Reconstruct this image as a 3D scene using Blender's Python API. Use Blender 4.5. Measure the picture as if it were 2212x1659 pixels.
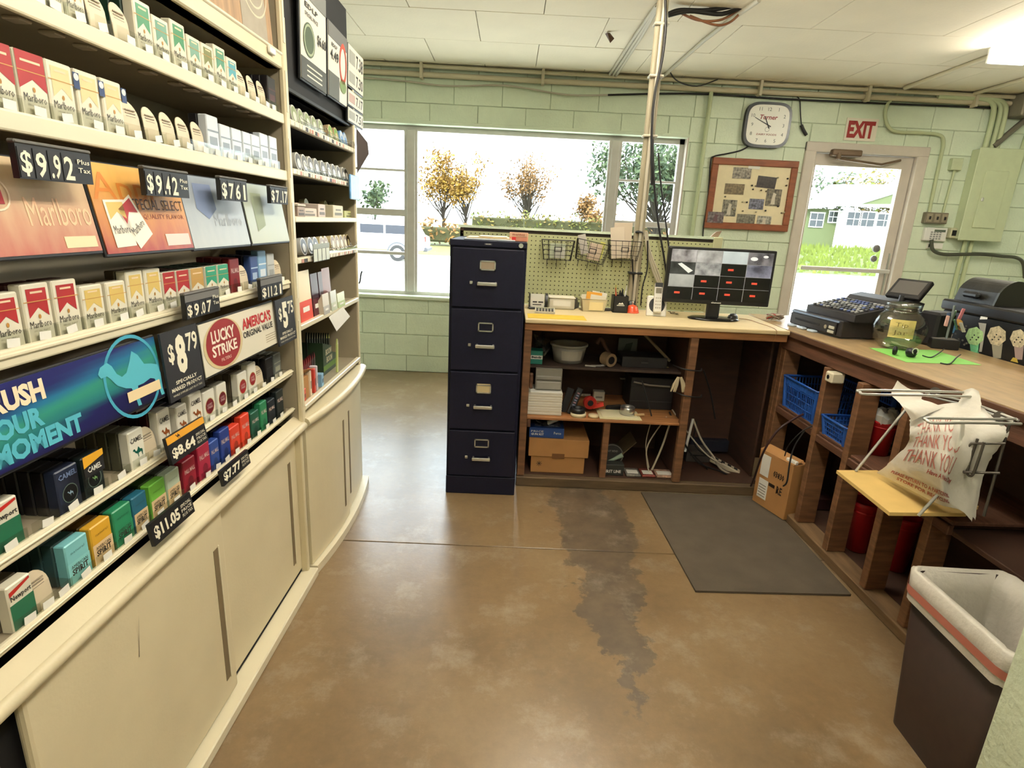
import bpy, bmesh, math, random
from mathutils import Vector, Matrix
for o in list(bpy.data.objects): bpy.data.objects.remove(o, do_unlink=True)
SC = bpy.context.scene
COL = SC.collection
random.seed(7)
# ------------------------------------------------------------------ camera
IW, IH, FPX, CAMH = 2212, 1659, 1241.5, 1.4126
PITCH, YAW, ROLL = math.radians(15.722), math.radians(.759), math.radians(2.812)
_f = Vector((math.sin(YAW)*math.cos(PITCH), math.cos(YAW)*math.cos(PITCH), -math.sin(PITCH)))
_r0 = Vector((math.cos(YAW), -math.sin(YAW), 0)); _u0 = _r0.cross(_f)
_r = math.cos(ROLL)*_r0 + math.sin(ROLL)*_u0
_u = -math.sin(ROLL)*_r0 + math.cos(ROLL)*_u0
cd = bpy.data.cameras.new('camera'); cam = bpy.data.objects.new('camera', cd); COL.objects.link(cam)
cd.sensor_width = 36; cd.lens = 36*FPX/IW; cd.clip_start = .05; cd.clip_end = 500
cam.matrix_world = Matrix(((_r.x, _u.x, -_f.x, 0), (_r.y, _u.y, -_f.y, 0), (_r.z, _u.z, -_f.z, CAMH), (0, 0, 0, 1)))
SC.camera = cam
# ------------------------------------------------------------------ light and exposure
vs = SC.view_settings
vs.view_transform = 'Standard'; vs.look = 'None'; vs.gamma = 1; vs.use_curve_mapping = False
vs.exposure = 0.52
SKY, SUN, TUBE = 8.5, 4.6, 50.0
w = bpy.data.worlds.new('world'); SC.world = w; w.use_nodes = True
bg = w.node_tree.nodes['Background']; bg.inputs[0].default_value = (.80, .90, 1.0, 1); bg.inputs[1].default_value = SKY
sd = bpy.data.lights.new('sun', 'SUN'); sd.energy = SUN; sd.angle = math.radians(.6); sd.color = (1, .95, .86)
sun = bpy.data.objects.new('sun', sd); COL.objects.link(sun)
sun.rotation_euler = (math.radians(50), 0, math.radians(-35))
cy = SC.cycles
cy.max_bounces = 5; cy.diffuse_bounces = 3; cy.glossy_bounces = 2; cy.transmission_bounces = 3; cy.transparent_max_bounces = 10
cy.caustics_reflective = False; cy.caustics_refractive = False
# ------------------------------------------------------------------ measuring (room coordinates from the surveyed view)
CAM = Vector((0, 0, CAMH))
def ray(x, y):
    return ((x-IW/2)/FPX)*_r - ((y-IH/2)/FPX)*_u + _f
def at(x, y, axis, c):
    d = ray(x, y); i = 'xyz'.index(axis); t = (c-CAM[i])/d[i]
    return CAM + d*t
def pl(x, y, Y):
    p = at(x, y, 'y', Y); return p.x, p.z
def fl(x, y, z=0.0):
    p = at(x, y, 'z', z); return p.x, p.y
def along(x, P0, D):
    "parameter t where P0+t*D is seen in column x"
    k = (x-IW/2)/FPX; q = Vector(P0)-CAM; D = Vector(D)
    a = _r - k*_f
    return -a.dot(q)/a.dot(D)
# ------------------------------------------------------------------ materials
def lin(c):
    return tuple((v/255/12.92) if v/255 <= .04045 else (((v/255)+.055)/1.055)**2.4 for v in c)
MATS = {}
def mat(key, col, rough=.6, metal=0, var=0, scale=20, bump=0, bscale=None, spec=.5, emit=0, alpha=1, trans=0, stretch=None, col2=None, detail=4, coat=0):
    if key in MATS: return MATS[key]
    m = bpy.data.materials.new(key); m.use_nodes = True; nt = m.node_tree; b = nt.nodes['Principled BSDF']
    c = lin(col) + (1,)
    b.inputs['Base Color'].default_value = c
    b.inputs['Roughness'].default_value = rough; b.inputs['Metallic'].default_value = metal
    b.inputs['Specular IOR Level'].default_value = spec
    b.inputs['Coat Weight'].default_value = coat
    if trans: b.inputs['Transmission Weight'].default_value = trans
    if alpha < 1: b.inputs['Alpha'].default_value = alpha
    if emit:
        b.inputs['Emission Color'].default_value = c; b.inputs['Emission Strength'].default_value = emit
    if var or bump or col2:
        tc = nt.nodes.new('ShaderNodeTexCoord'); mp = nt.nodes.new('ShaderNodeMapping')
        nt.links.new(tc.outputs['Object'], mp.inputs[0])
        if stretch: mp.inputs['Scale'].default_value = stretch
        n = nt.nodes.new('ShaderNodeTexNoise'); n.inputs['Scale'].default_value = scale; n.inputs['Detail'].default_value = detail
        nt.links.new(mp.outputs[0], n.inputs['Vector'])
        if var or col2:
            r = nt.nodes.new('ShaderNodeValToRGB')
            c2 = lin(col2) if col2 else tuple(v*(1-var) for v in c[:3])
            c1 = c[:3] if col2 else tuple(min(1, v*(1+var)) for v in c[:3])
            r.color_ramp.elements[0].position = .32; r.color_ramp.elements[1].position = .68
            r.color_ramp.elements[0].color = c2+(1,); r.color_ramp.elements[1].color = c1+(1,)
            nt.links.new(n.outputs['Fac'], r.inputs[0]); nt.links.new(r.outputs[0], b.inputs['Base Color'])
        if bump:
            n2 = nt.nodes.new('ShaderNodeTexNoise'); n2.inputs['Scale'].default_value = bscale or scale*4; n2.inputs['Detail'].default_value = 5
            nt.links.new(mp.outputs[0], n2.inputs['Vector'])
            bp = nt.nodes.new('ShaderNodeBump'); bp.inputs['Strength'].default_value = bump; bp.inputs['Distance'].default_value = .01
            nt.links.new(n2.outputs['Fac'], bp.inputs['Height']); nt.links.new(bp.outputs[0], b.inputs['Normal'])
    MATS[key] = m
    return m
def clear(key, tint=(1, 1, 1), gloss=.08, rough=.05):
    "thin clear sheet: mostly see-through with a faint reflection"
    if key in MATS: return MATS[key]
    m = bpy.data.materials.new(key); m.use_nodes = True; nt = m.node_tree; nt.nodes.clear()
    o = nt.nodes.new('ShaderNodeOutputMaterial'); t = nt.nodes.new('ShaderNodeBsdfTransparent'); g = nt.nodes.new('ShaderNodeBsdfGlossy')
    x = nt.nodes.new('ShaderNodeMixShader')
    t.inputs[0].default_value = tint+(1,); g.inputs['Roughness'].default_value = rough; x.inputs[0].default_value = gloss
    nt.links.new(t.outputs[0], x.inputs[1]); nt.links.new(g.outputs[0], x.inputs[2]); nt.links.new(x.outputs[0], o.inputs[0])
    MATS[key] = m
    return m
def col(c, rough=.55, **k):
    "a plain procedural paint / print colour"
    key = 'c_%d_%d_%d_%d' % (c[0], c[1], c[2], int(rough*100)) + ''.join(sorted('%s%s' % (a, b) for a, b in k.items()))
    return mat(key, c, rough, **k)
M = {}
M['wall'] = mat('painted_block', (220, 232, 205), .62, var=.05, scale=5, bump=.35, bscale=70)
M['joint'] = mat('block_joint', (192, 204, 176), .85, var=.1, scale=14)
M['ceil'] = mat('ceiling_board', (238, 226, 202), .85, var=.03, scale=3, bump=.12, bscale=60)
M['cdark'] = mat('ceiling_joint', (120, 110, 90), .9)
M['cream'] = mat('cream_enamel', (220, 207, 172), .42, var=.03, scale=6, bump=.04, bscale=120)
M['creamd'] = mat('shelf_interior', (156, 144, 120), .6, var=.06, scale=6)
M['lip'] = mat('lip_enamel', (228, 218, 188), .38)
M['black'] = mat('black_plastic', (22, 22, 24), .45)
M['blackm'] = mat('black_matt', (16, 15, 16), .8)
M['navy'] = mat('cabinet_enamel', (16, 18, 40), .55, var=.12, spec=.3, scale=90, bump=.04, bscale=300)
M['chrome'] = mat('brushed_metal', (205, 205, 200), .3, metal=.9)
M['alu'] = mat('aluminium_frame', (206, 202, 194), .4, var=.05, scale=12)
M['white'] = mat('white_plastic', (232, 230, 222), .5)
M['paper'] = mat('white_paper', (236, 233, 222), .8, var=.02, scale=30)
M['tan'] = mat('plywood_top', (216, 196, 152), .5, var=.06, scale=5, stretch=(1, 9, 9), bump=.05)
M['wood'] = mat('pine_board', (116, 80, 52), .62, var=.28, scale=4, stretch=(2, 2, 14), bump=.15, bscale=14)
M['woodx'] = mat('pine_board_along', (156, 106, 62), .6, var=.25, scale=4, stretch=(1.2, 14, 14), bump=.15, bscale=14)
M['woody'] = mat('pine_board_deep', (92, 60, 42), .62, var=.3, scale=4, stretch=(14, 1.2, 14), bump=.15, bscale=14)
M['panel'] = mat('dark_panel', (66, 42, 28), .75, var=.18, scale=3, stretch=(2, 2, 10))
M['ctop'] = mat('worn_laminate', (178, 150, 108), .3, var=.16, scale=7, stretch=(5, 1, 1), bump=.05, bscale=40)
M['card'] = mat('cardboard', (176, 128, 76), .8, var=.06, scale=8)
M['pipe'] = mat('painted_conduit', (206, 196, 166), .5)
M['pipeg'] = mat('green_conduit', (190, 200, 158), .55)
M['pole'] = mat('pole_paint', (150, 140, 116), .6)
M['wire'] = mat('black_cable', (20, 18, 18), .5)
M['wirew'] = mat('white_cable', (188, 180, 160), .55)
M['frame'] = mat('painted_frame', (206, 196, 182), .5, var=.05, scale=9)
M['clear'] = clear('clear_acrylic', (.93, .94, .92), .05)
M['wrap'] = mat('pack_white', (226, 219, 196), .32, coat=.5)
# ------------------------------------------------------------------ mesh building
_TXT = {}
def _text_mesh(s, bold=0.0, shear=0.0, res=2):
    k = (s, bold, shear, res)
    if k in _TXT: return _TXT[k]
    c = bpy.data.curves.new('t', 'FONT'); c.body = s; c.offset = bold; c.resolution_u = res; c.shear = shear; c.space_line = .8
    c.align_x = 'LEFT'
    o = bpy.data.objects.new('t', c)
    me = bpy.data.meshes.new_from_object(o)
    V = [tuple(v.co) for v in me.vertices]; F = [tuple(p.vertices) for p in me.polygons]
    bpy.data.objects.remove(o); bpy.data.curves.remove(c); bpy.data.meshes.remove(me)
    _TXT[k] = (V, F)
    return V, F
class MB:
    def __init__(s): s.v = []; s.f = []; s.m = []; s.sm = []
    def add(s, V, F, m=0, smooth=False):
        b = len(s.v); s.v += [tuple(p) for p in V]
        for f in F: s.f.append(tuple(b+i for i in f)); s.m.append(m); s.sm.append(smooth)
        return s
    def box(s, x0, x1, y0, y1, z0, z1, m=0):
        if x0 > x1: x0, x1 = x1, x0
        if y0 > y1: y0, y1 = y1, y0
        if z0 > z1: z0, z1 = z1, z0
        V = [(x0,y0,z0),(x1,y0,z0),(x1,y1,z0),(x0,y1,z0),(x0,y0,z1),(x1,y0,z1),(x1,y1,z1),(x0,y1,z1)]
        return s.add(V, [(0,3,2,1),(4,5,6,7),(0,1,5,4),(1,2,6,5),(2,3,7,6),(3,0,4,7)], m)
    def rbox(s, x0, x1, y0, y1, z0, z1, b=.004, m=0, seg=1):
        "box with softened edges"
        bm = bmesh.new(); bmesh.ops.create_cube(bm, size=1)
        for v in bm.verts: v.co = Vector(((x0+x1)/2+v.co.x*abs(x1-x0), (y0+y1)/2+v.co.y*abs(y1-y0), (z0+z1)/2+v.co.z*abs(z1-z0)))
        b = min(b, abs(x1-x0)*.45, abs(y1-y0)*.45, abs(z1-z0)*.45)
        bmesh.ops.bevel(bm, geom=bm.edges[:], offset=b, segments=seg, affect='EDGES', profile=.5)
        bm.verts.ensure_lookup_table(); bm.verts.index_update()
        V = [v.co[:] for v in bm.verts]; F = [[v.index for v in f.verts] for f in bm.faces]; bm.free()
        return s.add(V, F, m)
    def quad(s, a, b, c, d, m=0): return s.add([a, b, c, d], [(0,1,2,3)], m)
    def poly(s, P, m=0): return s.add(P, [tuple(range(len(P)))], m)
    def prism(s, P, off, m=0):
        "polygon P (3d points) extruded by vector off"
        n = len(P); o = Vector(off); V = [tuple(p) for p in P]+[tuple(Vector(p)+o) for p in P]
        F = [tuple(range(n))[::-1], tuple(range(n, 2*n))]+[(i, (i+1) % n, n+(i+1) % n, n+i) for i in range(n)]
        return s.add(V, F, m)
    def cyl(s, p0, p1, r, n=12, r2=None, m=0, cap=True, smooth=True):
        p0 = Vector(p0); p1 = Vector(p1); d = p1-p0
        if d.length < 1e-7: return s
        d.normalize(); a = d.orthogonal().normalized(); b = d.cross(a); r2 = r if r2 is None else r2
        V = []
        for k in range(n):
            t = 2*math.pi*k/n; V.append(p0+(a*math.cos(t)+b*math.sin(t))*r)
        for k in range(n):
            t = 2*math.pi*k/n; V.append(p1+(a*math.cos(t)+b*math.sin(t))*r2)
        s.add(V, [(k, (k+1) % n, n+(k+1) % n, n+k) for k in range(n)], m, smooth)
        if cap: s.add(V[:n], [tuple(range(n))[::-1]], m); s.add(V[n:], [tuple(range(n))], m)
        return s
    def tube(s, pts, r, n=6, m=0, closed=False):
        P = [Vector(p) for p in pts]; L = len(P)
        if L < 2: return s
        V = []; a = None
        for i in range(L):
            if closed: d = P[(i+1) % L]-P[i-1]
            else: d = P[min(i+1, L-1)]-P[max(i-1, 0)]
            if d.length < 1e-9: d = Vector((0, 0, 1))
            d.normalize()
            a = d.orthogonal() if a is None else a-d*a.dot(d)
            if a.length < 1e-6: a = d.orthogonal()
            a.normalize(); b = d.cross(a)
            rr = r[i] if isinstance(r, (list, tuple)) else r
            for k in range(n):
                t = 2*math.pi*k/n; V.append(P[i]+(a*math.cos(t)+b*math.sin(t))*rr)
        F = []
        for i in range(L if closed else L-1):
            j = (i+1) % L
            for k in range(n): F.append((i*n+k, i*n+(k+1) % n, j*n+(k+1) % n, j*n+k))
        s.add(V, F, m, True)
        if not closed: s.add(V[:n], [tuple(range(n))[::-1]], m); s.add(V[-n:], [tuple(range(n))], m)
        return s
    def lathe(s, prof, n=20, c=(0, 0, 0), m=0, smooth=True, sx=1, sy=1):
        "prof: (radius, z) list"
        V = []; L = len(prof)
        for r, z in prof:
            for k in range(n):
                t = 2*math.pi*k/n; V.append((c[0]+r*sx*math.cos(t), c[1]+r*sy*math.sin(t), c[2]+z))
        F = [(i*n+k, i*n+(k+1) % n, (i+1)*n+(k+1) % n, (i+1)*n+k) for i in range(L-1) for k in range(n)]
        return s.add(V, F, m, smooth)
    def disc(s, c, u, v, ru, rv, n=24, m=0):
        c = Vector(c); u = Vector(u); v = Vector(v)
        return s.poly([tuple(c+u*ru*math.cos(2*math.pi*k/n)+v*rv*math.sin(2*math.pi*k/n)) for k in range(n)], m)
    def ring(s, c, u, v, r0, r1, n=28, m=0, a0=0, a1=2*math.pi, sv=1):
        c = Vector(c); u = Vector(u); v = Vector(v); V = []
        for k in range(n+1):
            t = a0+(a1-a0)*k/n
            for r in (r0, r1): V.append(tuple(c+u*r*math.cos(t)+v*r*sv*math.sin(t)))
        return s.add(V, [(2*k, 2*k+1, 2*k+3, 2*k+2) for k in range(n)], m)
    def text(s, t, o, u, v, w=None, h=None, m=0, bold=.0, shear=0, res=2, align='l', off=(0, 0, 0)):
        "text with lower-left at o (or centred), fitted into w x h"
        V, F = _text_mesh(t, bold, shear, res)
        if not V: return s
        x0 = min(p[0] for p in V); x1 = max(p[0] for p in V); y0 = min(p[1] for p in V); y1 = max(p[1] for p in V)
        if h is None: k = w/(x1-x0); kx = ky = k
        elif w is None: k = h/(y1-y0); kx = ky = k
        else: kx = w/(x1-x0); ky = h/(y1-y0)
        o = Vector(o)+Vector(off); u = Vector(u); v = Vector(v)
        dx = {'l': 0, 'c': -(x1-x0)/2, 'r': -(x1-x0)}[align]
        return s.add([tuple(o+u*((p[0]-x0+dx)*kx)+v*((p[1]-y0)*ky)) for p in V], F, m)
    def move(s, mtx):
        s.v = [tuple(mtx @ Vector(p)) for p in s.v]; return s
    def mesh(s, name, mats):
        me = bpy.data.meshes.new(name); me.from_pydata(s.v, [], s.f)
        for m in (mats if isinstance(mats, (list, tuple)) else [mats]): me.materials.append(m)
        me.polygons.foreach_set('material_index', s.m); me.polygons.foreach_set('use_smooth', s.sm)
        me.update(); return me
    def obj(s, name, mats, parent=None, loc=(0, 0, 0), rot=(0, 0, 0)):
        return link(name, s.mesh(name, mats), parent, loc, rot)
def link(name, data, parent=None, loc=(0, 0, 0), rot=(0, 0, 0)):
    o = bpy.data.objects.new(name, data); COL.objects.link(o); o.parent = parent; o.location = loc; o.rotation_euler = rot
    return o
def tag(o, label, cat, group=None):
    o['label'] = label; o['category'] = cat
    if group: o['group'] = group
    return o
def thing(name, label, cat, loc=(0, 0, 0), rot=(0, 0, 0), group=None):
    return tag(link(name, None, None, loc, rot), label, cat, group)
def struct(o): o['kind'] = 'structure'; return o
def stuff(o): o['kind'] = 'stuff'; return o
def spline(P, n=6):
    "smooth curve through points"
    P = [Vector(p) for p in P]; out = []
    for i in range(len(P)-1):
        a = P[max(i-1, 0)]; b = P[i]; c = P[i+1]; d = P[min(i+2, len(P)-1)]
        for k in range(n):
            t = k/n
            out.append(.5*((2*b)+(c-a)*t+(2*a-5*b+4*c-d)*t*t+(3*b-a-3*c+d)*t**3))
    out.append(P[-1]); return out
ORD = ['first', 'second', 'third', 'fourth', 'fifth', 'sixth', 'seventh', 'eighth', 'ninth', 'tenth', 'eleventh', 'twelfth', 'thirteenth', 'fourteenth', 'fifteenth', 'sixteenth', 'seventeenth', 'eighteenth', 'nineteenth', 'twentieth', 'twenty-first', 'twenty-second']
X_, Y_, Z_ = Vector((1, 0, 0)), Vector((0, 1, 0)), Vector((0, 0, 1))
# ================================================================== the room
YW, ZC = 5.30, 2.635
XL, XR, YB = -2.5, 6.4, -2.6
# ---- floor: concrete slabs with a saw-cut joint
def floor_mat():
    m = bpy.data.materials.new('stained_concrete'); m.use_nodes = True; nt = m.node_tree; b = nt.nodes['Principled BSDF']
    N = nt.nodes.new; L = nt.links.new
    g = N('ShaderNodeNewGeometry')
    def noise(sc, det, rough=.6):
        n = N('ShaderNodeTexNoise'); n.inputs['Scale'].default_value = sc; n.inputs['Detail'].default_value = det; n.inputs['Roughness'].default_value = rough
        L(g.outputs['Position'], n.inputs['Vector']); return n.outputs['Fac']
    def ramp(fac, stops):
        r = N('ShaderNodeValToRGB'); e = r.color_ramp.elements
        while len(e) < len(stops): e.new(.5)
        for i, (p, c) in enumerate(stops): e[i].position = p; e[i].color = c
        L(fac, r.inputs[0]); return r.outputs[0]
    def mix(f, a, c, mode='MIX'):
        x = N('ShaderNodeMix'); x.data_type = 'RGBA'; x.blend_type = mode
        if isinstance(f, float): x.inputs[0].default_value = f
        else: L(f, x.inputs[0])
        L(a, x.inputs[6]); L(c, x.inputs[7]); return x.outputs[2]
    base = ramp(noise(1.3, 8), [(.3, lin((110, 90, 64))+(1,)), (.5, lin((134, 110, 78))+(1,)), (.7, lin((148, 126, 94))+(1,))])
    fine = ramp(noise(26, 12, .75), [(.3, (.60, .60, .60, 1)), (.7, (1, 1, 1, 1))])
    c1 = mix(.55, base, fine, 'MULTIPLY')
    # worn grey trail down the middle of the aisle
    sx = N('ShaderNodeSeparateXYZ'); L(g.outputs['Position'], sx.inputs[0])
    def mth(op, a, bb=None, cl=False):
        n = N('ShaderNodeMath'); n.operation = op; n.use_clamp = cl
        for i, q in enumerate((a, bb)):
            if q is None: continue
            if isinstance(q, (int, float)): n.inputs[i].default_value = q
            else: L(q, n.inputs[i])
        return n.outputs[0]
    wob = mth('MULTIPLY', mth('SUBTRACT', noise(3.0, 10, .7), .5), .6)
    dx = mth('DIVIDE', mth('ABSOLUTE', mth('SUBTRACT', mth('ADD', sx.outputs[0], wob), .46)), mth('ADD', mth('MULTIPLY', sx.outputs[1], .13), -.14))
    dy = mth('DIVIDE', mth('ABSOLUTE', mth('SUBTRACT', sx.outputs[1], 2.25)), .85)
    st = mth('SUBTRACT', 1.15, mth('ADD', mth('POWER', dx, 2), mth('POWER', dy, 2)), True)
    st = mth('MULTIPLY', st, 4.0, True)
    dark = ramp(noise(9, 6), [(.35, lin((72, 60, 48))+(1,)), (.65, lin((100, 86, 68))+(1,))])
    c2 = mix(mth('MULTIPLY', st, .85), c1, dark)
    # pale scuffs
    sc = ramp(noise(4.2, 10, .75), [(.52, (0, 0, 0, 1)), (.80, (.6, .6, .6, 1))])
    pale = N('ShaderNodeRGB'); pale.outputs[0].default_value = lin((182, 172, 152))+(1,)
    c3 = mix(sc, c2, pale.outputs[0])
    L(c3, b.inputs['Base Color'])
    rr = mth('ADD', mth('MULTIPLY', noise(7, 4), .10), mth('ADD', mth('MULTIPLY', st, .12), .25))
    L(rr, b.inputs['Roughness']); b.inputs['Specular IOR Level'].default_value = .7
    bp = N('ShaderNodeBump'); bp.inputs['Strength'].default_value = .12; bp.inputs['Distance'].default_value = .004
    L(noise(45, 6), bp.inputs['Height']); L(bp.outputs[0], b.inputs['Normal'])
    return m
FM = floor_mat()
fl_root = struct(link('floor', MB().box(XL-.2, XR+.2, YB-.2, YW+.25, -.12, -.012).mesh('floor', M['joint'])))
for (a, b) in ((YB, 2.296), (2.302, YW)):
    MB().rbox(XL, XR, a, b, -.012, 0, .0015).obj('floor_slab', FM, fl_root)
# ---- ceiling of painted boards in running bond
c_root = struct(link('ceiling', MB().box(XL-.2, XR+.2, YB-.2, YW+.25, ZC+.008, ZC+.1).mesh('ceiling', M['cdark'])))
cp = MB().rbox(-.4055, .4055, -.3035, .3035, 0, .012, .0022).mesh('ceiling_panel', M['ceil'])
r = 0; y = 5.18+.61
while y > YB:
    off = (-.28, -.68)[r % 2]
    k0 = int((XL-off)/.815)-1
    for k in range(k0, k0+14):
        xa = off+k*.815; xb = xa+.815
        if xb < XL+.02 or xa > XR-.02: continue
        if y > YW:
            if YW-(y-.61) > .05 and xa > XL and xb < XR:
                MB().rbox(xa+.002, xb-.002, y-.61+.002, YW-.002, ZC-.004, ZC+.008, .002).obj('ceiling_panel', M['ceil'], c_root)
        elif xa > XL and xb < XR:
            link('ceiling_panel', cp, c_root, ((xa+xb)/2, y-.305, ZC-.004+random.uniform(-.001, .001)))
    r += 1; y -= .61
# ---- back wall of painted concrete blocks round a window and a door
WX0, WX1, WZ0, WZ1 = -1.90, 1.475, .715, 2.19
DX0, DX1, DZ1 = 2.505, 3.53, 2.175
VX0, VX1, VZ0, VZ1 = 4.85, 6.2, .9, 2.19
OPEN = [(WX0, WX1, WZ0, WZ1), (DX0, DX1, -1, DZ1), (VX0, VX1, VZ0, VZ1)]
mb = MB()
for (a, b, c, d) in [(XL, WX0, 0, ZC), (WX0, WX1, 0, WZ0), (WX0, WX1, WZ1, ZC), (WX1, DX0, 0, ZC), (DX0, DX1, DZ1, ZC), (DX1, VX0, 0, ZC), (VX0, VX1, 0, VZ0), (VX0, VX1, VZ1, ZC), (VX1, XR, 0, ZC)]:
    mb.box(a, b, YW+.004, YW+.2, c-(.1 if c == 0 else 0), d+(.05 if d == ZC else 0))
wall = struct(mb.obj('wall_back', M['joint']))
def cut(rects, o):
    out = []
    for (a, b, c, d) in rects:
        x0, x1, z0, z1 = o
        if b <= x0 or a >= x1 or d <= z0 or c >= z1: out.append((a, b, c, d)); continue
        if a < x0: out.append((a, x0, c, d))
        if b > x1: out.append((x1, b, c, d))
        if c < z0: out.append((max(a, x0), min(b, x1), c, z0))
        if d > z1: out.append((max(a, x0), min(b, x1), z1, d))
    return out
bmesh_full = MB().rbox(-.2005, .2005, -.004, .02, -.0965, .0965, .003).mesh('concrete_block', M['wall'])
z0 = -.043; row = 0
while z0 < ZC:
    z1 = z0+.1985; x = XL-.1+(.203 if row % 2 else 0)+.035
    lint = 2.30 < (z0+z1)/2 < 2.45
    while x < XR:
        xa, xb = max(x, XL), min(x+.406, XR); za, zb = max(z0, 0), min(z1, ZC)
        rc = [(xa, xb, za, zb)]
        for o in OPEN: rc = cut(rc, o)
        for (a, b, c, d) in rc:
            if b-a < .02 or d-c < .02: continue
            if a > 4.9: continue
            if abs(b-a-.406) < .001 and abs(d-c-.1985) < .001:
                link('concrete_block', bmesh_full, wall, ((a+b)/2, YW+random.uniform(-.0012, .0012), (c+d)/2))
            else:
                MB().rbox(a+.0025, b-.0025, YW-.004, YW+.02, c+.0025, d-.0025, .003).obj('concrete_block', M['wall'], wall)
        x += .406
    z0 = z1; row += 1
# ---- other walls
struct(MB().box(XL-.15, XL, YB, YW+.2, -.1, ZC+.05).obj('wall_left', M['wall']))
struct(MB().box(XR, XR+.15, YB, YW+.2, -.1, ZC+.05).obj('wall_right', M['wall']))
struct(MB().box(XL, XR, YB-.15, YB, -.1, ZC+.05).obj('wall_front', M['wall']))
struct(MB().rbox(-.86, -.752, .60, .655, 0, 2.4, .004).obj('trim_1', M['wood']))
struct(MB().rbox(1.083, 2.4, .86, 1.0, 0, 1.02, .004).obj('wall_stub', M['wall']))
# ---- window
win = struct(link('window_1', None))
YF0, YF1 = 5.375, 5.425
fm = M['alu']
mb = MB(); t = .05
mb.box(WX0, WX1, YF0, YF1, WZ0, WZ0+.035); mb.box(WX0, WX1, YF0, YF1, WZ1-.06, WZ1); mb.box(WX0, WX0+t, YF0, YF1, WZ0, WZ1); mb.box(WX1-t, WX1, YF0, YF1, WZ0, WZ1)
mb.obj('window_frame', fm, win)
MB().rbox(WX0, WX1, YW-.025, YF0, WZ1-.018, WZ1+.012, .008, seg=2).obj('head_lining', M['wall'], win)
MB().rbox(WX0, WX1, YW-.03, YF0, WZ0-.03, WZ0+.004, .006).obj('window_sill', M['wall'], win)
MB().box(WX1-.008, WX1+.004, YW-.004, YF0, WZ0, WZ1).obj('jamb_lining', M['frame'], win)
mul = []
for (xp0, xp1) in ((878, 897), (1324, 1342)):
    a = pl(xp0, 285, YF0-.01)[0]; b = pl(xp1, 285, YF0-.01)[0]; mul.append((a, b))
    MB().rbox(a, b, YF0-.02, YF1+.02, WZ0+.03, WZ1-.05, .006).obj('mullion', fm, win)
    MB().box(a-.02, b+.02, YF0-.012, YF0, WZ0+.03, WZ1-.05).obj('glazing_stop', fm, win)
zr = [pl(1400, yy, YF0)[1] for yy in (392, 485)]; zl = [pl(830, yy, YF0)[1] for yy in (366, 458, 546)]
for z, th in zip(zr, (.02, .05)):
    MB().rbox(mul[1][1], WX1-t, YF0+.003, YF1-.003, z-th/2, z+th/2, .004).obj('rail', fm, win)
for z, th in zip(zl, (.02, .06, .03)):
    MB().rbox(WX0+t, mul[0][0], YF0+.003, YF1-.003, z-th/2, z+th/2, .004).obj('rail', fm, win)
for (a, b, zs) in ((WX0+t, mul[0][0], [WZ0+.035]+zl[::-1]+[WZ1-.06]), (mul[0][1], mul[1][0], [WZ0+.035, WZ1-.06]), (mul[1][1], WX1-t, [WZ0+.035]+zr[::-1]+[WZ1-.06])):
    for k in range(len(zs)-1):
        MB().box(a, b, 5.398, 5.402, zs[k], zs[k+1]).obj('pane', M['clear'], win)
MB().tube([(pl(776, 600, 5.36)[0]+.01*k, 5.35, .80+.045*k-.02*(k % 2)) for k in range(4)], .008).obj('latch', M['black'], win)
win2 = struct(link('window_2', None)); mb = MB()
for (a, b, c, d) in ((VX0, VX1, VZ0, VZ0+.04), (VX0, VX1, VZ1-.05, VZ1), (VX0, VX0+.05, VZ0, VZ1), (VX1-.05, VX1, VZ0, VZ1)): mb.box(a, b, YF0, YF1, c, d)
mb.obj('window_frame', fm, win2); MB().box(VX0+.05, VX1-.05, 5.398, 5.402, VZ0+.04, VZ1-.05).obj('pane', M['clear'], win2)
# ---- glazed entrance door
dr = struct(link('door_1', None))
tm = M['frame']; mb = MB()
mb.rbox(DX0-.02, DX0+.075, YW-.025, YW+.10, 0, DZ1+.02, .006); mb.obj('door_jamb', tm, dr)
MB().rbox(DX1-.075, DX1+.02, YW-.025, YW+.10, 0, DZ1+.02, .006).obj('door_jamb', tm, dr)
MB().rbox(DX0-.02, DX1+.02, YW-.028, YW+.10, DZ1-.06, DZ1+.02, .006).obj('door_head', tm, dr)
gx0 = pl(1760.7, 357, YW+.03)[0]; gx1 = pl(1946, 366, YW+.03)[0]; gz1 = pl(1850, 361, YW+.03)[1]
lx0, lx1, lz1 = DX0+.08, DX1-.08, DZ1-.065
mb = MB(); mb.box(lx0, gx0, YW+.02, YW+.065, .01, lz1); mb.box(gx1, lx1, YW+.02, YW+.065, .01, lz1); mb.box(gx0, gx1, YW+.02, YW+.065, gz1, lz1); mb.box(gx0, gx1, YW+.02, YW+.065, .01, .22)
mb.obj('door_leaf', tm, dr)
MB().box(gx0, gx1, YW+.04, YW+.044, .22, gz1).obj('pane', M['clear'], dr)
zb = pl(1820, 582, YW)[1]
MB().rbox(lx0+.04, lx1-.02, YW-.03, YW-.012, zb-.018, zb+.018, .006).obj('push_bar', M['alu'], dr)
b0 = pl(1797, 326, YW-.05); b1 = pl(1861, 333, YW-.05)
mb = MB(); mb.rbox(b0[0], b1[0], YW-.07, YW-.005, b1[1]-.025, b1[1]+.03, .012, seg=2); mb.cyl((b0[0]+.06, YW-.06, b1[1]-.05), (b0[0]+.06, YW-.06, b1[1]), .02); 
mb.tube([(b0[0]+.06, YW-.06, b1[1]-.045), (b0[0]+.45, YW-.04, b1[1]-.075), (b0[0]+.62, YW-.02, b1[1]-.03)], .011)
mb.obj('door_closer', mat('closer_bronze', (112, 92, 72), .5, metal=.4), dr)
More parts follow.
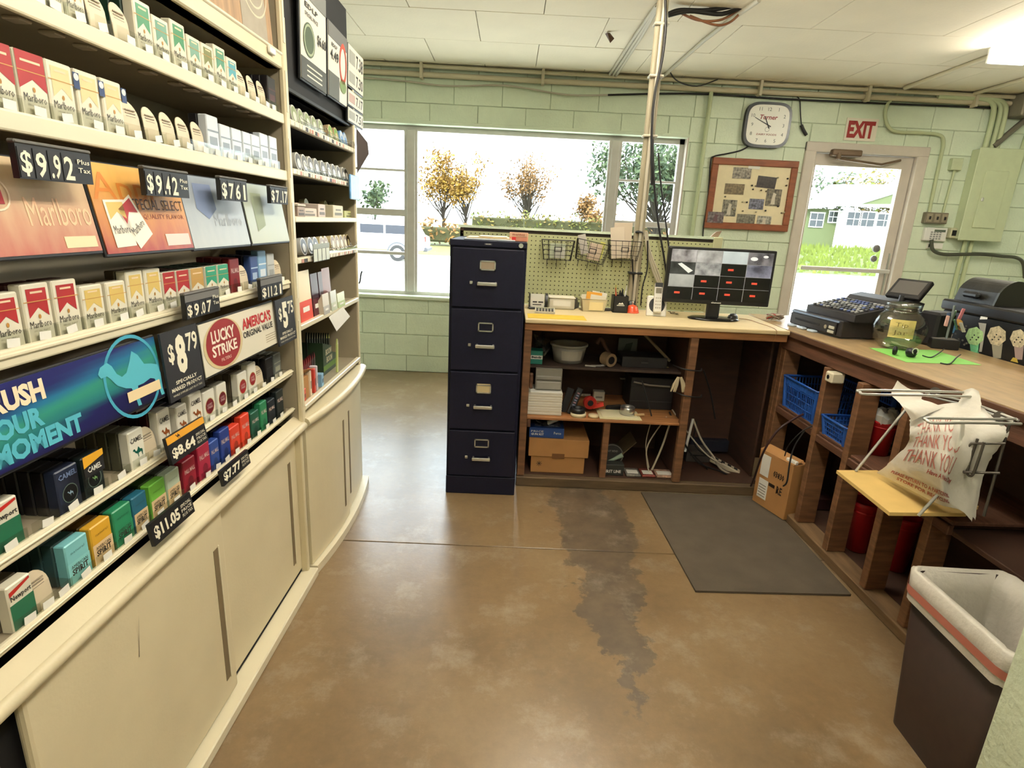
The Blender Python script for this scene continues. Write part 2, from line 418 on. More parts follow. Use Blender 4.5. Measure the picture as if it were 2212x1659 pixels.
for (x, y, a) in ((1894, 537, .035), (1888, 559, .03)):
    p = pl(x, y, YW+.01); MB().lathe([(0, 0), (a, 0), (a*.9, .012), (0, .016)], 14).move(Matrix.Translation((p[0], YW+.02, p[1])) @ Matrix.Rotation(math.radians(90), 4, 'X')).obj('lock_plate', col((120, 118, 116)), dr)
MB().box(lx1-.035, lx1-.02, YW+.012, YW+.02, .9, 1.3).obj('latch_plate', M['chrome'], dr)
MB().rbox(DX0, DX1, YW-.05, YW+.1, 0, .012, .004).obj('threshold', M['alu'], dr)
# ---- conduits and cables along the wall head
def pipe(name, pts, r, m, label, cat, parent=None, n=8, group=None):
    o = MB().tube(pts, r, n).obj(name, m, parent)
    if parent is None: tag(o, label, cat, group)
    return o
pipe('wall_conduit', [(XL, YW-.06, 2.613), (0, YW-.06, 2.606), (2.2, YW-.06, 2.604), (4.15, YW-.06, 2.606)], .016, M['pipe'], 'upper cream conduit running along the wall under the ceiling', 'conduit')
pipe('wall_conduit', [(XL, YW-.035, 2.555), (0, YW-.035, 2.548), (2.2, YW-.035, 2.552), (4.12, YW-.035, 2.56)], .022, M['pipe'], 'lower thick cream conduit along the wall top', 'conduit')
pipe('wall_cable', spline([(XL, YW-.02, 2.525), (-1.1, YW-.03, 2.50), (-.6, YW-.03, 2.475), (-.1, YW-.03, 2.50), (.4, YW-.03, 2.455), (.75, YW-.03, 2.47)], 8), .007, M['wirew'], 'thin sagging pale cable above the big window', 'cable')
pipe('wall_cable', spline([(.75, YW-.03, 2.47), (1.5, YW-.025, 2.515), (2.4, YW-.025, 2.51), (4.1, YW-.025, 2.525)], 8), .008, M['wire'], 'thin dark cable along the wall right of the pole', 'cable')
for i, x in enumerate((-.8, 0.2, 1.1, 2.0, 2.9, 3.8)):
    tag(MB().rbox(x-.012, x+.012, YW-.09, YW-.004, 2.515, 2.632, .002).obj('pipe_strap', M['pipe']), ORD[i]+' strap from the left around the conduits at the wall head', 'strap', 'straps around the wall conduits')
# vertical pipe left of the clock
xa = pl(1537, 196, YW-.03)[0]
pipe('drop_conduit', [(xa+.0, YW-.03, 2.55), (xa-.01, YW-.03, 1.2), (xa-.01, YW-.03, .1)], .018, M['pipeg'], 'green vertical conduit left of the clock', 'conduit')
# curly conduit over the door
P = [(1938, 205), (1917, 225), (1912, 250), (1920, 275), (1940, 285), (1990, 287), (2030, 292), (2038, 310), (2030, 350), (2010, 445), (2005, 480)]
pipe('bent_conduit', spline([Vector((pl(x, y, YW-.03)[0], YW-.03, pl(x, y, YW-.03)[1])) for x, y in P], 6), .014, M['pipeg'], 'green bent conduit curling over the glazed door to the switch boxes', 'conduit')
# ---- electrical panel and its conduits
P0 = pl(2120, 321, YW-.1); P1 = pl(2207, 327, YW-.1); P2 = pl(2069, 516, YW-.1)
ex0 = (P0[0]+P2[0])/2; ex1 = ex0+.36; ez0 = P2[1]; ez1 = P0[1]
ep = thing('electrical_panel', 'green painted electrical breaker panel on the wall right of the door', 'panel', (0, 0, 0))
pg = mat('panel_paint', (196, 206, 168), .5, var=.03)
MB().rbox(ex0, ex1, YW-.10, YW-.004, ez0, ez1, .006).obj('panel_box', pg, ep)
MB().rbox(ex0-.01, ex1+.01, YW-.112, YW-.10, ez0-.01, ez1+.01, .004).obj('panel_cover', pg, ep)
d = MB().rbox(ex0+.08, ex1-.08, YW-.122, YW-.11, ez0+.10, ez1-.17, .006, seg=2).obj('panel_door', pg, ep)
MB().rbox(ex0+.095, ex0+.115, YW-.13, YW-.12, (ez0+ez1)/2-.05, (ez0+ez1)/2-.02, .003).obj('latch', M['chrome'], d)
for i, (dx, rr) in enumerate(((.02, .02), (.075, .018), (.12, .02))):
    px = ex0+.05+dx
    pipe('panel_conduit', spline([(px, YW-.05, ez1-.005), (px, YW-.05, 2.46), (px-.03, YW-.05, 2.55), (px-.14, YW-.05, 2.583), (px-.5, YW-.05, 2.583)], 5), rr, M['pipeg'], 'green conduit rising from the panel, %s of three' % ('leftmost', 'middle one', 'rightmost')[i], 'conduit', group='conduits above the panel')
for i, dx in enumerate((.11, .17)):
    pipe('panel_conduit', [(ex0+dx, YW-.045, ez0+.005), (ex0+dx-.005, YW-.045, .3)], .017, M['pipeg'], 'conduit dropping below the panel, %s of two' % ('left', 'right')[i], 'conduit', group='conduits below the panel')
pipe('sloped_conduit', spline([(ex1+.03, YW-.04, ez0+.08), (ex1+.04, YW-.04, 2.0), (ex1+.06, YW-.04, 2.4), (ex1+.1, YW-.06, 2.6)], 5), .024, M['pipeg'], 'thick conduit climbing along the right side of the panel', 'conduit')
P = [(2009, 518), (2012, 540), (2035, 549), (2075, 549), (2120, 549), (2160, 553), (2190, 556), (2206, 568), (2210, 600)]
pipe('black_pipe', spline([Vector((pl(x, y, YW-.04)[0], YW-.06, pl(x, y, YW-.04)[1])) for x, y in P], 6), .015, mat('dark_conduit', (72, 74, 60), .5), 'dark conduit bending below the keypad and panel', 'conduit')
def wallbox(name, x0, y0, x1, y1, m, label, cat, d=.05, b=.004):
    a = pl(x0, y0, YW-d); c = pl(x1, y1, YW-d)
    t = thing(name, label, cat)
    MB().rbox(a[0], c[0], YW-d, YW-.003, c[1], a[1], b).obj('body', m, t)
    return t, a, c
sw, a, c = wallbox('switch_box', 2002, 458, 2045, 484, col((120, 112, 92)), 'row of metal switch boxes beside the panel', 'switch')
for k in range(3):
    x = a[0]+(c[0]-a[0])*(k+.5)/3
    f = MB().rbox(x-.024, x+.024, YW-.056, YW-.05, c[1]+.01, a[1]-.01, .002).obj('face_plate', col((150, 140, 116)), sw)
    MB().rbox(x-.006, x+.006, YW-.07, YW-.056, (c[1]+a[1])/2-.015, (c[1]+a[1])/2+.012, .002).obj('toggle', M['black'], f)
kp, a, c = wallbox('alarm_keypad', 2001, 491, 2042, 522, M['white'], 'white alarm keypad beside the panel', 'keypad', .04, .006)
MB().box(a[0]+.08, c[0]-.02, YW-.0415, YW-.04, a[1]-.035, a[1]-.015).obj('display', col((80, 92, 78)), kp)
mb = MB()
for i in range(4):
    for j in range(4): mb.rbox(a[0]+.05+i*.026, a[0]+.068+i*.026, YW-.044, YW-.04, c[1]+.015+j*.018, c[1]+.027+j*.018, .001)
mb.obj('key_button', col((150, 150, 146)), kp)
cs, a, c = wallbox('card_sign', 2005, 524, 2035, 538, M['paper'], 'small white card below the alarm keypad', 'card', .02, .002)
MB().box(a[0]+.01, a[0]+.02, YW-.0215, YW-.02, c[1]+.01, a[1]-.01).obj('print_mark', M['black'], cs)
ot, a, c = wallbox('junction_box', 2060, 341, 2077, 368, pg, 'small green junction box left of the panel', 'junction box', .05)
pipe('conduit_tail', [((a[0]+c[0])/2, YW-.03, c[1]), ((a[0]+c[0])/2-.01, YW-.03, c[1]-.35)], .01, M['pipeg'], '', '', ot)
og, a, c = wallbox('outlet_box', 2057, 492, 2070, 515, col((206, 204, 170)), 'outlet box at the lower left of the panel', 'outlet', .06)
MB().box(a[0]+.01, c[0]-.01, YW-.0615, YW-.06, c[1]+.02, a[1]-.02).obj('socket_plate', M['black'], og)
# ---- corner duct at the far right under the ceiling
tag(MB().rbox(4.12, 4.5, YW-.18, YW-.004, 2.45, 2.625, .01).obj('junction_trough', col((128, 122, 104), var=.1)), 'grey metal trough where the conduits end at right', 'trough')
tag(MB().tube([(4.05, YW-.06, 2.22), (4.2, YW-.06, 2.38), (4.32, YW-.06, 2.5)], .024, 8).obj('flexible_conduit', col((104, 100, 84))), 'dark flexible conduit slanting above the electrical panel', 'conduit')
# ---- ceiling cable runs
def ceil_pts(P, dz=0): return [Vector((*fl(x, y, ZC-.02-dz), ZC-.02-dz)) for x, y in P]
for i, d in enumerate((0, 8, 15)):
    pipe('ceiling_cable', ceil_pts([(1310+d, 172), (1370+d, 80), (1418+d*.4, 12)], .004*i), .011, M['wirew'], 'pale cable crossing the ceiling to the pole, %s of three' % ('left', 'middle', 'right')[i], 'cable', group='pale ceiling cables')
pipe('ceiling_cable', ceil_pts([(1432, 166), (1450, 150), (1520, 88), (1575, 45), (1640, 0)]), .013, M['wirew'], 'pale cable slanting over the ceiling right of the pole', 'cable')
pipe('ceiling_cable', spline(ceil_pts([(1450, 148), (1447, 155)])+[Vector((pl(1465, 176, 5.1)[0], 5.1, pl(1465, 176, 5.1)[1])), Vector((pl(1505, 186, 5.1)[0], 5.1, pl(1505, 186, 5.1)[1])), Vector((pl(1550, 172, 5.2)[0], 5.2, pl(1550, 172, 5.2)[1]))], 5), .005, M['wire'], 'thin dark cable looping below the ceiling near the wall', 'cable')
def hang(P, Y): return spline([Vector((pl(x, y, Y)[0], Y, pl(x, y, Y)[1])) for x, y in P], 6)
for i, P in enumerate(([(1444, 30), (1470, 22), (1530, 22), (1610, 8)], [(1444, 33), (1490, 24), (1560, 30), (1612, 10)])):
    pipe('black_cable', hang(P, 3.7), .012, M['wire'], 'thick black cable leaving the pole top to the right, %s one' % ('upper', 'lower')[i], 'cable', group='black cables at the pole top')
for i, P in enumerate(([(1470, 28), (1510, 44), (1560, 42), (1605, 14)], [(1490, 34), (1545, 54), (1580, 46), (1612, 12)])):
    pipe('brown_cable', hang(P, 3.72), .007, mat('brown_cable', (132, 84, 52), .5), 'brown cable drooping from the pole top, %s one' % ('upper', 'lower')[i], 'cable', group='brown cables at the pole top')
pipe('ceiling_rail', ceil_pts([(1955, 190), (2150, 118)]), .018, M['pipe'], 'cream conduit on the ceiling running to the tube light', 'conduit')
pipe('ceiling_rail', ceil_pts([(2105, 202), (2211, 172)]), .016, M['pipe'], 'cream conduit on the ceiling in the far right corner', 'conduit')
tag(MB().add([(0, 0, 0), (.05, .01, -.03), (.03, .04, -.05), (-.01, .03, 0), (.02, .02, .004)], [(0, 1, 2), (0, 2, 3), (0, 4, 1), (1, 4, 2), (2, 4, 3), (3, 4, 0)]).obj('paint_flake', col((92, 62, 40)), None, (*fl(1312, 70, ZC-.01), ZC-.01)), 'brown paint flake peeling from the white ceiling', 'flake')
# ---- fluorescent fixtures
TM = mat('lamp_tube', (255, 249, 236), .4, emit=TUBE)
def tube_light(x, y0, y1, label):
    t = thing('tube_light', label, 'light', (x, (y0+y1)/2, ZC-.005))
    L = (y1-y0)/2
    MB().add([(-.12, -L, 0), (.12, -L, 0), (.06, -L, -.055), (-.06, -L, -.055), (-.12, L, 0), (.12, L, 0), (.06, L, -.055), (-.06, L, -.055)], [(0, 1, 2, 3), (7, 6, 5, 4), (1, 5, 6, 2), (0, 3, 7, 4), (3, 2, 6, 7), (0, 4, 5, 1)]).obj('housing', M['white'], t)
    for s in (-1, 1): MB().cyl((s*.085, -L+.02, -.07), (s*.085, L-.02, -.07), .018, 12).obj('tube', TM, t)
    for s in (-1, 1): MB().rbox(-.12, .12, s*L-.01, s*L+.01, -.095, 0, .004).obj('lamp_holder', M['white'], t)
tube_light(3.12, 2.9, 4.12, 'white double tube light on the ceiling at far right')
tube_light(.45, 2.05, 3.27, 'added unseen double tube light over the aisle, nearest the window')  # the aisle lights are out of view, added to brighten back wall and room
tube_light(.45, .35, 1.57, 'added unseen double tube light over the aisle, in the middle')
tube_light(.55, -1.6, -.38, 'added unseen double tube light over the aisle, nearer the front')
# ================================================================== outdoors
ZG = -.65
struct(MB().box(-70, 70, YW+.2, 34, ZG-.3, ZG).obj('ground_lot', mat('pale_gravel', (196, 192, 184), .9, var=.05, scale=2)))
struct(MB().add([(-80, 34, ZG), (90, 34, ZG), (90, 48, .1), (-80, 48, .1), (90, 120, .6), (-80, 120, .6)], [(0, 1, 2, 3), (3, 2, 4, 5)]).obj('ground_field', mat('dry_field', (104, 96, 50), .95, var=.25, scale=.4, col2=(66, 78, 30))))
gm = mat('lawn', (82, 96, 30), .95, col2=(56, 72, 20), scale=1.2, detail=8, bump=.6, bscale=9)
lawn = struct(MB().add([(14, 34, ZG+.01), (60, 34, ZG+.01), (60, 50, .55), (14, 50, .55), (14, 70, .6), (60, 70, .6)], [(0, 1, 2, 3), (3, 2, 5, 4)]).obj('lawn_bank', gm))
mb = MB()
for _ in range(2600):
    x, yy = random.uniform(15, 45), random.uniform(34, 50); z = ZG+(yy-34)/16*1.2
    mb.add([(x-.12, yy, z), (x+.12, yy, z), (x+random.uniform(-.15, .15), yy, z+random.uniform(.25, .55))], [(0, 1, 2)])
stuff(tag(mb.obj('grass_tuft', mat('grass_blade', (92, 104, 34), .9, var=.3, scale=3)), 'yellow green grass tufts on the bank before the house', 'grass'))
def branchy(t, base, h, spread, n, r0, m, seed):
    rnd = random.Random(seed); mb = MB(); tips = []
    mb.tube([base, (base[0]+.05*h*rnd.uniform(-.3, .3), base[1], base[2]+h*.25)], [r0, r0*.75], 6)
    for i in range(n):
        a = rnd.uniform(0, 6.28); s = rnd.uniform(.15, 1)*spread
        p0 = Vector((base[0], base[1], base[2]+h*rnd.uniform(.08, .35)))
        p2 = Vector((base[0]+math.cos(a)*s, base[1]+math.sin(a)*s, base[2]+h*rnd.uniform(.6, 1.0)))
        p1 = (p0+p2)/2+Vector((math.cos(a)*s*.15, math.sin(a)*s*.15, -h*.02))
        mb.tube(spline([p0, p1, p2], 4), [r0*.5*(1-k/9) for k in range(9)], 4)
        tips += [p1.lerp(p2, q) for q in (.3, .6, .85, 1)]
    mb.obj('trunk', m, t); return tips
def leaves(t, pts, n, jit, size, m, seed, name='foliage'):
    rnd = random.Random(seed); V = []; F = []
    for i in range(n):
        p = rnd.choice(pts); q = Vector((p[0]+rnd.gauss(0, jit), p[1]+rnd.gauss(0, jit), p[2]+rnd.gauss(0, jit*.8)))
        a = Vector((rnd.gauss(0, 1), rnd.gauss(0, 1), rnd.gauss(0, 1))).normalized(); b = a.orthogonal().normalized(); s = size*rnd.uniform(.6, 1.3)
        k = len(V); V += [q-a*s, q+b*s*.6, q+a*s, q-b*s*.6]; F.append((k, k+1, k+2, k+3))
    stuff(MB().add(V, F).obj(name, m, t))
def leafmat(k, c1, c2): return mat(k, c1, .8, col2=c2, scale=1.6, detail=3)
BARK = mat('bark', (44, 36, 28), .9, var=.2)
def tree(name, label, px, yb, ytop, Y, spread, nb, nl, jit, sz, lm, seed, zb=None, r0=.18, group='trees outside the windows'):
    X, zbase = pl(px, yb, Y); zt = pl(px, ytop, Y)[1]
    if zb is not None: zbase = zb
    t = thing(name, label, 'tree', (X, Y, zbase), group=group)
    tips = branchy(t, (0, 0, 0), zt-zbase, spread, nb, r0, BARK, seed)
    leaves(t, tips, nl, jit, sz, lm, seed+1)
GOLD = leafmat('gold_leaf', (140, 108, 20), (96, 64, 10)); RUST = leafmat('rust_leaf', (122, 84, 28), (80, 56, 20)); GRN = leafmat('pine_leaf', (62, 76, 34), (34, 54, 36)); YG = leafmat('hedge_leaf', (74, 90, 22), (100, 74, 20))
tree('golden_tree', 'left golden autumn tree of the pair behind the main window', 958, 478, 335, 62, 2.3, 22, 2000, .40, .17, GOLD, 11, .2)
tree('golden_tree', 'right golden autumn tree of the pair, leaning outward', 1006, 478, 345, 61, 2.4, 20, 1500, .42, .17, GOLD, 12, .2)
tree('sparse_tree', 'sparse vase-shaped brown tree in the middle of the window', 1138, 498, 335, 58, 2.7, 60, 2000, .34, .14, RUST, 13, .1, .13)
tree('pine_tree', 'tall blue green pine seen in the right window section', 1415, 505, 285, 44, 5.0, 40, 5600, .5, .2, GRN, 14, .0)
tree('bushy_tree', 'small orange bushy tree left of the window mullion', 1256, 485, 425, 64, 1.0, 10, 700, .35, .2, RUST, 15, .2)
tree('bushy_tree', 'orange bushy tree at the foot of the pine', 1292, 488, 450, 62, 1.2, 10, 600, .35, .2, RUST, 16, .2)
tree('roadside_tree', 'thin tree with sparse leaves behind the white vehicle', 810, 470, 395, 55, 1.7, 12, 500, .35, .2, GRN, 17, .2, .1)
tree('far_tree', 'tree with yellow green crown above the house roof', 1893, 440, 358, 75, 4.0, 14, 1400, .8, .3, YG, 18, .25)
tree('far_tree', 'pale sparse tree left above the house roof', 1800, 430, 362, 78, 3.0, 14, 500, .8, .3, GRN, 19, .25)
def hedge(label, px0, px1, y0, y1, Y, m, seed, dens=1):
    a = pl(px0, y1, Y); b = pl(px1, y1, Y); z1 = (pl(px0, y0, Y)[1]+pl(px1, y0, Y)[1])/2; z0 = min(a[1], b[1])
    t = thing('hedge_row', label, 'hedge', ((a[0]+b[0])/2, Y, z0)); rnd = random.Random(seed)
    L = abs(b[0]-a[0]); pts = [(rnd.uniform(-L/2, L/2), rnd.uniform(-.8, .8), rnd.uniform(0, (z1-z0)*rnd.uniform(.5, 1))) for _ in range(300)]
    leaves(t, pts, int(90*L*dens), .12, .16, m, seed)
    MB().rbox(-L/2, L/2, -.5, .5, 0, (z1-z0)*.6, .1).obj('branch_core', mat('hedge_core', (50, 50, 20), .95, var=.3), t)
hedge('green hedge behind the main window, middle', 1020, 1190, 455, 492, 52, YG, 31)
hedge('yellow green hedge right of the sparse tree', 1130, 1330, 462, 496, 50, YG, 32)
hedge('orange brown hedge left beside the white vehicle', 905, 1010, 470, 520, 40, RUST, 33)
hedge('low rusty hedge seen in the right window section', 1330, 1480, 470, 510, 54, RUST, 34)
# ---- white sport utility vehicle
Yc = 29; wx, wz = pl(866, 546, Yc)
car = thing('white_suv', 'white sport utility vehicle parked outside the left window', 'car', (wx, Yc, ZG))
wh = mat('car_paint', (236, 238, 240), .25, coat=.6); gl = mat('car_glass', (16, 20, 34), .15)
prof = [(-4.0, .55), (1.25, .55), (1.32, .8), (1.28, 1.15), (1.05, 1.25), (.75, 1.78), (.4, 1.86), (-1.9, 1.84), (-2.8, 1.25), (-3.8, 1.12), (-4.0, .9)]
MB().prism([(x, -.9, z) for x, z in prof], (0, 1.8, 0)).obj('body', wh, car)
for (a, b) in ((-.55, .45), (-1.75, -.65)):
    MB().prism([(a, -.905, 1.26), (b, -.905, 1.26), (b-.08 if b > 0 else b, -.905, 1.66), (a, -.905, 1.66)], (0, -.01, 0)).obj('side_window', gl, car)
MB().prism([(.55, -.905, 1.26), (.93, -.905, 1.26), (.72, -.905, 1.62), (.55, -.905, 1.66)], (0, -.01, 0)).obj('side_window', gl, car)
for x in (0, -2.95):
    for s in (-1, 1):
        o = MB().cyl((x, s*.92, .38), (x, s*.70, .38), .38, 20).obj('wheel', M['black'], car)
        MB().cyl((x, s*.93, .38), (x, s*.92, .38), .22, 16).obj('hub', M['chrome'], o)
    MB().ring((x, -.91, .40), X_, Z_, .42, .5, 16, 0, 0, math.pi).obj('wheel_arch', col((70, 72, 78)), car)
MB().rbox(1.27, 1.34, -.9, -.72, .95, 1.2, .02).obj('tail_lamp', col((190, 40, 30)), car)
MB().rbox(1.2, 1.42, -.85, .85, .5, .68, .04).obj('bumper', col((60, 60, 66)), car)
# ---- the house opposite
Yh = 54
hs = thing('bungalow', 'pale bungalow with white roof seen through the glazed door', 'house', (0, Yh, 0))
def hp(x, y, dy=0): q = pl(x, y, Yh+dy); return Vector((q[0], dy, q[1]))
gw = mat('house_siding', (84, 92, 58), .8, var=.08); ww = mat('house_white', (240, 240, 236), .7); rf = mat('house_roof', (238, 238, 236), .7)
a = hp(1741, 455); b = hp(1812, 455); zf = .5
MB().box(a.x-2, b.x, 0, 6, zf, b.z+.1).obj('side_wall', gw, hs)
c = hp(2010, 460, -1.2)
MB().box(b.x, c.x, -1.2, 6, zf, b.z-.05).obj('front_wall', ww, hs)
mb = MB(); e0 = hp(1735, 452, -.4); e1 = hp(1812, 445, -1.7); e2 = hp(2020, 452, -1.7); r0 = hp(1790, 402, 4); r1 = hp(2030, 402, 4)
mb.prism([e0, e1, e2, r1, r0], (0, .1, .14)).obj('roof', rf, hs)
g0, g1, g2 = hp(1850, 441, -2), hp(1990, 400, -2), hp(2000, 441, -2)
MB().prism([g0, g1, g2], (0, .2, 0)).obj('gable', gw, hs)
MB().prism([g0+Vector((-.8, -.1, -.1)), g1+Vector((0, -.1, .25)), g1+Vector((0, -.1, 0)), g0+Vector((0, -.1, -.1))], (0, .4, 0)).obj('gable_board', rf, hs)
for (x0, x1, y0, y1, dy) in ((1752, 1775, 460, 490, 0), (1792, 1806, 457, 480, 0), (1832, 1856, 458, 488, -1.2), (1860, 1885, 458, 490, -1.2), (1897, 1922, 462, 490, -1.2)):
    p, q = hp(x0, y0, dy-.02), hp(x1, y1, dy-.02)
    wn = MB().box(p.x, q.x, dy-.06, dy, q.z, p.z).obj('house_window', col((26, 34, 38), .2), hs)
    mbb = MB(); mbb.box(p.x-.06, q.x+.06, dy-.1, dy-.05, q.z-.08, q.z); mbb.box(p.x-.06, p.x, dy-.1, dy-.05, q.z, p.z); mbb.box(q.x, q.x+.06, dy-.1, dy-.05, q.z, p.z); mbb.box(p.x, q.x, dy-.1, dy-.05, (p.z+q.z)/2-.025, (p.z+q.z)/2+.025); mbb.box((p.x+q.x)/2-.015, (p.x+q.x)/2+.015, dy-.1, dy-.05, q.z, p.z); mbb.box(p.x-.1, q.x+.1, dy-.1, dy-.05, p.z, p.z+.1)
    mbb.obj('window_frame', ww, wn)
# ================================================================== tobacco rack nearest the camera
class Frame2:
    "upright display frame: u along the shelf, n out of the front, z up"
    def __init__(s, ax, ay, th):
        s.a = Vector((ax, ay, 0)); s.th = th
        s.v = Vector((math.sin(-th), math.cos(th), 0)); s.n = Vector((math.cos(th), math.sin(th), 0))
    def w(s, n, u, z): return s.a+s.n*n+s.v*u+Z_*z
    def hit(s, x, y, n):
        d = ray(x, y); p0 = s.a+s.n*n; t = (p0-CAM).dot(s.n)/d.dot(s.n); p = CAM+d*t
        return (p-s.a).dot(s.v), p.z
    def u(s, x, n, z): return along(x, s.w(n, 0, z), s.v)
R1 = Frame2(-.748, 2.0, math.radians(-.7))
U0, U1 = -1.30, .02
CR, LP, CD = M['cream'], M['lip'], M['creamd']
rack = thing('tobacco_rack', 'cream metal tobacco display rack nearest the camera with advertising panels', 'rack', (R1.a.x, R1.a.y, 0), (0, 0, R1.th))
def rk(mb, name, m, parent=None): return mb.obj(name, m, parent or rack)
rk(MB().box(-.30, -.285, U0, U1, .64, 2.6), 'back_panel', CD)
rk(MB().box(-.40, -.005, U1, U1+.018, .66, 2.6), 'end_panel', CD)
rk(MB().rbox(-.012, .006, U1-.004, U1+.022, .655, 2.6, .004), 'end_post', CR)
rk(MB().rbox(-.40, .006, U0-.03, U0, .0, 2.6, .012, seg=2), 'end_panel', CR)
rk(MB().rbox(-.012, .006, U0-.03, U0+.005, .0, 2.6, .006), 'end_post', CR)
for k in range(9): rk(MB().box(.0062, .008, U1+.002, U1+.016, .72+k*.2, .72+k*.2+.12), 'post_slot', LP)
SH = [(1.682, 0.0, .030), (1.508, 0.0, .032), (1.155, -.012, .030), (.842, -.02, .022), (.703, -.022, .016)]
SHELF = []
for i, (z, n, lh) in enumerate(SH):
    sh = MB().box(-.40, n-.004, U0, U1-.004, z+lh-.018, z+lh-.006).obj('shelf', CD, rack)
    mb = MB(); mb.rbox(n-.012, n, U0+.002, U1-.006, z, z+lh, .004, seg=2)
    if i >= 2: mb.rbox(n-.004, n+.004, U0+.002, U1-.006, z+lh*.55, z+lh*.8, .002)
    mb.obj('shelf_lip', LP, sh)
    SHELF.append(sh)
    if i < 2:
        for k in range(12):
            u = U0+.25+k*.088+random.uniform(-.02, .02)
            MB().rbox(n-.075, n-.045, u, u+.028, z+lh-.024, z+lh-.018, .002).obj('tray_clip', col((196, 182, 158)), sh)
# header
rk(MB().rbox(-.05, .002, U0, U1-.004, 1.842, 1.884, .004), 'fascia', CR)
rk(MB().rbox(-.006, .006, U0, U1-.004, 1.880, 1.890, .003), 'fascia_bead', LP)
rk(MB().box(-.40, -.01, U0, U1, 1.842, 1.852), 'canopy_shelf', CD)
tl = MB().rbox(.003, .012, R1.u(575, 0, 1.87), R1.u(588, 0, 1.87), 1.862, 1.88, .002).obj('price_clip', M['paper'], rack)
hd = thing('header_poster', 'faded poster with pale ring emblem above the near rack', 'poster', R1.w(-.012, 0, 1.89), (0, math.radians(-3), R1.th))
hb = MB().box(-.008, 0, U0, -.012, 0, .62).obj('poster_board', mat('poster_wood', (150, 118, 84), .6, var=.3, scale=6, stretch=(1, 8, .8)), hd)
MB().box(0, .001, -.215, -.05, .005, .60).obj('grey_field', mat('poster_grey', (148, 138, 120), .6, var=.1), hd)
mb = MB()
for rr in (.035, .062, .085): mb.ring((.0015, -.12, .145), Y_, Z_, rr, rr+.005, 30)
mb.obj('ring_emblem', col((196, 184, 158)), hd)
# base cabinet
rk(MB().box(-.40, -.03, U0, U1, .0, .63), 'base_box', M['blackm'])
mb = MB(); mb.add([(-.03, U0-.01, .68), (-.03, U1+.005, .68), (.008, U1+.005, .658), (.008, U0-.01, .658), (-.03, U0-.01, .63), (-.03, U1+.005, .63), (.008, U1+.005, .63), (.008, U0-.01, .63)], [(0, 1, 2, 3), (7, 6, 5, 4), (3, 2, 6, 7), (1, 0, 4, 5), (0, 3, 7, 4), (2, 1, 5, 6)]); mb.cyl((.004, U0-.01, .645), (.004, U1+.005, .645), .0155, 14)
rk(mb, 'ledge', CR)
us = R1.u(500, 0.0, .3)
def door(ua, ub, n, slot_u):
    d = MB().rbox(n-.02, n, ua, ub, .045, .625, .008, seg=2).obj('sliding_door', CR, rack)
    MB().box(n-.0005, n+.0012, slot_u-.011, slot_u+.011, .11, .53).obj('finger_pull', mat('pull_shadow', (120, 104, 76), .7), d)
    MB().rbox(n, n+.003, slot_u+.011, slot_u+.016, .105, .535, .001).obj('pull_edge', LP, d)
door(U0+.06, us, .0, us-.05)
door(us-.02, U1-.01, -.024, U1-.085)
rk(MB().rbox(-.03, .0, U1-.014, U1+.004, .02, .63, .004), 'corner_stile', CR)
rk(MB().rbox(-.03, .03, U0, U1+.015, .0, .035, .004), 'plinth', LP)
p = R1.hit(295, 1375, .0)
rk(MB().add([(.0015, p[0]-.004, p[1]-.05), (.0015, p[0]-.002, p[1]-.05), (.0015, p[0]+.014, p[1]+.045), (.0015, p[0]+.011, p[1]+.03)], [(0, 1, 2, 3)]), 'scratch', col((70, 58, 42)))
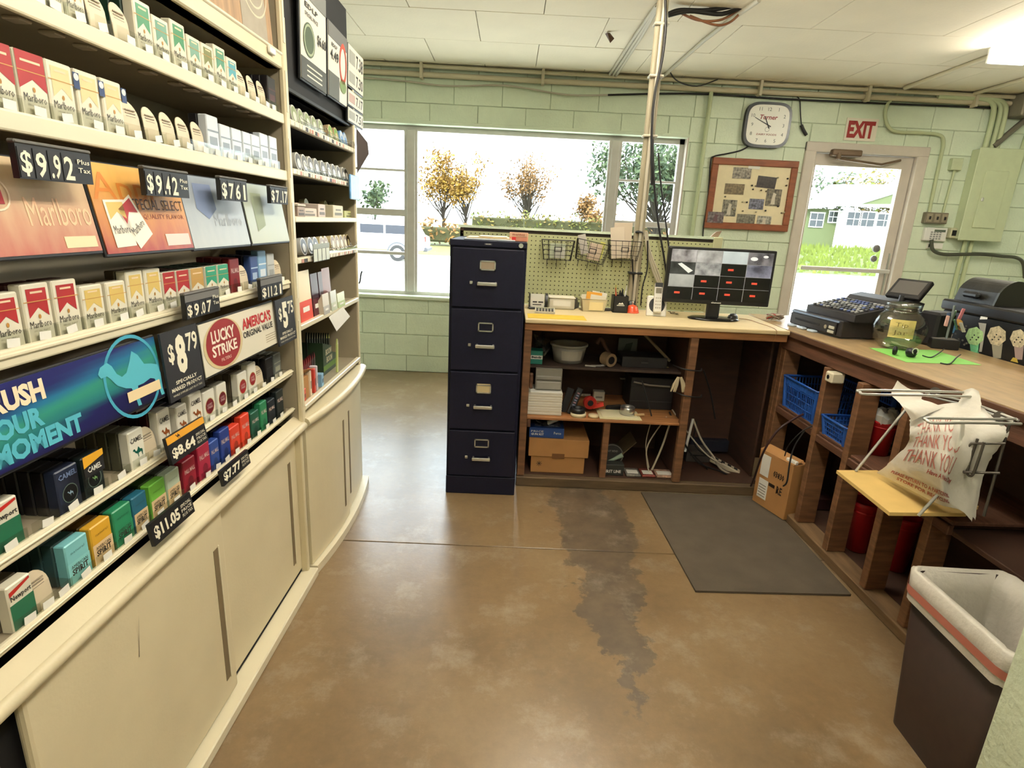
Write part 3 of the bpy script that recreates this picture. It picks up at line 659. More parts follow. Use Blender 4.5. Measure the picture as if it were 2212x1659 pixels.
# ------------------------------------------------------------------ cigarette packs
def camel_poly(o, w, h, flip=False):
    P = [(0, .80), (.05, .90), (.16, .94), (.22, .86), (.27, .70), (.34, .62), (.42, .66), (.50, .82), (.57, 1.0), (.66, .90), (.74, .70), (.86, .66), (.97, .60), (1.0, .42), (.985, .12), (1.0, 0), (.94, 0), (.92, .16), (.87, .36), (.80, .40), (.66, .36), (.56, .36), (.54, .18), (.56, 0), (.50, 0), (.485, .18), (.45, .36), (.36, .40), (.24, .50), (.16, .66), (.12, .72), (.03, .72)]
    out = []
    for a, b in P:
        a = 1-a if flip else a
        out.append((o[0], o[1]+a*w, o[2]+b*h))
    return out
E1 = .0004
def pack_mesh(kind, w, h, d, c1, c2, dk):
    "returns mesh: front face at x=0 looking +x, base at z=0, centred on y"
    mb = MB(); mats = [M['wrap']]
    def mi(c, **k):
        m = c if not isinstance(c, tuple) else col(c, .35, **k)
        if m not in mats: mats.append(m)
        return mats.index(m)
    body = mi(c1); mb.rbox(-d, 0, -w/2, w/2, 0, h, .0022, body)
    x = E1; y0, y1 = -w/2+.002, w/2-.002
    def R(a, b, c, e, m, xx=x): mb.add([(xx, a, c), (xx, b, c), (xx, b, e), (xx, a, e)], [(0, 1, 2, 3)], m)
    T = lambda s, yc, z, ww, hh, m, bold=.02, sh=0, xx=2*E1: mb.text(s, (xx, yc, z), Y_, Z_, ww, hh, m, bold, sh, 1, 'c')
    if kind == 'chevron':
        m = mi(c2); e = .006; top = h-.008 if dk != 'full' else h-.0005; a, b = (y0+e, y1-e) if dk != 'full' else (y0-.001, y1+.001)
        pk, sh = h*.60, h*.44
        mb.add([(x, a, top), (x, b, top), (x, b, sh), (x, 0, pk), (x, a, sh)], [(0, 3, 1), (0, 4, 3), (1, 3, 2)], m)
        R(a+.008, b-.008, h*.84, h*.875, mi((232, 206, 170)), 2*E1)
        R(-w/2, w/2, h*.70, h*.715, mi((200, 150, 80)), 2*E1)
        mb.disc((2*E1, 0, h*.45), Y_, Z_, .0028, .004, 8, mi((180, 130, 60)))
        if dk != 'full' or True: T('Marlboro', 0, h*.265, w*.78, h*.12, mi((58, 54, 46)), .0)
        T('SPECIAL SELECT', 0, h*.205, w*.6, h*.025, mi((150, 140, 116)), 0)
    elif kind == 'solid':
        T('PALL MALL', 0, h*.60, w*.78, h*.13, mi((226, 200, 190)), .01)
        mb.disc((x, 0, h*.30), Y_, Z_, w*.22, w*.26, 12, mi(c2))
    elif kind == 'spirit':
        R(y0-.001, y1+.001, 0.001, h*.55, mi(c2))
        T('AMERICAN', 0, h*.40, w*.72, h*.08, mi((52, 48, 40)), .0); T('SPIRIT', 0, h*.24, w*.72, h*.15, mi((52, 48, 40)), .03)
        T('natural', 0, h*.74, w*.6, h*.06, mi(tuple(int(v*.75) for v in c1)), 0)
    elif kind == 'newport':
        R(y0-.001, y1+.001, .001, h*.60, mi((34, 104, 74)))
        T('Newport', 0, h*.64, w*.82, h*.14, mi((30, 30, 30)), .02)
        mb.add([(2*E1, y0+.001, h*.78), (2*E1, y1-.002, h*.92), (2*E1, y1-.003, h*.97), (2*E1, y0+.001, h*.88)], [(0, 1, 2, 3)], mi((186, 44, 36)))
    elif kind == 'camel':
        T('CAMEL', 0, h*.70, w*.8, h*.13, mi((52, 48, 44)), .01)
        mb.poly(camel_poly((x, -w*.3, h*.30), w*.62, h*.26), mi(c2))
    elif kind == 'crush':
        T('CAMEL', 0, h*.78, w*.8, h*.12, mi((120, 140, 180)), .02)
        mb.disc((x, 0, h*.42), Y_, Z_, w*.34, w*.34, 18, mi((18, 22, 26))); mb.ring((2*E1, 0, h*.42), Y_, Z_, w*.31, w*.34, 18, mi((110, 130, 120)))
        mb.poly(camel_poly((2*E1, -w*.12, h*.36), w*.24, h*.12), mi(c2))
    elif kind == 'disc':
        mb.ring((x, 0, h*.50), Y_, Z_, w*.36, w*.40, 20, mi((200, 176, 120))); mb.disc((x, 0, h*.50), Y_, Z_, w*.36, w*.36, 20, mi(c2))
        T('LUCKY', 0, h*.52, w*.44, h*.07, mi((222, 190, 186)), .02); T('STRIKE', 0, h*.43, w*.46, h*.07, mi((222, 190, 186)), .02)
    elif kind == 'foil':
        R(y0, y1, h*.62, h*.66, mi(c2)); R(y0+.008, y1-.008, h*.30, h*.5, mi(c2)); R(y0, y1, h*.05, h*.22, mi((206, 200, 184)))
    elif kind == 'plain':
        R(y0, y1, h*.60, h*.63, mi(c2))
    return mb.mesh('cigarette_pack', mats)
PM = {}
def pack(fr, u, n, z, kind, c1, c2, label, h=.088, w=.056, d=.022, dk='', group='cigarette packs on the near rack', tilt=0):
    k = (kind, c1, c2, h, w, d, dk)
    if k not in PM: PM[k] = pack_mesh(kind, w, h, d, c1, c2, dk)
    return tag(link('cigarette_pack', PM[k], None, fr.w(n, u, z), (tilt, 0, fr.th)), label, 'cigarette pack', group)
TRAY = {}
def tray(fr, sh, u, n, z, w=.058, tagc=True, h=.03, root=None):
    "clear front stop with a price sticker, on the shelf"
    k = ('t', round(w, 3), h)
    if k not in TRAY:
        mb = MB(); mb.box(0, .0018, -w/2, w/2, 0, h); mb.box(-.10, .001, w/2-.001, w/2, 0, h*.9)
        TRAY[k] = mb.mesh('pusher_tray', M['clear'])
        TRAY['s'] = MB().box(0, .0006, -.012, .012, 0, .014).mesh('price_sticker', M['paper'])
        TRAY['p'] = MB().text('9.07', (.0009, -.007, .005), Y_, Z_, .014, .005, 0, 0, 0, 1).mesh('price_print', col((70, 66, 64)))
    link('pusher_tray', TRAY[k], sh, (n, u, z))
    if tagc:
        s = link('price_sticker', TRAY['s'], sh, (n+.002, u+random.uniform(-.008, .008), z+.006), (random.uniform(-.18, .18), 0, 0))
PAD = {}
def paddle(sh, u, n, z, w=.05, h=.075):
    if 'p' not in PAD:
        mb = MB(); V = []; N = 10
        pr = [(-w/2, 0)]+[(-w/2*math.cos(t), h*.62+h*.38*math.sin(t)) for t in [math.pi*k/N for k in range(N+1)]]+[(w/2, 0)]
        pts = [(-(.012*(b/h)**2), a, b) for a, b in pr]
        mb.prism(pts, (-.0015, 0, 0))
        for k in range(3): mb.box(-.006, -.0045, -w*.3, w*.3, h*.60+k*.006, h*.60+k*.006+.002, 1)
        PAD['p'] = mb.mesh('pusher_paddle', [mat('pusher_white', (214, 198, 168), .5), col((150, 136, 116))])
    link('pusher_paddle', PAD['p'], sh, (n, u, z))
WHT, RED, GLD, GRN_, TEAL = (228, 221, 198), (168, 42, 44), (216, 186, 104), (70, 140, 100), (128, 196, 196)
CW = {'red': RED, 'gold': GLD, 'green': GRN_}
def put_row(row, zi, rn, phrase, items, trayh=.03, back=None):
    z0, n0, lh = SH[zi]; zb = z0+lh-.006; k = 0; cnt = 0
    for it in items:
        x0, x1, kind = it[0], it[1], it[2]
        ua, ub = R1.u(x0, n0-.008, zb), R1.u(x1, n0-.008, zb); u = (ua+ub)/2; w = min(max(ub-ua, .045), .0575)
        tray(R1, SHELF[zi], u, n0-.006, zb, w+.002, it[3] is not None, trayh)
        if kind == 'pad':
            paddle(SHELF[zi], u, n0-.014, zb); continue
        if kind == 'gap': continue
        look, c1, c2, h, dk = it[3:8]
        pack(R1, u, n0-.010, zb, kind, c1, c2, '%s pack from the left on the %s, %s' % (ORD[cnt], phrase, look), h, round(w-.001, 3), .022, dk)
        cnt += 1
        for b in range(it[8] if len(it) > 8 else 0):
            pack(R1, u, n0-.010-.0235*(b+1), zb, 'plain', it[9] if len(it) > 9 else c1, tuple(int(v*.8) for v in c1), '%s pack queued behind the %s from left on the %s' % (ORD[b], ORD[cnt-1], phrase), h, round(w-.001, 3), .022, '', 'packs queued behind front packs')
S, T_ = .087, .099
ch = lambda a, b, c, cname, h=S, dk='', n=0: (a, b, 'chevron', cname+' and white', WHT, c, h, dk, n, (70, 20, 20) if c == RED else (84, 66, 40) if c == GLD else (30, 60, 44))
GLP = (222, 204, 150)
put_row(0, 0, 0, 'top shelf', [ch(60, 104, GLP, 'pale gold'), ch(104, 142, GLP, 'cream'), ch(147, 193, GLP, 'pale'), (207, 244, 'pad', 1), (254, 297, 'pad', 1), ch(300, 338, GRN_, 'tall green', T_, n=2), ch(340, 374, (104, 150, 130), 'grey green'), ch(377, 411, GRN_, 'taller green', T_, n=2), ch(413, 441, (120, 160, 140), 'soft green'), ch(443, 468, (126, 130, 84), 'olive'), ch(469, 495, (90, 146, 120), 'blue green', T_, n=2), ch(496, 518, (90, 160, 170), 'teal blue'), (520, 542, 'pad', 1), (544, 562, 'pad', 1), (565, 582, 'pad', 1), (583, 600, 'foil', 'black', (26, 22, 24), (80, 40, 40), T_, '', 2)])
put_row(1, 1, 1, 'second shelf', [ch(-22, 49, RED, 'bright red', T_, 'full', 1), ch(53, 118, RED, 'deep red', T_, 'full', 1), ch(120, 175, GLP, 'gold stickered', T_), ch(178, 231, GLP, 'gold banded', T_), ch(234, 277, GLP, 'gold edged', T_), (280, 320, 'pad', 1), (322, 359, 'pad', 1), (360, 392, 'pad', 1), (394, 423, 'pad', 1), (425, 454, 'pad', 1)] +
        [(a, b, 'foil', n, (206, 212, 216), (128, 136, 142), h, '', 1, (24, 22, 24)) for a, b, n, h in ((454, 479, 'tall silver', T_), (482, 504, 'silver', S), (506, 528, 'silver foil', S), (530, 547, 'grey silver', S), (548, 566, 'shiny silver', S), (567, 584, 'pale silver', T_), (587, 603, 'silver white', T_))])
put_row(2, 2, 2, 'shelf below the posters', [ch(-5, 62, RED, 'red', .090, n=1), ch(68, 127, RED, 'tall red', T_, n=1), ch(132, 184, RED, 'tall red taped', T_, n=1), ch(189, 236, GLD, 'short gold', .083, n=1), ch(242, 283, GLD, 'gold', .083, n=1), ch(286, 321, GLD, 'tall gold', T_, n=1), ch(324, 358, GLD, 'tall yellow', T_, n=1), ch(361, 387, RED, 'crimson', S, 'full', 3), ch(390, 416, RED, 'raspberry red', S, 'full', 3), ch(419, 447, (190, 150, 80), 'amber', S, 'full', 3), ch(451, 474, (50, 150, 116), 'emerald', S, 'full', 3), ch(477, 499, (50, 150, 116), 'emerald green', S, 'full', 3),
        (502, 523, 'solid', 'maroon', (126, 30, 36), (100, 24, 30), T_, '', 3), (526, 545, 'pad', 1), (546, 562, 'foil', 'navy blue', (50, 74, 128), (170, 190, 214), T_, '', 3, (20, 26, 52)), (563, 580, 'foil', 'light blue', (126, 164, 196), (220, 226, 230), T_+.012, '', 2, (20, 26, 52)), (582, 597, 'foil', 'silver grey', (190, 192, 188), (150, 152, 150), T_, '', 1), (599, 616, 'pad', 1)])
BLK = (20, 20, 26)
put_row(3, 3, 3, 'shelf under the blue banner', [(-10, 63, 'newport', 'green and white', WHT, WHT, S, '', 3, (90, 80, 62)), (70, 128, 'gap', 1), (136, 184, 'crush', 'dark blue printed', (36, 44, 66), (140, 170, 190), S, '', 5, BLK), (191, 233, 'crush', 'dark green printed', (30, 40, 40), (130, 180, 110), S, '', 5, BLK), (240, 283, 'gap', 1), (288, 320, 'camel', 'white with green animal', (236, 232, 214), (20, 92, 76), S, '', 4, (86, 84, 66)), (322, 346, 'pad', 1), (351, 377, 'camel', 'white with brown animal', (232, 226, 208), (150, 84, 40), T_, '', 4, (70, 22, 24)), (389, 412, 'camel', 'cream with brown animal', (232, 226, 208), (150, 84, 40), S, '', 4, (28, 28, 40)), (417, 444, 'camel', 'upright with brown animal', (232, 226, 208), (150, 84, 40), T_, '', 4, (28, 28, 40)),
        (446, 470, 'disc', 'white with maroon disc', (232, 228, 212), (110, 24, 36), S, '', 4, (92, 82, 66)), (475, 495, 'disc', 'white with wine disc', (232, 228, 212), (110, 24, 36), S, '', 4, (92, 82, 66)), (498, 515, 'gap', 1), (518, 539, 'disc', 'white with red disc', (232, 228, 212), (150, 34, 40), S, '', 4, (92, 82, 66)), (541, 558, 'disc', 'white with bright disc', (232, 228, 212), (150, 34, 40), T_, '', 4, (92, 82, 66)), (560, 576, 'pad', 1), (579, 593, 'plain', 'black', (28, 26, 28), (60, 60, 60), S, '', 4), (595, 610, 'foil', 'grey', (96, 100, 96), (150, 150, 130), S, '', 3)], .026)
CRM = (226, 196, 150)
sp = lambda a, b, c1, n, c2=CRM, h=S: (a, b, 'spirit', n, c1, c2, h, '', 4, tuple(int(v*.45) for v in c1))
so = lambda a, b, c1, n, h=S: (a, b, 'solid', n, c1, tuple(int(v*.75) for v in c1), h, '', 4, tuple(int(v*.5) for v in c1))
put_row(4, 4, 4, 'bottom shelf', [(35, 87, 'newport', 'green and white', WHT, WHT, S, '', 3, (90, 80, 62)), (91, 115, 'pad', 1), (120, 150, 'gap', 1), sp(155, 205, (124, 192, 196), 'aqua blue', (132, 200, 200)), sp(208, 253, (218, 166, 50), 'yellow'), sp(256, 295, (42, 132, 92), 'green', (42, 132, 92)), sp(297, 327, (40, 104, 128), 'petrol blue'), sp(333, 366, (112, 182, 66), 'lime'), sp(368, 396, (186, 200, 176), 'pale grey green'), so(401, 431, (140, 28, 46), 'red'), so(435, 460, (166, 40, 66), 'tall crimson', T_), so(460, 479, (44, 72, 142), 'blue'), so(482, 502, (36, 58, 130), 'tall blue', T_), so(503, 523, (212, 66, 44), 'orange red'), so(526, 544, (224, 72, 46), 'tall orange red', T_), so(547, 564, (34, 88, 66), 'dark green'), so(567, 581, (44, 128, 84), 'tall green', T_), so(583, 598, (32, 40, 46), 'black'), so(601, 616, (32, 40, 40), 'tall black', T_)], .026)
# blue sticker seals on the gold packs of the second shelf
for i, x in enumerate((168, 222, 270)):
    u = R1.u(x, -.008, 1.6); s = MB(); s.box(0, .0006, -.007, .007, 0, .026); o = s.obj('promotion_sticker', col((40, 62, 104)), SHELF[1], (-.0088, u, 1.600))
    MB().disc((.0008, 0, .019), Y_, Z_, .006, .006, 12).obj('sticker_print', M['paper'], o)
# yellow coupon card on the green printed pack
u = R1.u(206, -.005, .92); cp_ = thing('coupon_card', 'black coupon card with yellow corner leaning on a dark green pack', 'coupon', R1.w(-.006, u, .866+.052), (0, 0, R1.th))
MB().box(0, .001, -.026, .026, 0, .042).obj('card_board', col((24, 24, 26)), cp_)
mb = MB(); mb.add([(.0014, -.026, .042), (.0014, -.026, .020), (.0014, .026, .030), (.0014, .026, .042)], [(0, 1, 2, 3)]); mb.obj('yellow_corner', col((232, 170, 40)), cp_)
mb = MB(); mb.text('CAMEL', (.0016, 0, .008), Y_, Z_, .036, .011, 0, .02, 0, 1, 'c'); mb.obj('card_lettering', M['paper'], cp_)
# ------------------------------------------------------------------ advertising panels and price signs on the near rack
def sign(name, label, cat, fr, TL, TR, BL, BR, n, tilt=0, d=.006, board=None, rim=None):
    "flat sign measured at its corners; returns (root, width, height); face at x=d"
    a, b, c, e = (fr.hit(*q, n) for q in (TL, TR, BL, BR))
    u0, u1 = (a[0]+c[0])/2, (b[0]+e[0])/2; z0, z1 = (c[1]+e[1])/2, (a[1]+b[1])/2
    r_ = thing(name, label, cat, fr.w(n, u0, z0), (0, tilt, fr.th))
    if rim: MB().rbox(-.004, d-.002, -.004, u1-u0+.004, -.006, z1-z0+.004, .002).obj('sign_frame', rim, r_)
    MB().box(0, d, 0, u1-u0, 0, z1-z0).obj('sign_board', board or M['black'], r_)
    return r_, u1-u0, z1-z0
WP = col((240, 232, 206), .5)
def price(name, label, TL, TR, BL, BR, n, chars, extra=None, strip=None, fr=R1, tilt=0):
    r_, w, h = sign(name, label, 'price sign', fr, TL, TR, BL, BR, n, tilt, .010, M['black'])
    ex = .26 if extra else 0; cw = w*(1-ex)/len(chars)
    hh = h*(.88 if not strip else .62)
    if strip: MB().box(.010, .0108, 0, w, h*.72, h).obj('top_strip', strip, r_)
    for i, cchar in enumerate(chars):
        mb = MB(); mb.box(.010, .0112, i*cw+.0015, (i+1)*cw-.0015, h*.04, h*.04+hh); o = mb.obj('digit_tile', col((38, 38, 40)), r_)
        MB().text(cchar, (.0118, (i+.5)*cw, h*.08), Y_, Z_, cw*(.30 if cchar == '1' else .72), hh*.84, 0, .02, 0, 2, 'c').obj('digit', WP, o)
    if extra:
        mb = MB()
        for j, t_ in enumerate(extra): mb.text(t_, (.0118, w*(1-ex/2), h*(.62-.27*j)), Y_, Z_, w*ex*.7, h*.16, 0, .01, 0, 1, 'c')
        mb.obj('small_print', WP, r_)
    MB().rbox(-.001, .012, -.002, w+.002, h, h+.006, .002).obj('top_rail', col((92, 90, 86)), r_)
    return r_
# large posters
def poster(label, TL, TR, BL, BR, board, n=.012, tilt=-.17):
    return sign('brand_poster', label, 'poster', R1, TL, TR, BL, BR, n, tilt, .006, board, M['black'])
def vgrad(key, top, bot, z0, z1, noise=.25):
    m = bpy.data.materials.new(key); m.use_nodes = True; nt = m.node_tree; b = nt.nodes['Principled BSDF']; b.inputs['Roughness'].default_value = .35
    tc = nt.nodes.new('ShaderNodeTexCoord'); sp_ = nt.nodes.new('ShaderNodeSeparateXYZ'); nt.links.new(tc.outputs['Object'], sp_.inputs[0])
    n = nt.nodes.new('ShaderNodeTexNoise'); n.inputs['Scale'].default_value = 26; n.inputs['Detail'].default_value = 6; mp = nt.nodes.new('ShaderNodeMapping'); mp.inputs['Scale'].default_value = (1, 1.6, .5)
    nt.links.new(tc.outputs['Object'], mp.inputs[0]); nt.links.new(mp.outputs[0], n.inputs['Vector'])
    a = nt.nodes.new('ShaderNodeMapRange'); a.inputs[1].default_value = z0; a.inputs[2].default_value = z1; nt.links.new(sp_.outputs[2], a.inputs[0])
    s = nt.nodes.new('ShaderNodeMath'); s.operation = 'MULTIPLY_ADD'; s.inputs[1].default_value = noise*2; s.inputs[2].default_value = -noise; nt.links.new(n.outputs['Fac'], s.inputs[0])
    t = nt.nodes.new('ShaderNodeMath'); t.operation = 'ADD'; nt.links.new(a.outputs[0], t.inputs[0]); nt.links.new(s.outputs[0], t.inputs[1])
    r_ = nt.nodes.new('ShaderNodeValToRGB'); r_.color_ramp.elements[0].color = lin(bot)+(1,); r_.color_ramp.elements[1].color = lin(top)+(1,)
    nt.links.new(t.outputs[0], r_.inputs[0]); nt.links.new(r_.outputs[0], b.inputs['Base Color']); return m
r_, w, h = poster('red and cream brand poster at far left under the second shelf', (-140, 330), (184, 345), (-150, 556), (219, 549), vgrad('poster_red', (216, 192, 150), (168, 74, 64), -.02, .13))
MB().text('Marlboro', (.0065, w*.52, h*.30), Y_, Z_, w*.46, h*.30, 0, 0, 0, 2).obj('poster_lettering', col((236, 190, 150)), r_)
MB().box(.0064, .0068, w*.72, w*.97, h*.05, h*.18).obj('warning_label', col((236, 212, 170)), r_)
MB().box(.0064, .0068, 0, w*.40, h*.52, h).obj('red_corner', col((160, 30, 36)), r_)
mb = MB(); mb.ring((.0070, w*.36, h*.62), Y_, Z_, .022, .025, 20); mb.obj('round_emblem', col((236, 210, 180)), r_)
r_, w, h = poster('orange brand poster with two printed packs, second from left', (190, 346), (386, 372), (236, 549), (424, 535), vgrad('poster_orange', (226, 172, 84), (158, 60, 46), .0, .15))
MB().text('Appl', (.0065, w*.02, h*.50), Y_, Z_, w*.62, h*.40, 0, 0, 0, 2).obj('ghost_lettering', col((206, 124, 40)), r_)
MB().text('SPECIAL SELECT', (.0067, w*.38, h*.50), Y_, Z_, w*.60, h*.13, 0, 0, 0, 2).obj('poster_lettering', col((74, 40, 26)), r_)
MB().text('QUALITY FLAVOR', (.0067, w*.46, h*.38), Y_, Z_, w*.50, h*.07, 0, 0, 0, 1).obj('small_lettering', col((120, 50, 34)), r_)
for (yy, zz, rot, cc) in ((w*.20, h*.07, .04, GLD), (w*.42, h*.12, .5, RED)):
    o = MB().box(0, .0006, -.026, .026, 0, .078).obj('printed_pack', col((240, 232, 214)), r_, (.0066, yy, zz), (rot, 0, 0)); o.scale = (1, 1.12, 1.12)
    mb = MB(); mb.add([(.0008, -.021, .074), (.0008, .021, .074), (.0008, .021, .046), (.0008, 0, .058), (.0008, -.021, .046)], [(0, 3, 1), (0, 4, 3), (1, 3, 2)]); mb.obj('pack_band', col(cc), o)
    MB().text('Marlboro', (.001, 0, .022), Y_, Z_, .042, .014, 0, .0, 0, 1, 'c').obj('pack_lettering', col((40, 36, 34)), o)
MB().box(.0064, .0068, w*.66, w*.97, h*.05, h*.20).obj('warning_label', col((226, 206, 196)), r_)
r_, w, h = poster('silver blue brand poster, third from left', (392, 374), (526, 392), (423, 538), (538, 527), vgrad('poster_silver', (138, 146, 156), (176, 180, 176), .0, .14))
MB().poly([(.0066, w*.2, h*.9), (.0066, w*.48, h*.9), (.0066, w*.5, h*.55), (.0066, w*.34, h*.4), (.0066, w*.18, h*.55)]).obj('printed_crest', col((112, 126, 158)), r_)
MB().text('Marlboro', (.0066, w*.42, h*.30), Y_, Z_, w*.5, h*.18, 0, 0, 0, 1).obj('poster_lettering', col((152, 158, 164)), r_)
r_, w, h = poster('pale green brand poster, fourth from left', (529, 394), (610, 404), (545, 526), (627, 521), vgrad('poster_pale', (158, 166, 150), (168, 170, 142), .0, .14))
MB().poly([(.0066, w*.2, h*.85), (.0066, w*.45, h*.85), (.0066, w*.42, h*.3), (.0066, w*.2, h*.2)]).obj('printed_crest', col((140, 150, 122)), r_)
GS = col((104, 102, 98))
price('price_sign', 'price sign reading nine ninety-two over the red poster', (16, 302), (181, 338), (28, 385), (190, 398), .03, ['$', '9', '.9', '2'], ['Plus', 'Tax'])
price('price_sign', 'price sign reading nine forty-two over the orange poster', (296, 362), (392, 377), (308, 424), (402, 426), .03, ['$', '9', '.4', '2'], ['Plus', 'Tax'])
price('price_sign', 'price sign reading seven sixty-one over the silver poster', (463, 383), (522, 393), (471, 433), (528, 435), .03, ['$', '7', '6', '1'])
price('price_sign', 'small price sign over the pale green poster', (574, 402), (612, 408), (579, 440), (616, 441), .03, ['$', '7', '.1', '7'])
price('price_sign', 'price sign reading nine oh seven on the shelf below the posters', (386, 636), (461, 627), (396, 690), (470, 670), .012, ['$', '9', '.0', '7'], ['Plus', 'Tax'], GS)
price('price_sign', 'price sign reading eleven twenty-one at the right of the shelf below the posters', (553, 604), (601, 597), (559, 648), (605, 636), .012, ['$', '11', '.2', '1'], None, GS)
# tall price cards
def tall_price(label, TL, TR, BL, BR, n, big, cents):
    r_, w, h = sign('price_card', label, 'price sign', R1, TL, TR, BL, BR, n, -.05, .005, col((46, 46, 50), .4))
    mb = MB(); mb.text('$', (.0055, w*.20, h*.52), Y_, Z_, w*.16, h*.30, 0, .03, 0, 2, 'c'); mb.text(big, (.0055, w*.46, h*.34), Y_, Z_, w*.28, h*.58, 0, .05, 0, 2, 'c'); mb.text(cents, (.0055, w*.80, h*.62), Y_, Z_, w*.32, h*.28, 0, .02, 0, 2, 'c')
    mb.obj('price_lettering', WP, r_)
    mb = MB(); mb.text('SPECIALLY', (.0055, w*.5, h*.22), Y_, Z_, w*.6, h*.055, 0, .02, 0, 1, 'c'); mb.text('MARKED PRODUCT', (.0055, w*.5, h*.13), Y_, Z_, w*.86, h*.06, 0, .02, 0, 1, 'c'); mb.text('WHILE SUPPLIES LAST PLUS TAX', (.0055, w*.5, h*.06), Y_, Z_, w*.84, h*.03, 0, .0, 0, 1, 'c')
    mb.obj('small_print', WP, r_); return r_
tall_price('dark price card reading eight seventy-nine beside the round red emblem', (343, 722), (424, 700), (368, 864), (441, 838), .014, '8', '79')
tall_price('dark price card reading five seventy-five at the rack end', (594, 648), (634, 640), (602, 745), (638, 734), .014, '5', '75')
# banners
bn = bpy.data.materials.new('banner_print'); bn.use_nodes = True
def banner_mat(m, w, h):
    nt = m.node_tree; b = nt.nodes['Principled BSDF']; b.inputs['Roughness'].default_value = .3
    tc = nt.nodes.new('ShaderNodeTexCoord'); sp_ = nt.nodes.new('ShaderNodeSeparateXYZ'); nt.links.new(tc.outputs['Object'], sp_.inputs[0])
    a = nt.nodes.new('ShaderNodeMath'); a.operation = 'MULTIPLY_ADD'; a.inputs[1].default_value = -.12; nt.links.new(sp_.outputs[1], a.inputs[0]); nt.links.new(sp_.outputs[2], a.inputs[2])
    n = nt.nodes.new('ShaderNodeTexNoise'); n.inputs['Scale'].default_value = 9; mp = nt.nodes.new('ShaderNodeMapping'); mp.inputs['Scale'].default_value = (1, .25, 4); nt.links.new(tc.outputs['Object'], mp.inputs[0]); nt.links.new(mp.outputs[0], n.inputs['Vector'])
    c = nt.nodes.new('ShaderNodeMath'); c.operation = 'MULTIPLY_ADD'; c.inputs[1].default_value = .06; nt.links.new(n.outputs['Fac'], c.inputs[0]); nt.links.new(a.outputs[0], c.inputs[2])
    mr = nt.nodes.new('ShaderNodeMapRange'); mr.inputs[1].default_value = -.03; mr.inputs[2].default_value = h+.0; nt.links.new(c.outputs[0], mr.inputs[0])
    r_ = nt.nodes.new('ShaderNodeValToRGB'); e = r_.color_ramp.elements
    for k in range(4): e.new(.5)
    for i, (p_, cc) in enumerate(((0, (22, 24, 46)), (.30, (30, 30, 84)), (.42, (40, 120, 122)), (.58, (52, 140, 122)), (.72, (36, 110, 150)), (.88, (34, 36, 98)))): e[i].position = p_; e[i].color = lin(cc)+(1,)
    nt.links.new(mr.outputs[0], r_.inputs[0]); nt.links.new(r_.outputs[0], b.inputs['Base Color'])
r_, w, h = sign('brand_banner', 'long dark blue banner with pale blue animal logo', 'banner', R1, (-190, 880), (338, 734), (-170, 1080), (352, 868), .004, -.08, .006, bn, M['black'])
banner_mat(bn, w, h); LB = col((86, 178, 196), .4)
uR = lambda x: R1.u(x, .008, 1.05)-R1.hit(-180, 960, .004)[0]
mb = MB(); mb.text('CRUSH', (.0068, uR(119), h*.66), Y_, Z_, uR(119)-uR(-34), h*.27, 0, .05, 0, 2, 'r'); mb.obj('banner_headline', col((244, 226, 190)), r_)
mb = MB(); mb.text('YOUR', (.0068, uR(104), h*.35), Y_, Z_, uR(104)-uR(-34), h*.26, 0, .05, 0, 2, 'r'); mb.text('MOMENT', (.0068, uR(177), h*.06), Y_, Z_, uR(177)-uR(-16), h*.26, 0, .05, 0, 2, 'r'); mb.obj('banner_lettering', LB, r_)
mb = MB(); mb.poly(camel_poly((.0070, uR(228), h*.03), w*.995-uR(228), h*.86)); mb.obj('animal_logo', LB, r_)
mb = MB(); mb.ring((.0067, uR(297), h*.50), Y_, Z_, .078, .085, 36); mb.obj('ring_emblem', col((60, 150, 176)), r_)
MB().box(.0074, .0078, uR(276), uR(345), h*.14, h*.30).obj('warning_label', col((232, 208, 164)), r_)
r_, w, h = sign('brand_banner', 'white banner with round red emblem and red headline', 'banner', R1, (427, 697), (590, 657), (441, 810), (596, 745), .004, -.06, .006, col((226, 218, 196), .4), M['black'])
mb = MB(); mb.disc((.0066, w*.25, h*.50), Y_, Z_, w*.235, h*.499, 36); mb.obj('emblem_rim', col((206, 186, 140)), r_)
mb = MB(); mb.disc((.0070, w*.25, h*.52), Y_, Z_, w*.205, h*.465, 36); mb.obj('emblem_disc', col((142, 34, 36)), r_)
mb = MB(); mb.text('LUCKY', (.0074, w*.25, h*.56), Y_, Z_, w*.28, h*.25, 0, .03, 0, 2, 'c'); mb.text('STRIKE', (.0074, w*.25, h*.30), Y_, Z_, w*.30, h*.22, 0, .03, 0, 2, 'c'); mb.text('FILTERS', (.0074, w*.25, h*.17), Y_, Z_, w*.12, h*.06, 0, 0, 0, 1, 'c'); mb.obj('emblem_lettering', col((238, 226, 206)), r_)
MB().text("AMERICA'S", (.0066, w*.50, h*.60), Y_, Z_, w*.44, h*.25, 0, .04, 0, 2).obj('headline', col((178, 40, 42)), r_)
MB().text('ORIGINAL VALUE', (.0066, w*.50, h*.42), Y_, Z_, w*.45, h*.14, 0, .03, 0, 2).obj('subhead', col((44, 40, 36)), r_)
mb = MB()
for k in range(4): mb.box(.0062, .0066, w*.82, w*.98, h*.28-k*.007, h*.28-k*.007+.002)
mb.obj('warning_print', col((160, 146, 120)), r_)
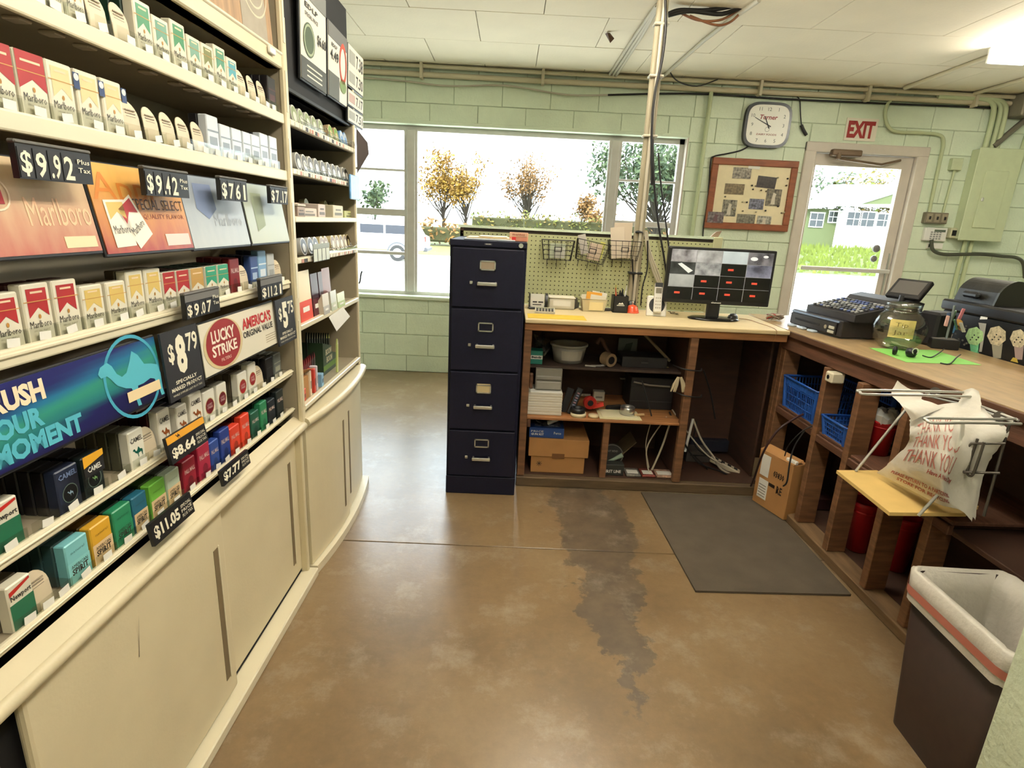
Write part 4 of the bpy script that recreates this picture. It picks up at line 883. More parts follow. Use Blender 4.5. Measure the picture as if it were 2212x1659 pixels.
# shelf-edge price strips on the lower shelves
def strip_price(label, TL, TR, BL, BR, n, s, yellow=False):
    r_, w, h = sign('price_sign', label, 'price sign', R1, TL, TR, BL, BR, n, -.15, .008, M['black'])
    hh = h*.70 if yellow else h
    mb = MB(); mb.text(s, (.0088, w*.05, hh*.16), Y_, Z_, w*.60, hh*.62, 0, .04, 0, 2); mb.obj('price_lettering', WP, r_)
    mb = MB()
    for j, t_ in enumerate(('SPECIAL', 'PRICE', 'PLUS TAX')): mb.text(t_, (.0088, w*.83, hh*(.62-.22*j)), Y_, Z_, w*.26, hh*.15, 0, .01, 0, 1, 'c')
    mb.obj('small_print', WP, r_)
    if yellow:
        MB().box(.008, .009, 0, w, h*.74, h).obj('yellow_strip', col((226, 160, 44)), r_)
        MB().poly(camel_poly((.0094, w*.22, h*.76), w*.10, h*.2)).obj('animal_logo', col((60, 40, 20)), r_)
strip_price('black and yellow price sign reading eight sixty-four', (360, 946), (440, 901), (364, 1002), (443, 956), .012, '$8.64', True)
strip_price('black price sign reading seven seventy-seven on the bottom shelf', (474, 1013), (534, 976), (478, 1048), (536, 1003), .012, '$7.77')
strip_price('black price sign reading eleven oh five on the bottom shelf', (318, 1132), (412, 1066), (330, 1175), (413, 1110), .012, '$11.05')
# ================================================================== second rack, with tins and pouches
R2 = Frame2(-.745, 2.046, 0.0)
V0, V1 = 0.0, .845
rack2 = thing('tobacco_rack', 'far cream and black rack of round tins beside the window', 'rack', (R2.a.x, R2.a.y, 0))
def rk2(mb, name, m, parent=None): return mb.obj(name, m, parent or rack2)
rk2(MB().box(-.36, -.345, V0, V1, .05, 2.2), 'back_panel', mat('rack_brown', (74, 60, 50), .7, var=.1))
rk2(MB().rbox(-.345, -.01, V1-.016, V1, .62, 1.99, .003), 'end_panel', CD)
rk2(MB().box(-.345, -.005, V0+.002, V0+.014, .72, 2.2), 'end_panel', M['blackm'])
rk2(MB().rbox(-.014, .0, V0-.006, V0+.012, .66, 2.0, .003), 'end_post', CR)
rk2(MB().rbox(-.02, -.005, V1-.012, V1+.006, .64, 1.99, .003), 'end_post', CR)
SZ = dict(A=1.690, B=1.537, C=1.38, D=1.238, E=1.0, F=.695)
S2 = {}
for k, z in SZ.items():
    mm = M['black'] if k in 'AB' else CD
    S2[k] = MB().box(-.345, -.02, V0+.015, V1-.017, z, z+.010).obj('shelf', mm, rack2)
    MB().rbox(-.022, .0, V0+.015, V1-.02, z-.004, z+.016, .003).obj('shelf_lip', LP, S2[k])
rk2(MB().box(-.345, -.02, V0, V1, 1.80, 1.81), 'canopy_shelf', M['black'])
# bowed base cabinet
def bow(u): return .035*(1-((u-.43)/.43)**2)
NB = 10
def bowed(z0, z1, n0, n1, ua, ub):
    mb = MB(); V = []
    for k in range(NB+1):
        u = ua+(ub-ua)*k/NB; b = bow(u)
        V += [(n0, u, z0), (n1+b, u, z0), (n1+b, u, z1), (n0, u, z1)]
    F = []
    for k in range(NB):
        a = 4*k; c = a+4
        F += [(a, c, c+1, a+1), (a+1, c+1, c+2, a+2), (a+2, c+2, c+3, a+3), (a+3, c+3, c, a)]
    F += [(0, 1, 2, 3), (4*NB+3, 4*NB+2, 4*NB+1, 4*NB)]
    return mb.add(V, F)
rk2(bowed(.0, .63, -.345, -.03, V0, V1), 'base_box', M['blackm'])
mb = bowed(.632, .668, -.345, .004, V0-.005, V1+.01); mb.tube([(.004+bow(u), u, .65) for u in [V0-.005+(V1+.015)*k/14 for k in range(15)]], .018, 10)
rk2(mb, 'ledge', CR)
for (ua, ub, n, su) in ((V0, .43, 0, .37), (.42, V1+.005, -.012, .50)):
    d = rk2(bowed(.04, .628, n-.018, n, ua, ub), 'sliding_door', CR)
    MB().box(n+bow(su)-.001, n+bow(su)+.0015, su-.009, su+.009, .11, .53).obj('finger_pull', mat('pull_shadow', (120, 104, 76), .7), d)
rk2(bowed(.0, .035, -.03, .022, V0-.003, V1+.01), 'plinth', LP)
# ---- round tins standing in clear trays
def tin(u, n, z, lab, m1, m2, r=.033, name='snuff_tin'):
    key = ('tin', m1, m2, r)
    if key not in PM:
        mb = MB(); mb.cyl((-.024, 0, r), (0, 0, r), r, 20, m=0); mb.disc((.0006, 0, r), Y_, Z_, r*.86, r*.86, 20, 1); mb.disc((.0011, 0, r*.85), Y_, Z_, r*.5, r*.5, 14, 0)
        PM[key] = mb.mesh('snuff_tin', [col(m1, .35), col(m2, .4)])
    return tag(link(name, PM[key], None, R2.w(n, u, z), (0, math.radians(-9), 0)), lab, 'tin', 'round tins on the far rack')
def ctray(sh, ua, ub, z):
    mb = MB(); mb.tube([(-.006, ua, z+.032), (-.002, ua+.004, z+.02), (-.002, (ua+ub)/2, z+.012), (-.002, ub-.004, z+.02), (-.006, ub, z+.032)], .0022, 5); mb.box(-.004, -.0025, ua, ub, z, z+.012)
    mb.obj('tin_tray', clear('tray_plastic', (.86, .86, .84), .2), sh)
def mark(s, ua, ub, z, zz, sh):
    mb = MB(); k = ua
    while k < ub: mb.box(.0005, .0015, k, k+random.uniform(.01, .03), z, z+zz, random.choice((0, 0, 1, 2))); k += random.uniform(.02, .045)
    stuff(mb.obj('shelf_ticket', [col((214, 206, 190)), col((60, 56, 54)), col((190, 130, 110))], sh))
for key, xs, mm, ph in (('A', [640, 655, 669, 683, 697, 718, 730, 742, 754, 764], ((214, 212, 200), (140, 152, 112)), 'the shelf under the price boards'), ('B', [649, 662, 675, 688, 702, 714, 725, 735, 746, 755, 764, 772], ((210, 206, 192), (84, 78, 70)), 'the shelf below the top tins'), ('D', [660, 675, 686, 700, 708, 723, 732, 741, 749, 757, 765, 774], ((216, 198, 150), (128, 100, 60)), 'the fourth shelf of tins')):
    z = SZ[key]+.014
    for i, x in enumerate(xs):
        u = min(R2.u(x, -.03, z+.04), V1-.045)
        c1, c2 = mm
        if key == 'D' and i < 3: c1, c2 = (206, 206, 200), (60, 58, 58)
        if key == 'A' and i in (7, 8): c1, c2 = (120, 166, 216), (210, 220, 230)
        if key == 'A' and i in (5, 6): c1, c2 = (206, 180, 140), (110, 150, 70)
        tin(u, -.032, z+.002, '%s round tin from the left on %s' % (ORD[i], ph), c1, c2)
    ul = [R2.u(x, -.03, z+.03) for x in xs]
    for a in range(0, len(ul), 4): ctray(S2[key], ul[a]-.03, min(ul[min(a+3, len(ul)-1)]+.03, V1-.02), z)
    mark(0, V0+.05, V1-.05, SZ[key]-.002, .013, S2[key])
# a row of tins queued behind gives depth
# ---- boxes on shelf C
z = SZ['C']+.0105
def cbox(name, x0, x1, h, c, lab, cat, n=-.03, d=.08, lid=None):
    a, b = R2.u(x0, n, z+.03), R2.u(x1, n, z+.03)
    t = thing(name, lab, cat, R2.w(n, (a+b)/2, z)); w = (b-a)/2
    MB().rbox(-d, 0, -w, w, 0, h, .002).obj('carton', col(c), t)
    mb = MB(); mb.box(.0002, .001, -w*.7, w*.7, h*.25, h*.45); mb.box(.0002, .001, -w*.5, w*.5, h*.6, h*.72); mb.obj('label_print', col(tuple(int(v*.55) for v in c)), t)
    if lid: MB().rbox(-d-.002, .003, -w-.002, w+.002, h, h+.008, .002).obj('lid', col(lid), t)
cbox('tobacco_carton', 632, 648, .052, (190, 168, 146), 'tan carton at the left end of the third far shelf', 'carton')
cbox('tobacco_carton', 652, 684, .036, (204, 190, 172), 'low stacked cartons beside the tan carton on the far rack', 'carton')
cbox('tobacco_carton', 643, 659, .040, (160, 140, 124), 'small brown carton in front of the low cartons', 'carton', -.002+.0, .02, (210, 200, 184))
cbox('tobacco_carton', 688, 703, .055, (206, 190, 178), 'pinkish carton in the middle of the third far shelf', 'carton')
cbox('tobacco_carton', 720, 741, .056, (212, 204, 176), 'striped pale carton near the right of the third far shelf', 'carton')
cbox('tobacco_carton', 744, 770, .036, (186, 186, 120), 'olive flat carton at the right end of the third shelf', 'carton')
for i, x in enumerate((671, 712, 731)): tin(R2.u(x, -.09, z+.03), -.10, z+.024, '%s tin standing behind the cartons on the third far shelf' % ORD[i], (200, 196, 150), (150, 150, 110), .026)
tag(MB().add([(0, 0, 0), (0, .12, -.075), (.012, .118, -.09), (.012, -.004, -.012)], [(0, 1, 2, 3)]).move(Matrix.Identity(4)).obj('torn_label', M['paper'], S2['B'], (-.04, R2.u(643, -.04, 1.5), 1.52)) if False else MB().prism([(-.05, .055, 1.50), (-.05, .16, 1.43), (-.045, .158, 1.415), (-.045, .06, 1.478)], (.001, 0, 0)).obj('torn_label', M['paper'], None, (R2.a.x, R2.a.y, 0)), 'torn white label hanging under the second tin shelf', 'label')
# hanging blue package and end wing
tag(MB().rbox(.004, .014, R2.u(756, .01, 1.53), R2.u(775, .01, 1.53), 1.478, 1.585, .004).obj('blue_pouch', mat('blue_foil', (112, 166, 214), .3, var=.25, scale=30, stretch=(1, 6, 1)), None, (R2.a.x, R2.a.y, 0)), 'light blue pouch hanging at the right of the tin shelf', 'pouch')
for k in range(1): tag(MB().box(.010, .011, R2.u(676, .01, 1.27), R2.u(711, .01, 1.27), 1.232, 1.298).obj('price_strip', M['black'], None, (R2.a.x, R2.a.y, 0)), 'grey price sign with four digit tiles on the fourth far shelf', 'price sign')
ps = [o for o in COL.objects if o.name == 'price_strip'][0]
ua, ub = R2.u(676, .01, 1.27), R2.u(711, .01, 1.27)
MB().box(.011, .012, ua, ub, 1.28, 1.298).obj('top_strip', col((150, 156, 146)), ps)
for k in range(4):
    o = MB().box(.011, .0118, ua+(ub-ua)*(k+.08)/4, ua+(ub-ua)*(k+.92)/4, 1.234, 1.279).obj('digit_tile', col((206, 210, 196)), ps)
wing = thing('wing_sign', 'dark sign wing sticking out at the window end of the far rack', 'sign', R2.w(.0, V1, 0))
mb = MB(); mb.prism([(.0, .005, 1.80), (.05, .012, 1.74), (.055, .012, 1.69), (.0, .005, 1.60)], (0, .008, 0)); mb.obj('wing_board', col((92, 82, 80)), wing)
for k in range(3): MB().box(.008+.014*k, .010+.014*k, .0125, .022, 1.63+.02*k, 1.76-.012*k).obj('wing_slat', col((130, 120, 118)), wing)
# ---- price boards at the top of the far rack
def board2(name, label, cat, TL, TR, BL, BR, m, n=.0, tilt=.03, rim=None):
    return sign(name, label, cat, R2, TL, TR, BL, BR, n, tilt, .008, m, rim or M['black'])
MB().box(-.06, -.03, V0, V1, 1.80, 2.28).obj('sign_backing', M['blackm'], rack2)
BP = col((214, 208, 192), .5)
r_, w, h = board2('price_board', 'tall price board with green round logo reading six sixty', 'price sign', (641, -70), (700, 18), (640, 162), (694, 198), BP, -.015)
MB().box(.0085, .0095, 0, w, h*.82, h).obj('top_strip', col((110, 110, 106)), r_)
MB().box(.0085, .0095, 0, w, 0, h*.22).obj('bottom_strip', col((74, 76, 72)), r_)
mb = MB(); mb.disc((.0098, w*.30, h*.42), Y_, Z_, w*.22, h*.17, 24); mb.obj('round_logo', col((70, 84, 62)), r_)
mb = MB(); mb.ring((.0102, w*.30, h*.42), Y_, Z_, w*.17, w*.20, 24, 0, 0, 6.2832, h*.17/(w*.22)); mb.obj('logo_ring', col((150, 160, 130)), r_)
mb = MB(); mb.text('$6.60', (.0098, w*.80, h*.44), Y_, Z_, w*.36, h*.12, 0, .02, 0, 2, 'c'); mb.text('EDLP', (.0098, w*.40, h*.72), Y_, Z_, w*.5, h*.05, 0, .02, 0, 1, 'c'); mb.text('SPECIAL PRICE', (.0098, w*.40, h*.64), Y_, Z_, w*.5, h*.04, 0, .02, 0, 1, 'c'); mb.obj('price_lettering', col((40, 40, 38)), r_)
mb = MB()
for j in range(3): mb.box(.0097, .0100, w*.2, w*.8, h*(.05+.05*j), h*(.065+.05*j))
mb.obj('small_print', BP, r_)
r_, w, h = board2('price_board', 'price board with red round logo reading four forty-nine', 'price sign', (703, 40), (744, 92), (702, 198), (743, 232), BP, -.015)
MB().box(.0085, .0095, 0, w, h*.80, h).obj('top_strip', col((100, 100, 98)), r_)
MB().box(.0085, .0095, 0, w*.55, 0, h*.34).obj('bottom_strip', col((84, 86, 80)), r_)
mb = MB(); mb.ring((.0098, w*.76, h*.58), Y_, Z_, w*.15, w*.20, 24, 0, 0, 6.2832, 1.5); mb.obj('round_logo', col((184, 70, 52)), r_)
mb = MB(); mb.disc((.0098, w*.76, h*.26), Y_, Z_, w*.18, h*.10, 20); mb.obj('green_logo', col((110, 130, 80)), r_)
mb = MB(); mb.text('4.49', (.0098, w*.30, h*.52), Y_, Z_, w*.42, h*.14, 0, .02, 0, 2, 'c'); mb.text('EDLP', (.0098, w*.3, h*.70), Y_, Z_, w*.3, h*.05, 0, .02, 0, 1, 'c'); mb.obj('price_lettering', col((40, 40, 38)), r_)
for j, (t_, ya, yb) in enumerate((('7.38', 92, 150), ('7.30', 138, 188), ('7.17', 185, 228), ('7.51', 222, 262))):
    r_, w, h = board2('price_board', '%s small price board from the top at the far rack end' % ORD[j], 'price sign', (748, ya), (781, ya+38), (748, yb-8), (780, yb+20), BP, -.010, .03)
    MB().text(t_, (.0085, w*.72, h*.16), Y_, Z_, w*.46, h*.66, 0, .02, 0, 2, 'c').obj('price_lettering', col((30, 30, 30)), r_)
    MB().box(.0083, .0088, w*.05, w*.42, h*.2, h*.8).obj('brand_print', col((178, 150, 140) if j == 2 else (150, 150, 140)), r_)
# ---- pouches on shelf E
z = SZ['E']+.0105
def pouch(x0, x1, h, c, c2, lab, n=-.02, lean=-.06):
    a, b = R2.u(x0, n, z+.05), R2.u(x1, n, z+.05); w = (b-a)/2
    t = thing('tobacco_pouch', lab, 'pouch', R2.w(n, (a+b)/2, z), (0, lean, 0), group='pouches on the far rack')
    mb = MB(); V = []; 
    for k, (zz, th) in enumerate(((0, .012), (.25, .026), (.7, .020), (.9, .006), (1, .003))):
        V += [(-th, -w, zz*h), (0, -w, zz*h), (0, w, zz*h), (-th, w, zz*h)]
    F = []
    for k in range(4):
        for q in range(4): F.append((4*k+q, 4*k+(q+1) % 4, 4*k+4+(q+1) % 4, 4*k+4+q))
    F += [(3, 2, 1, 0), (16, 17, 18, 19)]
    mb.add(V, F).obj('pouch_body', col(c, .3), t)
    MB().box(.0003, .0012, -w*.98, w*.98, h*.02, h*.42).obj('pouch_label', col(c2, .35), t)
    MB().box(.0006, .0016, -w*.5, w*.5, h*.2, h*.3).obj('label_print', M['paper'], t)
pouch(637, 647, .16, (232, 214, 176), (196, 70, 40), 'narrow cream and orange pouch at the left of the far rack')
pouch(649, 676, .19, (234, 216, 172), (212, 62, 34), 'large cream and red pouch on the far rack', .0-.018)
pouch(678, 692, .17, (54, 26, 34), (90, 30, 44), 'dark purple pouch beside the large red pouch')
pouch(694, 702, .17, (60, 30, 30), (200, 176, 150), 'slim dark pouch with pale label')
pouch(702, 718, .18, (112, 52, 34), (80, 40, 34), 'brown glossy pouch right of the dark ones')
pouch(699, 712, .085, (206, 196, 176), (176, 170, 160), 'pale small pouch in front of the brown pouch', .0)
pouch(716, 728, .085, (196, 196, 180), (186, 190, 160), 'silvery small pouch near the shelf end', .0)
pouch(730, 745, .065, (206, 210, 170), (170, 186, 110), 'pale green small pouch at the shelf end', .0)
tag(MB().prism([(.008, R2.u(711, .01, 1.0), 1.0), (.008, R2.u(742, .01, 1.0), 1.012), (.012, R2.u(755, .01, .95), .955), (.012, R2.u(726, .01, .92), .925)], (.0008, 0, 0)).obj('paper_note', M['paper'], None, (R2.a.x, R2.a.y, 0)), 'white paper note hanging from the pouch shelf', 'note')
# ---- cigar boxes on shelf F
z = SZ['F']+.0105
uu = lambda x, n, zz=.05: R2.u(x, n, z+zz)
ua, ub = uu(646, -.03), uu(672, -.03)
ct = thing('open_carton', 'brown open cardboard carton on the lowest far shelf', 'carton', R2.w(-.03, (ua+ub)/2, z))
cw_ = (ub-ua)/2
MB().box(-.12, 0, -cw_, cw_, 0, .09).obj('carton_body', M['card'], ct)
MB().prism([(-.03, -cw_, .09), (-.03, cw_, .09), (.012, cw_+.004, .11), (.012, -cw_, .135)], (0, 0, .002)).obj('carton_flap', M['card'], ct)
ua, ub = uu(655, -.12), uu(727, -.07)
gb = thing('cigar_box', 'green cigar display box with large white lettering', 'box', R2.w(-.07, ub, z)); gw_ = .20
MB().prism([(0, -gw_, 0), (0, 0, 0), (0, .0, .065), (0, -.07, .085), (0, -.075, .115), (0, -gw_, .15)], (-.12, 0, 0)).obj('box_body', col((40, 62, 40), .4), gb)
MB().text('BOOM', (.0008, -.165, .085), Y_, Z_, .085, .028, 0, .04, .1, 2).obj('upper_lettering', col((206, 196, 160)), gb)
MB().text('BOOM', (.0008, -.155, .050), Y_, Z_, .085, .028, 0, .04, .1, 2).obj('lower_lettering', col((206, 196, 160)), gb)
MB().box(.0003, .0008, -gw_, 0, .018, .042).obj('green_strip', col((96, 128, 50)), gb)
def wrapcig(u, n, c, tip, lab, grp, h=.145, ln=.0, zz=0):
    t = thing('cigar_pouch', lab, 'cigar', R2.w(n, u, z+zz), (ln, 0, 0), group=grp)
    MB().prism([(0, -.009, 0), (0, .009, 0), (0, .009, h*.82), (0, 0, h), (0, -.009, h*.82)], (-.006, 0, 0)).obj('wrapper', col(c, .3), t)
    MB().prism([(.0004, -.006, h*.84), (.0004, .006, h*.84), (.0004, 0, h*.97)], (.0004, 0, 0)).obj('wrapper_tip', col(tip), t)
for i in range(10): wrapcig(ub-.012-i*.021, -.10-.004*i, (34, 40, 32), (150, 140, 110) if i > 1 else (206, 216, 110), '%s dark cigar pouch from the right in the green display' % ORD[i], 'dark cigar pouches', .15+.004*i, 0, .01)
for i in range(8):
    x = 650+i*5.2; wrapcig(uu(x, -.045, .12), -.045-.002*i, (92, 22, 26) if i < 6 else (40, 26, 28), (130, 40, 40), '%s maroon cigar pouch from the left on the lowest shelf' % ORD[i], 'maroon cigar pouches', .145)
wrapcig(uu(729, -.03), -.03, (190, 200, 120), (230, 230, 200), 'yellow green cigar pouch standing alone at the display front', 'dark cigar pouches', .155, -.10)
for i, (x, c, w_, h_) in enumerate(((672, (226, 206, 176), .022, .105), (681, (196, 62, 46), .024, .10), (686, (214, 208, 214), .014, .105), (697, (128, 168, 196), .036, .055), (657, (206, 66, 40), .05, .05))):
    o = tag(MB().rbox(-.03, 0, -w_/2, w_/2, 0, h_, .002).obj('cigar_carton', col(c), None, R2.w(-.024, uu(x, -.024), z), (0, 0, .1)), ('tall cream', 'tall red', 'slim lilac white', 'light blue short', 'low orange red')[i]+' carton on the lowest shelf of the far rack', 'carton')
    MB().box(.0003, .001, -w_*.35, w_*.35, h_*.3, h_*.6).obj('label_print', col(tuple(int(v*.6) for v in c)), o)
# ================================================================== filing cabinet
CX0, CX1, CY0, CY1, CZ = -.290, .078, 2.81, 3.43, 1.322
fc = thing('filing_cabinet', 'tall dark navy four-drawer metal filing cabinet', 'cabinet', ((CX0+CX1)/2, CY0, 0))
W2 = (CX1-CX0)/2; NV = M['navy']
MB().rbox(-W2, W2, .012, CY1-CY0, .0, CZ, .004).obj('cabinet_case', NV, fc)
MB().rbox(-W2, W2, 0, .02, CZ-.03, CZ, .003).obj('top_rail', NV, fc)
MB().rbox(-W2, W2, 0, .02, 0, .10, .003).obj('kick_plate', NV, fc)
ds = [pl(1050, y, CY0)[1] for y in (667, 803, 930)]
zs = [CZ-.033]+ds+[.103]
for k in range(4):
    z1, z0 = zs[k]-.004, zs[k+1]+.004; h = z1-z0
    d = MB().rbox(-W2+.012, W2-.012, -.006, .014, z0, z1, .004).obj('drawer', NV, fc)
    zl = z0+h*(.72 if k < 3 else .74); zh = z0+h*.43
    mb = MB(); a, b, c, e = -.038, .038, zl-.022, zl+.024
    for (q0, q1, q2, q3) in ((a, b, c, c+.006), (a, b, e-.006, e), (a, a+.006, c, e), (b-.006, b, c, e)): mb.box(q0, q1, -.012, -.006, q2, q3)
    mb.obj('label_holder', M['chrome'], d)
    if k in (0, 2): MB().box(a+.004, b-.004, -.0095, -.008, c+.004, e+(.004 if k == 2 else -.004)).obj('label_card', col((214, 196, 150) if k == 2 else (168, 152, 130)), d)
    mb = MB(); mb.rbox(-.048, .048, -.034, -.024, zh-.012, zh+.006, .004, seg=2); mb.rbox(-.046, -.036, -.028, -.005, zh-.008, zh+.006, .002); mb.rbox(.036, .046, -.028, -.005, zh-.008, zh+.006, .002); mb.obj('handle', M['chrome'], d)
    MB().rbox(-.085, -.07, -.014, -.005, zh-.008, zh+.007, .002).obj('thumb_latch', M['chrome'], d)
MB().cyl((W2-.03, -.006, CZ-.016), (W2-.03, .004, CZ-.016), .011, 14).obj('lock', M['chrome'], fc)
mb = MB(); mb.box(-.02, .016, -.001, .001, CZ-.02, CZ-.012); mb.text('HON', (-.013, -.0015, CZ-.019), X_, Z_, .022, .006, 1, .02, 0, 1); mb.obj('name_plate', [col((90, 92, 100), .4, metal=.5), M['paper']], fc)
# things on the cabinet
for i, (c, x0, x1, y0, y1, zz, rz) in enumerate((((206, 214, 216), -.23, .02, 2.86, 3.12, 0, .05), ((196, 176, 140), -.22, .0, 2.9, 3.14, .006, -.08), ((220, 206, 170), -.16, -.02, 2.92, 3.1, .012, .1))):
    tag(MB().rbox(x0, x1, y0, y1, CZ+zz+.0005, CZ+zz+.006, .002).obj('paper_stack', col(c)), ('bottom pale blue folder', 'middle tan folder', 'top cream papers')[i]+' in the pile on the filing cabinet', 'folder', 'folders on the cabinet')
cb = thing('candy_box', 'small pink and yellow candy box on the filing cabinet', 'box', (.035, 2.90, CZ+.0005), (0, 0, -.1))
MB().rbox(-.045, .045, 0, .03, 0, .042, .002).obj('box_body', col((226, 150, 120)), cb)
MB().box(-.044, .044, -.001, .0, .022, .041).obj('band', col((228, 186, 150)), cb)
MB().text('mentos', (0, -.0016, .026), X_, Z_, .06, .012, 0, .01, 0, 1, 'c').obj('lettering', col((170, 60, 50)), cb)
MB().box(-.032, -.012, -.0015, -.001, .003, .02).obj('mark', col((196, 40, 36)), cb)
# ================================================================== work desk with pegboard
DZ = .94; DY0, DY1 = 2.93, 3.47; DXA, DXB = .090, 1.458
desk = thing('work_desk', 'long plywood work desk with open shelves below', 'desk', (0, 0, 0))
MB().rbox(DXA, DXB, DY0-.01, DY1, DZ-.022, DZ, .005, seg=2).obj('worktop', M['tan'], desk)
MB().rbox(DXA, DXB-.002, DY0+.004, DY0+.04, DZ-.062, DZ-.023, .003).obj('apron', M['woodx'], desk)
def post(x0, x1, name='post', y0=DY0+.006, y1=DY0+.045, z0=.06, z1=DZ-.0625, m='wood'): return MB().rbox(x0, x1, y0, y1, z0, z1, .003).obj(name, M[m], desk)
mxa, mxb = pl(1500, 800, DY0)[0], pl(1516, 800, DY0)[0]
mx = (pl(1497, 740, DY0)[0]+pl(1485, 900, DY0)[0])/2
post(DXA, DXA+.04); post(mx-.02, mx+.022)
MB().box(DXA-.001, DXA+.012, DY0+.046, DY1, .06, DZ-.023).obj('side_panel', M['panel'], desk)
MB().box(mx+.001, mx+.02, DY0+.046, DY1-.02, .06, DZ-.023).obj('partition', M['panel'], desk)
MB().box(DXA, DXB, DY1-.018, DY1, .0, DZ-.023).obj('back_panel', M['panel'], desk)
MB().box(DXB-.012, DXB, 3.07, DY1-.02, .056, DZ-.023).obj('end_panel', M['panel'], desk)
MB().rbox(DXA-.003, DXB+.004, DY0+.0, DY0+.045, 0, .055, .004).obj('sill', mat('dirty_sill', (92, 74, 52), .8, var=.3, scale=5, stretch=(1, 8, 8)), desk)
MB().box(DXA+.01, DXB, DY0+.046, DY1-.019, .035, .055).obj('floor_board', M['panel'], desk)
zm = .402
MB().rbox(DXA+.014, mx-.001, DY0+.02, DY1-.02, zm-.014, zm, .002).obj('shelf', M['woodx'], desk)
zt = .655
MB().rbox(DXA+.014, mx-.002, DY0+.16, DY1-.02, zt-.014, zt, .002).obj('shelf', mat('dark_shelf', (66, 52, 44), .75, var=.2), desk)
dvx = pl(1305, 980, DY0+.04)[0]
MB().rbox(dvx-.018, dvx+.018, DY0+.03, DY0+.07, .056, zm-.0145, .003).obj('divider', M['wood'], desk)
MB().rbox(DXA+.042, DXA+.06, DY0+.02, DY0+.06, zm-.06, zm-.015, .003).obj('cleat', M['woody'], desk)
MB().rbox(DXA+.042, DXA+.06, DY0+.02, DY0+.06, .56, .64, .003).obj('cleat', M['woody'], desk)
# pegboard with drilled holes
PX0, PX1, PY, PZ0, PZ1 = -.30, 1.215, 3.475, .945, 1.372
def peg():
    mb = MB(); nx = int((PX1-PX0)/.0254); nz = int((PZ1-PZ0)/.0254); r = .0036; s = .0254/2
    V = []; F = []; mi = []
    # one cell: square ring round an octagonal hole
    for i in range(nx):
        for k in range(nz):
            cx, cz = PX0+(i+.5)*.0254, PZ0+(k+.5)*.0254; b = len(V)
            sq = [(s, 0), (s, s), (0, s), (-s, s), (-s, 0), (-s, -s), (0, -s), (s, -s)]
            for (a, c) in sq: V.append((cx+a, PY, cz+c))
            for q in range(8): V.append((cx+r*math.cos(q*math.pi/4), PY, cz+r*math.sin(q*math.pi/4)))
            for q in range(8): F.append((b+q, b+(q+1) % 8, b+8+(q+1) % 8, b+8+q))
    mb.add(V, F); mb.box(PX0, PX1, PY+.0045, PY+.006, PZ0, PZ1, 1)
    return mb
pg_ = thing('pegboard', 'pale green pegboard standing behind the desk', 'pegboard')
peg().obj('perforated_sheet', [mat('peg_paint', (182, 184, 138), .6, var=.04, scale=8), mat('peg_dark', (54, 46, 36), .8)], pg_)
MB().box(PX0-.012, PX1+.012, PY-.004, PY+.02, PZ1-.002, PZ1+.012).obj('top_batten', M['wall'], pg_)
MB().rbox(PX1-.03, PX1+.022, PY-.012, PY+.03, .94, PZ1+.01, .003).obj('end_batten', col((186, 186, 146)), pg_)
MB().box(PX0, PX0+.02, PY, PY+.03, 0.0, PZ1).obj('leg', M['panel'], pg_)
# wire letter baskets
WB = mat('black_wire', (34, 30, 28), .5)
def wire_basket(x0, x1, y0, y1, label, rot=0, paper=None):
    a = pl(x0, y0, PY-.05); b = pl(x1, y1, PY-.05); W = b[0]-a[0]; H = a[1]-b[1]
    t = thing('wire_basket', label, 'basket', ((a[0]+b[0])/2, PY-.012, b[1]), (0, rot, 0)); D = .07
    for nm, yf in (('front_grid', -D), ('back_grid', -.002)):
        mb = MB()
        for k in range(6): x = (-.5+k/5)*W; mb.cyl((x*.82, yf, 0), (x, yf, H), .0013, 5)
        for k in range(5): q = k/4; s = .82+.18*q; mb.cyl((-W/2*s, yf, H*q), (W/2*s, yf, H*q), .0013 if k < 4 else .0022, 5)
        mb.obj(nm, WB, t)
    for sg in (-1, 1):
        mb = MB()
        for k in range(5): q = k/4; s = .82+.18*q; mb.cyl((sg*W/2*s, -D, H*q), (sg*W/2*s, -.002, H*q), .0013 if k < 4 else .0022, 5)
        for k in (1, 2): mb.cyl((sg*W/2*.82, -D*k/3, 0), (sg*W/2, -D*k/3, H), .0013, 5)
        mb.obj('side_grid', WB, t)
    mb = MB()
    for k in range(6): x = (-.5+k/5)*W*.82; mb.cyl((x, -D, 0), (x, -.002, 0), .0013, 5)
    mb.obj('base_grid', WB, t)
    mb = MB(); mb.box(-.022, .022, -D-.003, -D-.001, H*.42, H*.46); mb.box(-.022, .022, -D-.003, -D-.001, H*.64, H*.68); mb.box(-.022, -.018, -D-.003, -D-.001, H*.42, H*.68); mb.box(.018, .022, -D-.003, -D-.001, H*.42, H*.68)
    mb.obj('label_frame', WB, t)
    for k in (-.3, 0, .3): MB().tube([(k*W, -.004, .0), (k*W, -.006, -.035), (k*W, -.02, -.04)], .002, 5).obj('hook', WB, t)
    return (a[0]+b[0])/2, b[1], W, H
B1 = wire_basket(1171, 1238, 517, 563, 'left wire basket hanging on the pegboard')
B2 = wire_basket(1240, 1308, 520, 567, 'middle tilted wire basket on the pegboard', math.radians(10))
B3 = wire_basket(1315, 1380, 519, 563, 'right wire basket on the pegboard with a tall paper')
def papers(x, z, w, h, c, lab, y=PY-.05, rot=0, th=.002, cat='paper'):
    return tag(MB().rbox(-w/2, w/2, -th, 0, 0, h, .0006).obj('paper_sheet', col(c, .8), None, (x, y, z), (0, rot, 0)), lab, cat)
papers(B3[0]-.01, B3[1]+.008, .105, .20, (206, 190, 168), 'tall tan sheet standing in the right wire basket', PY-.045, -.03)
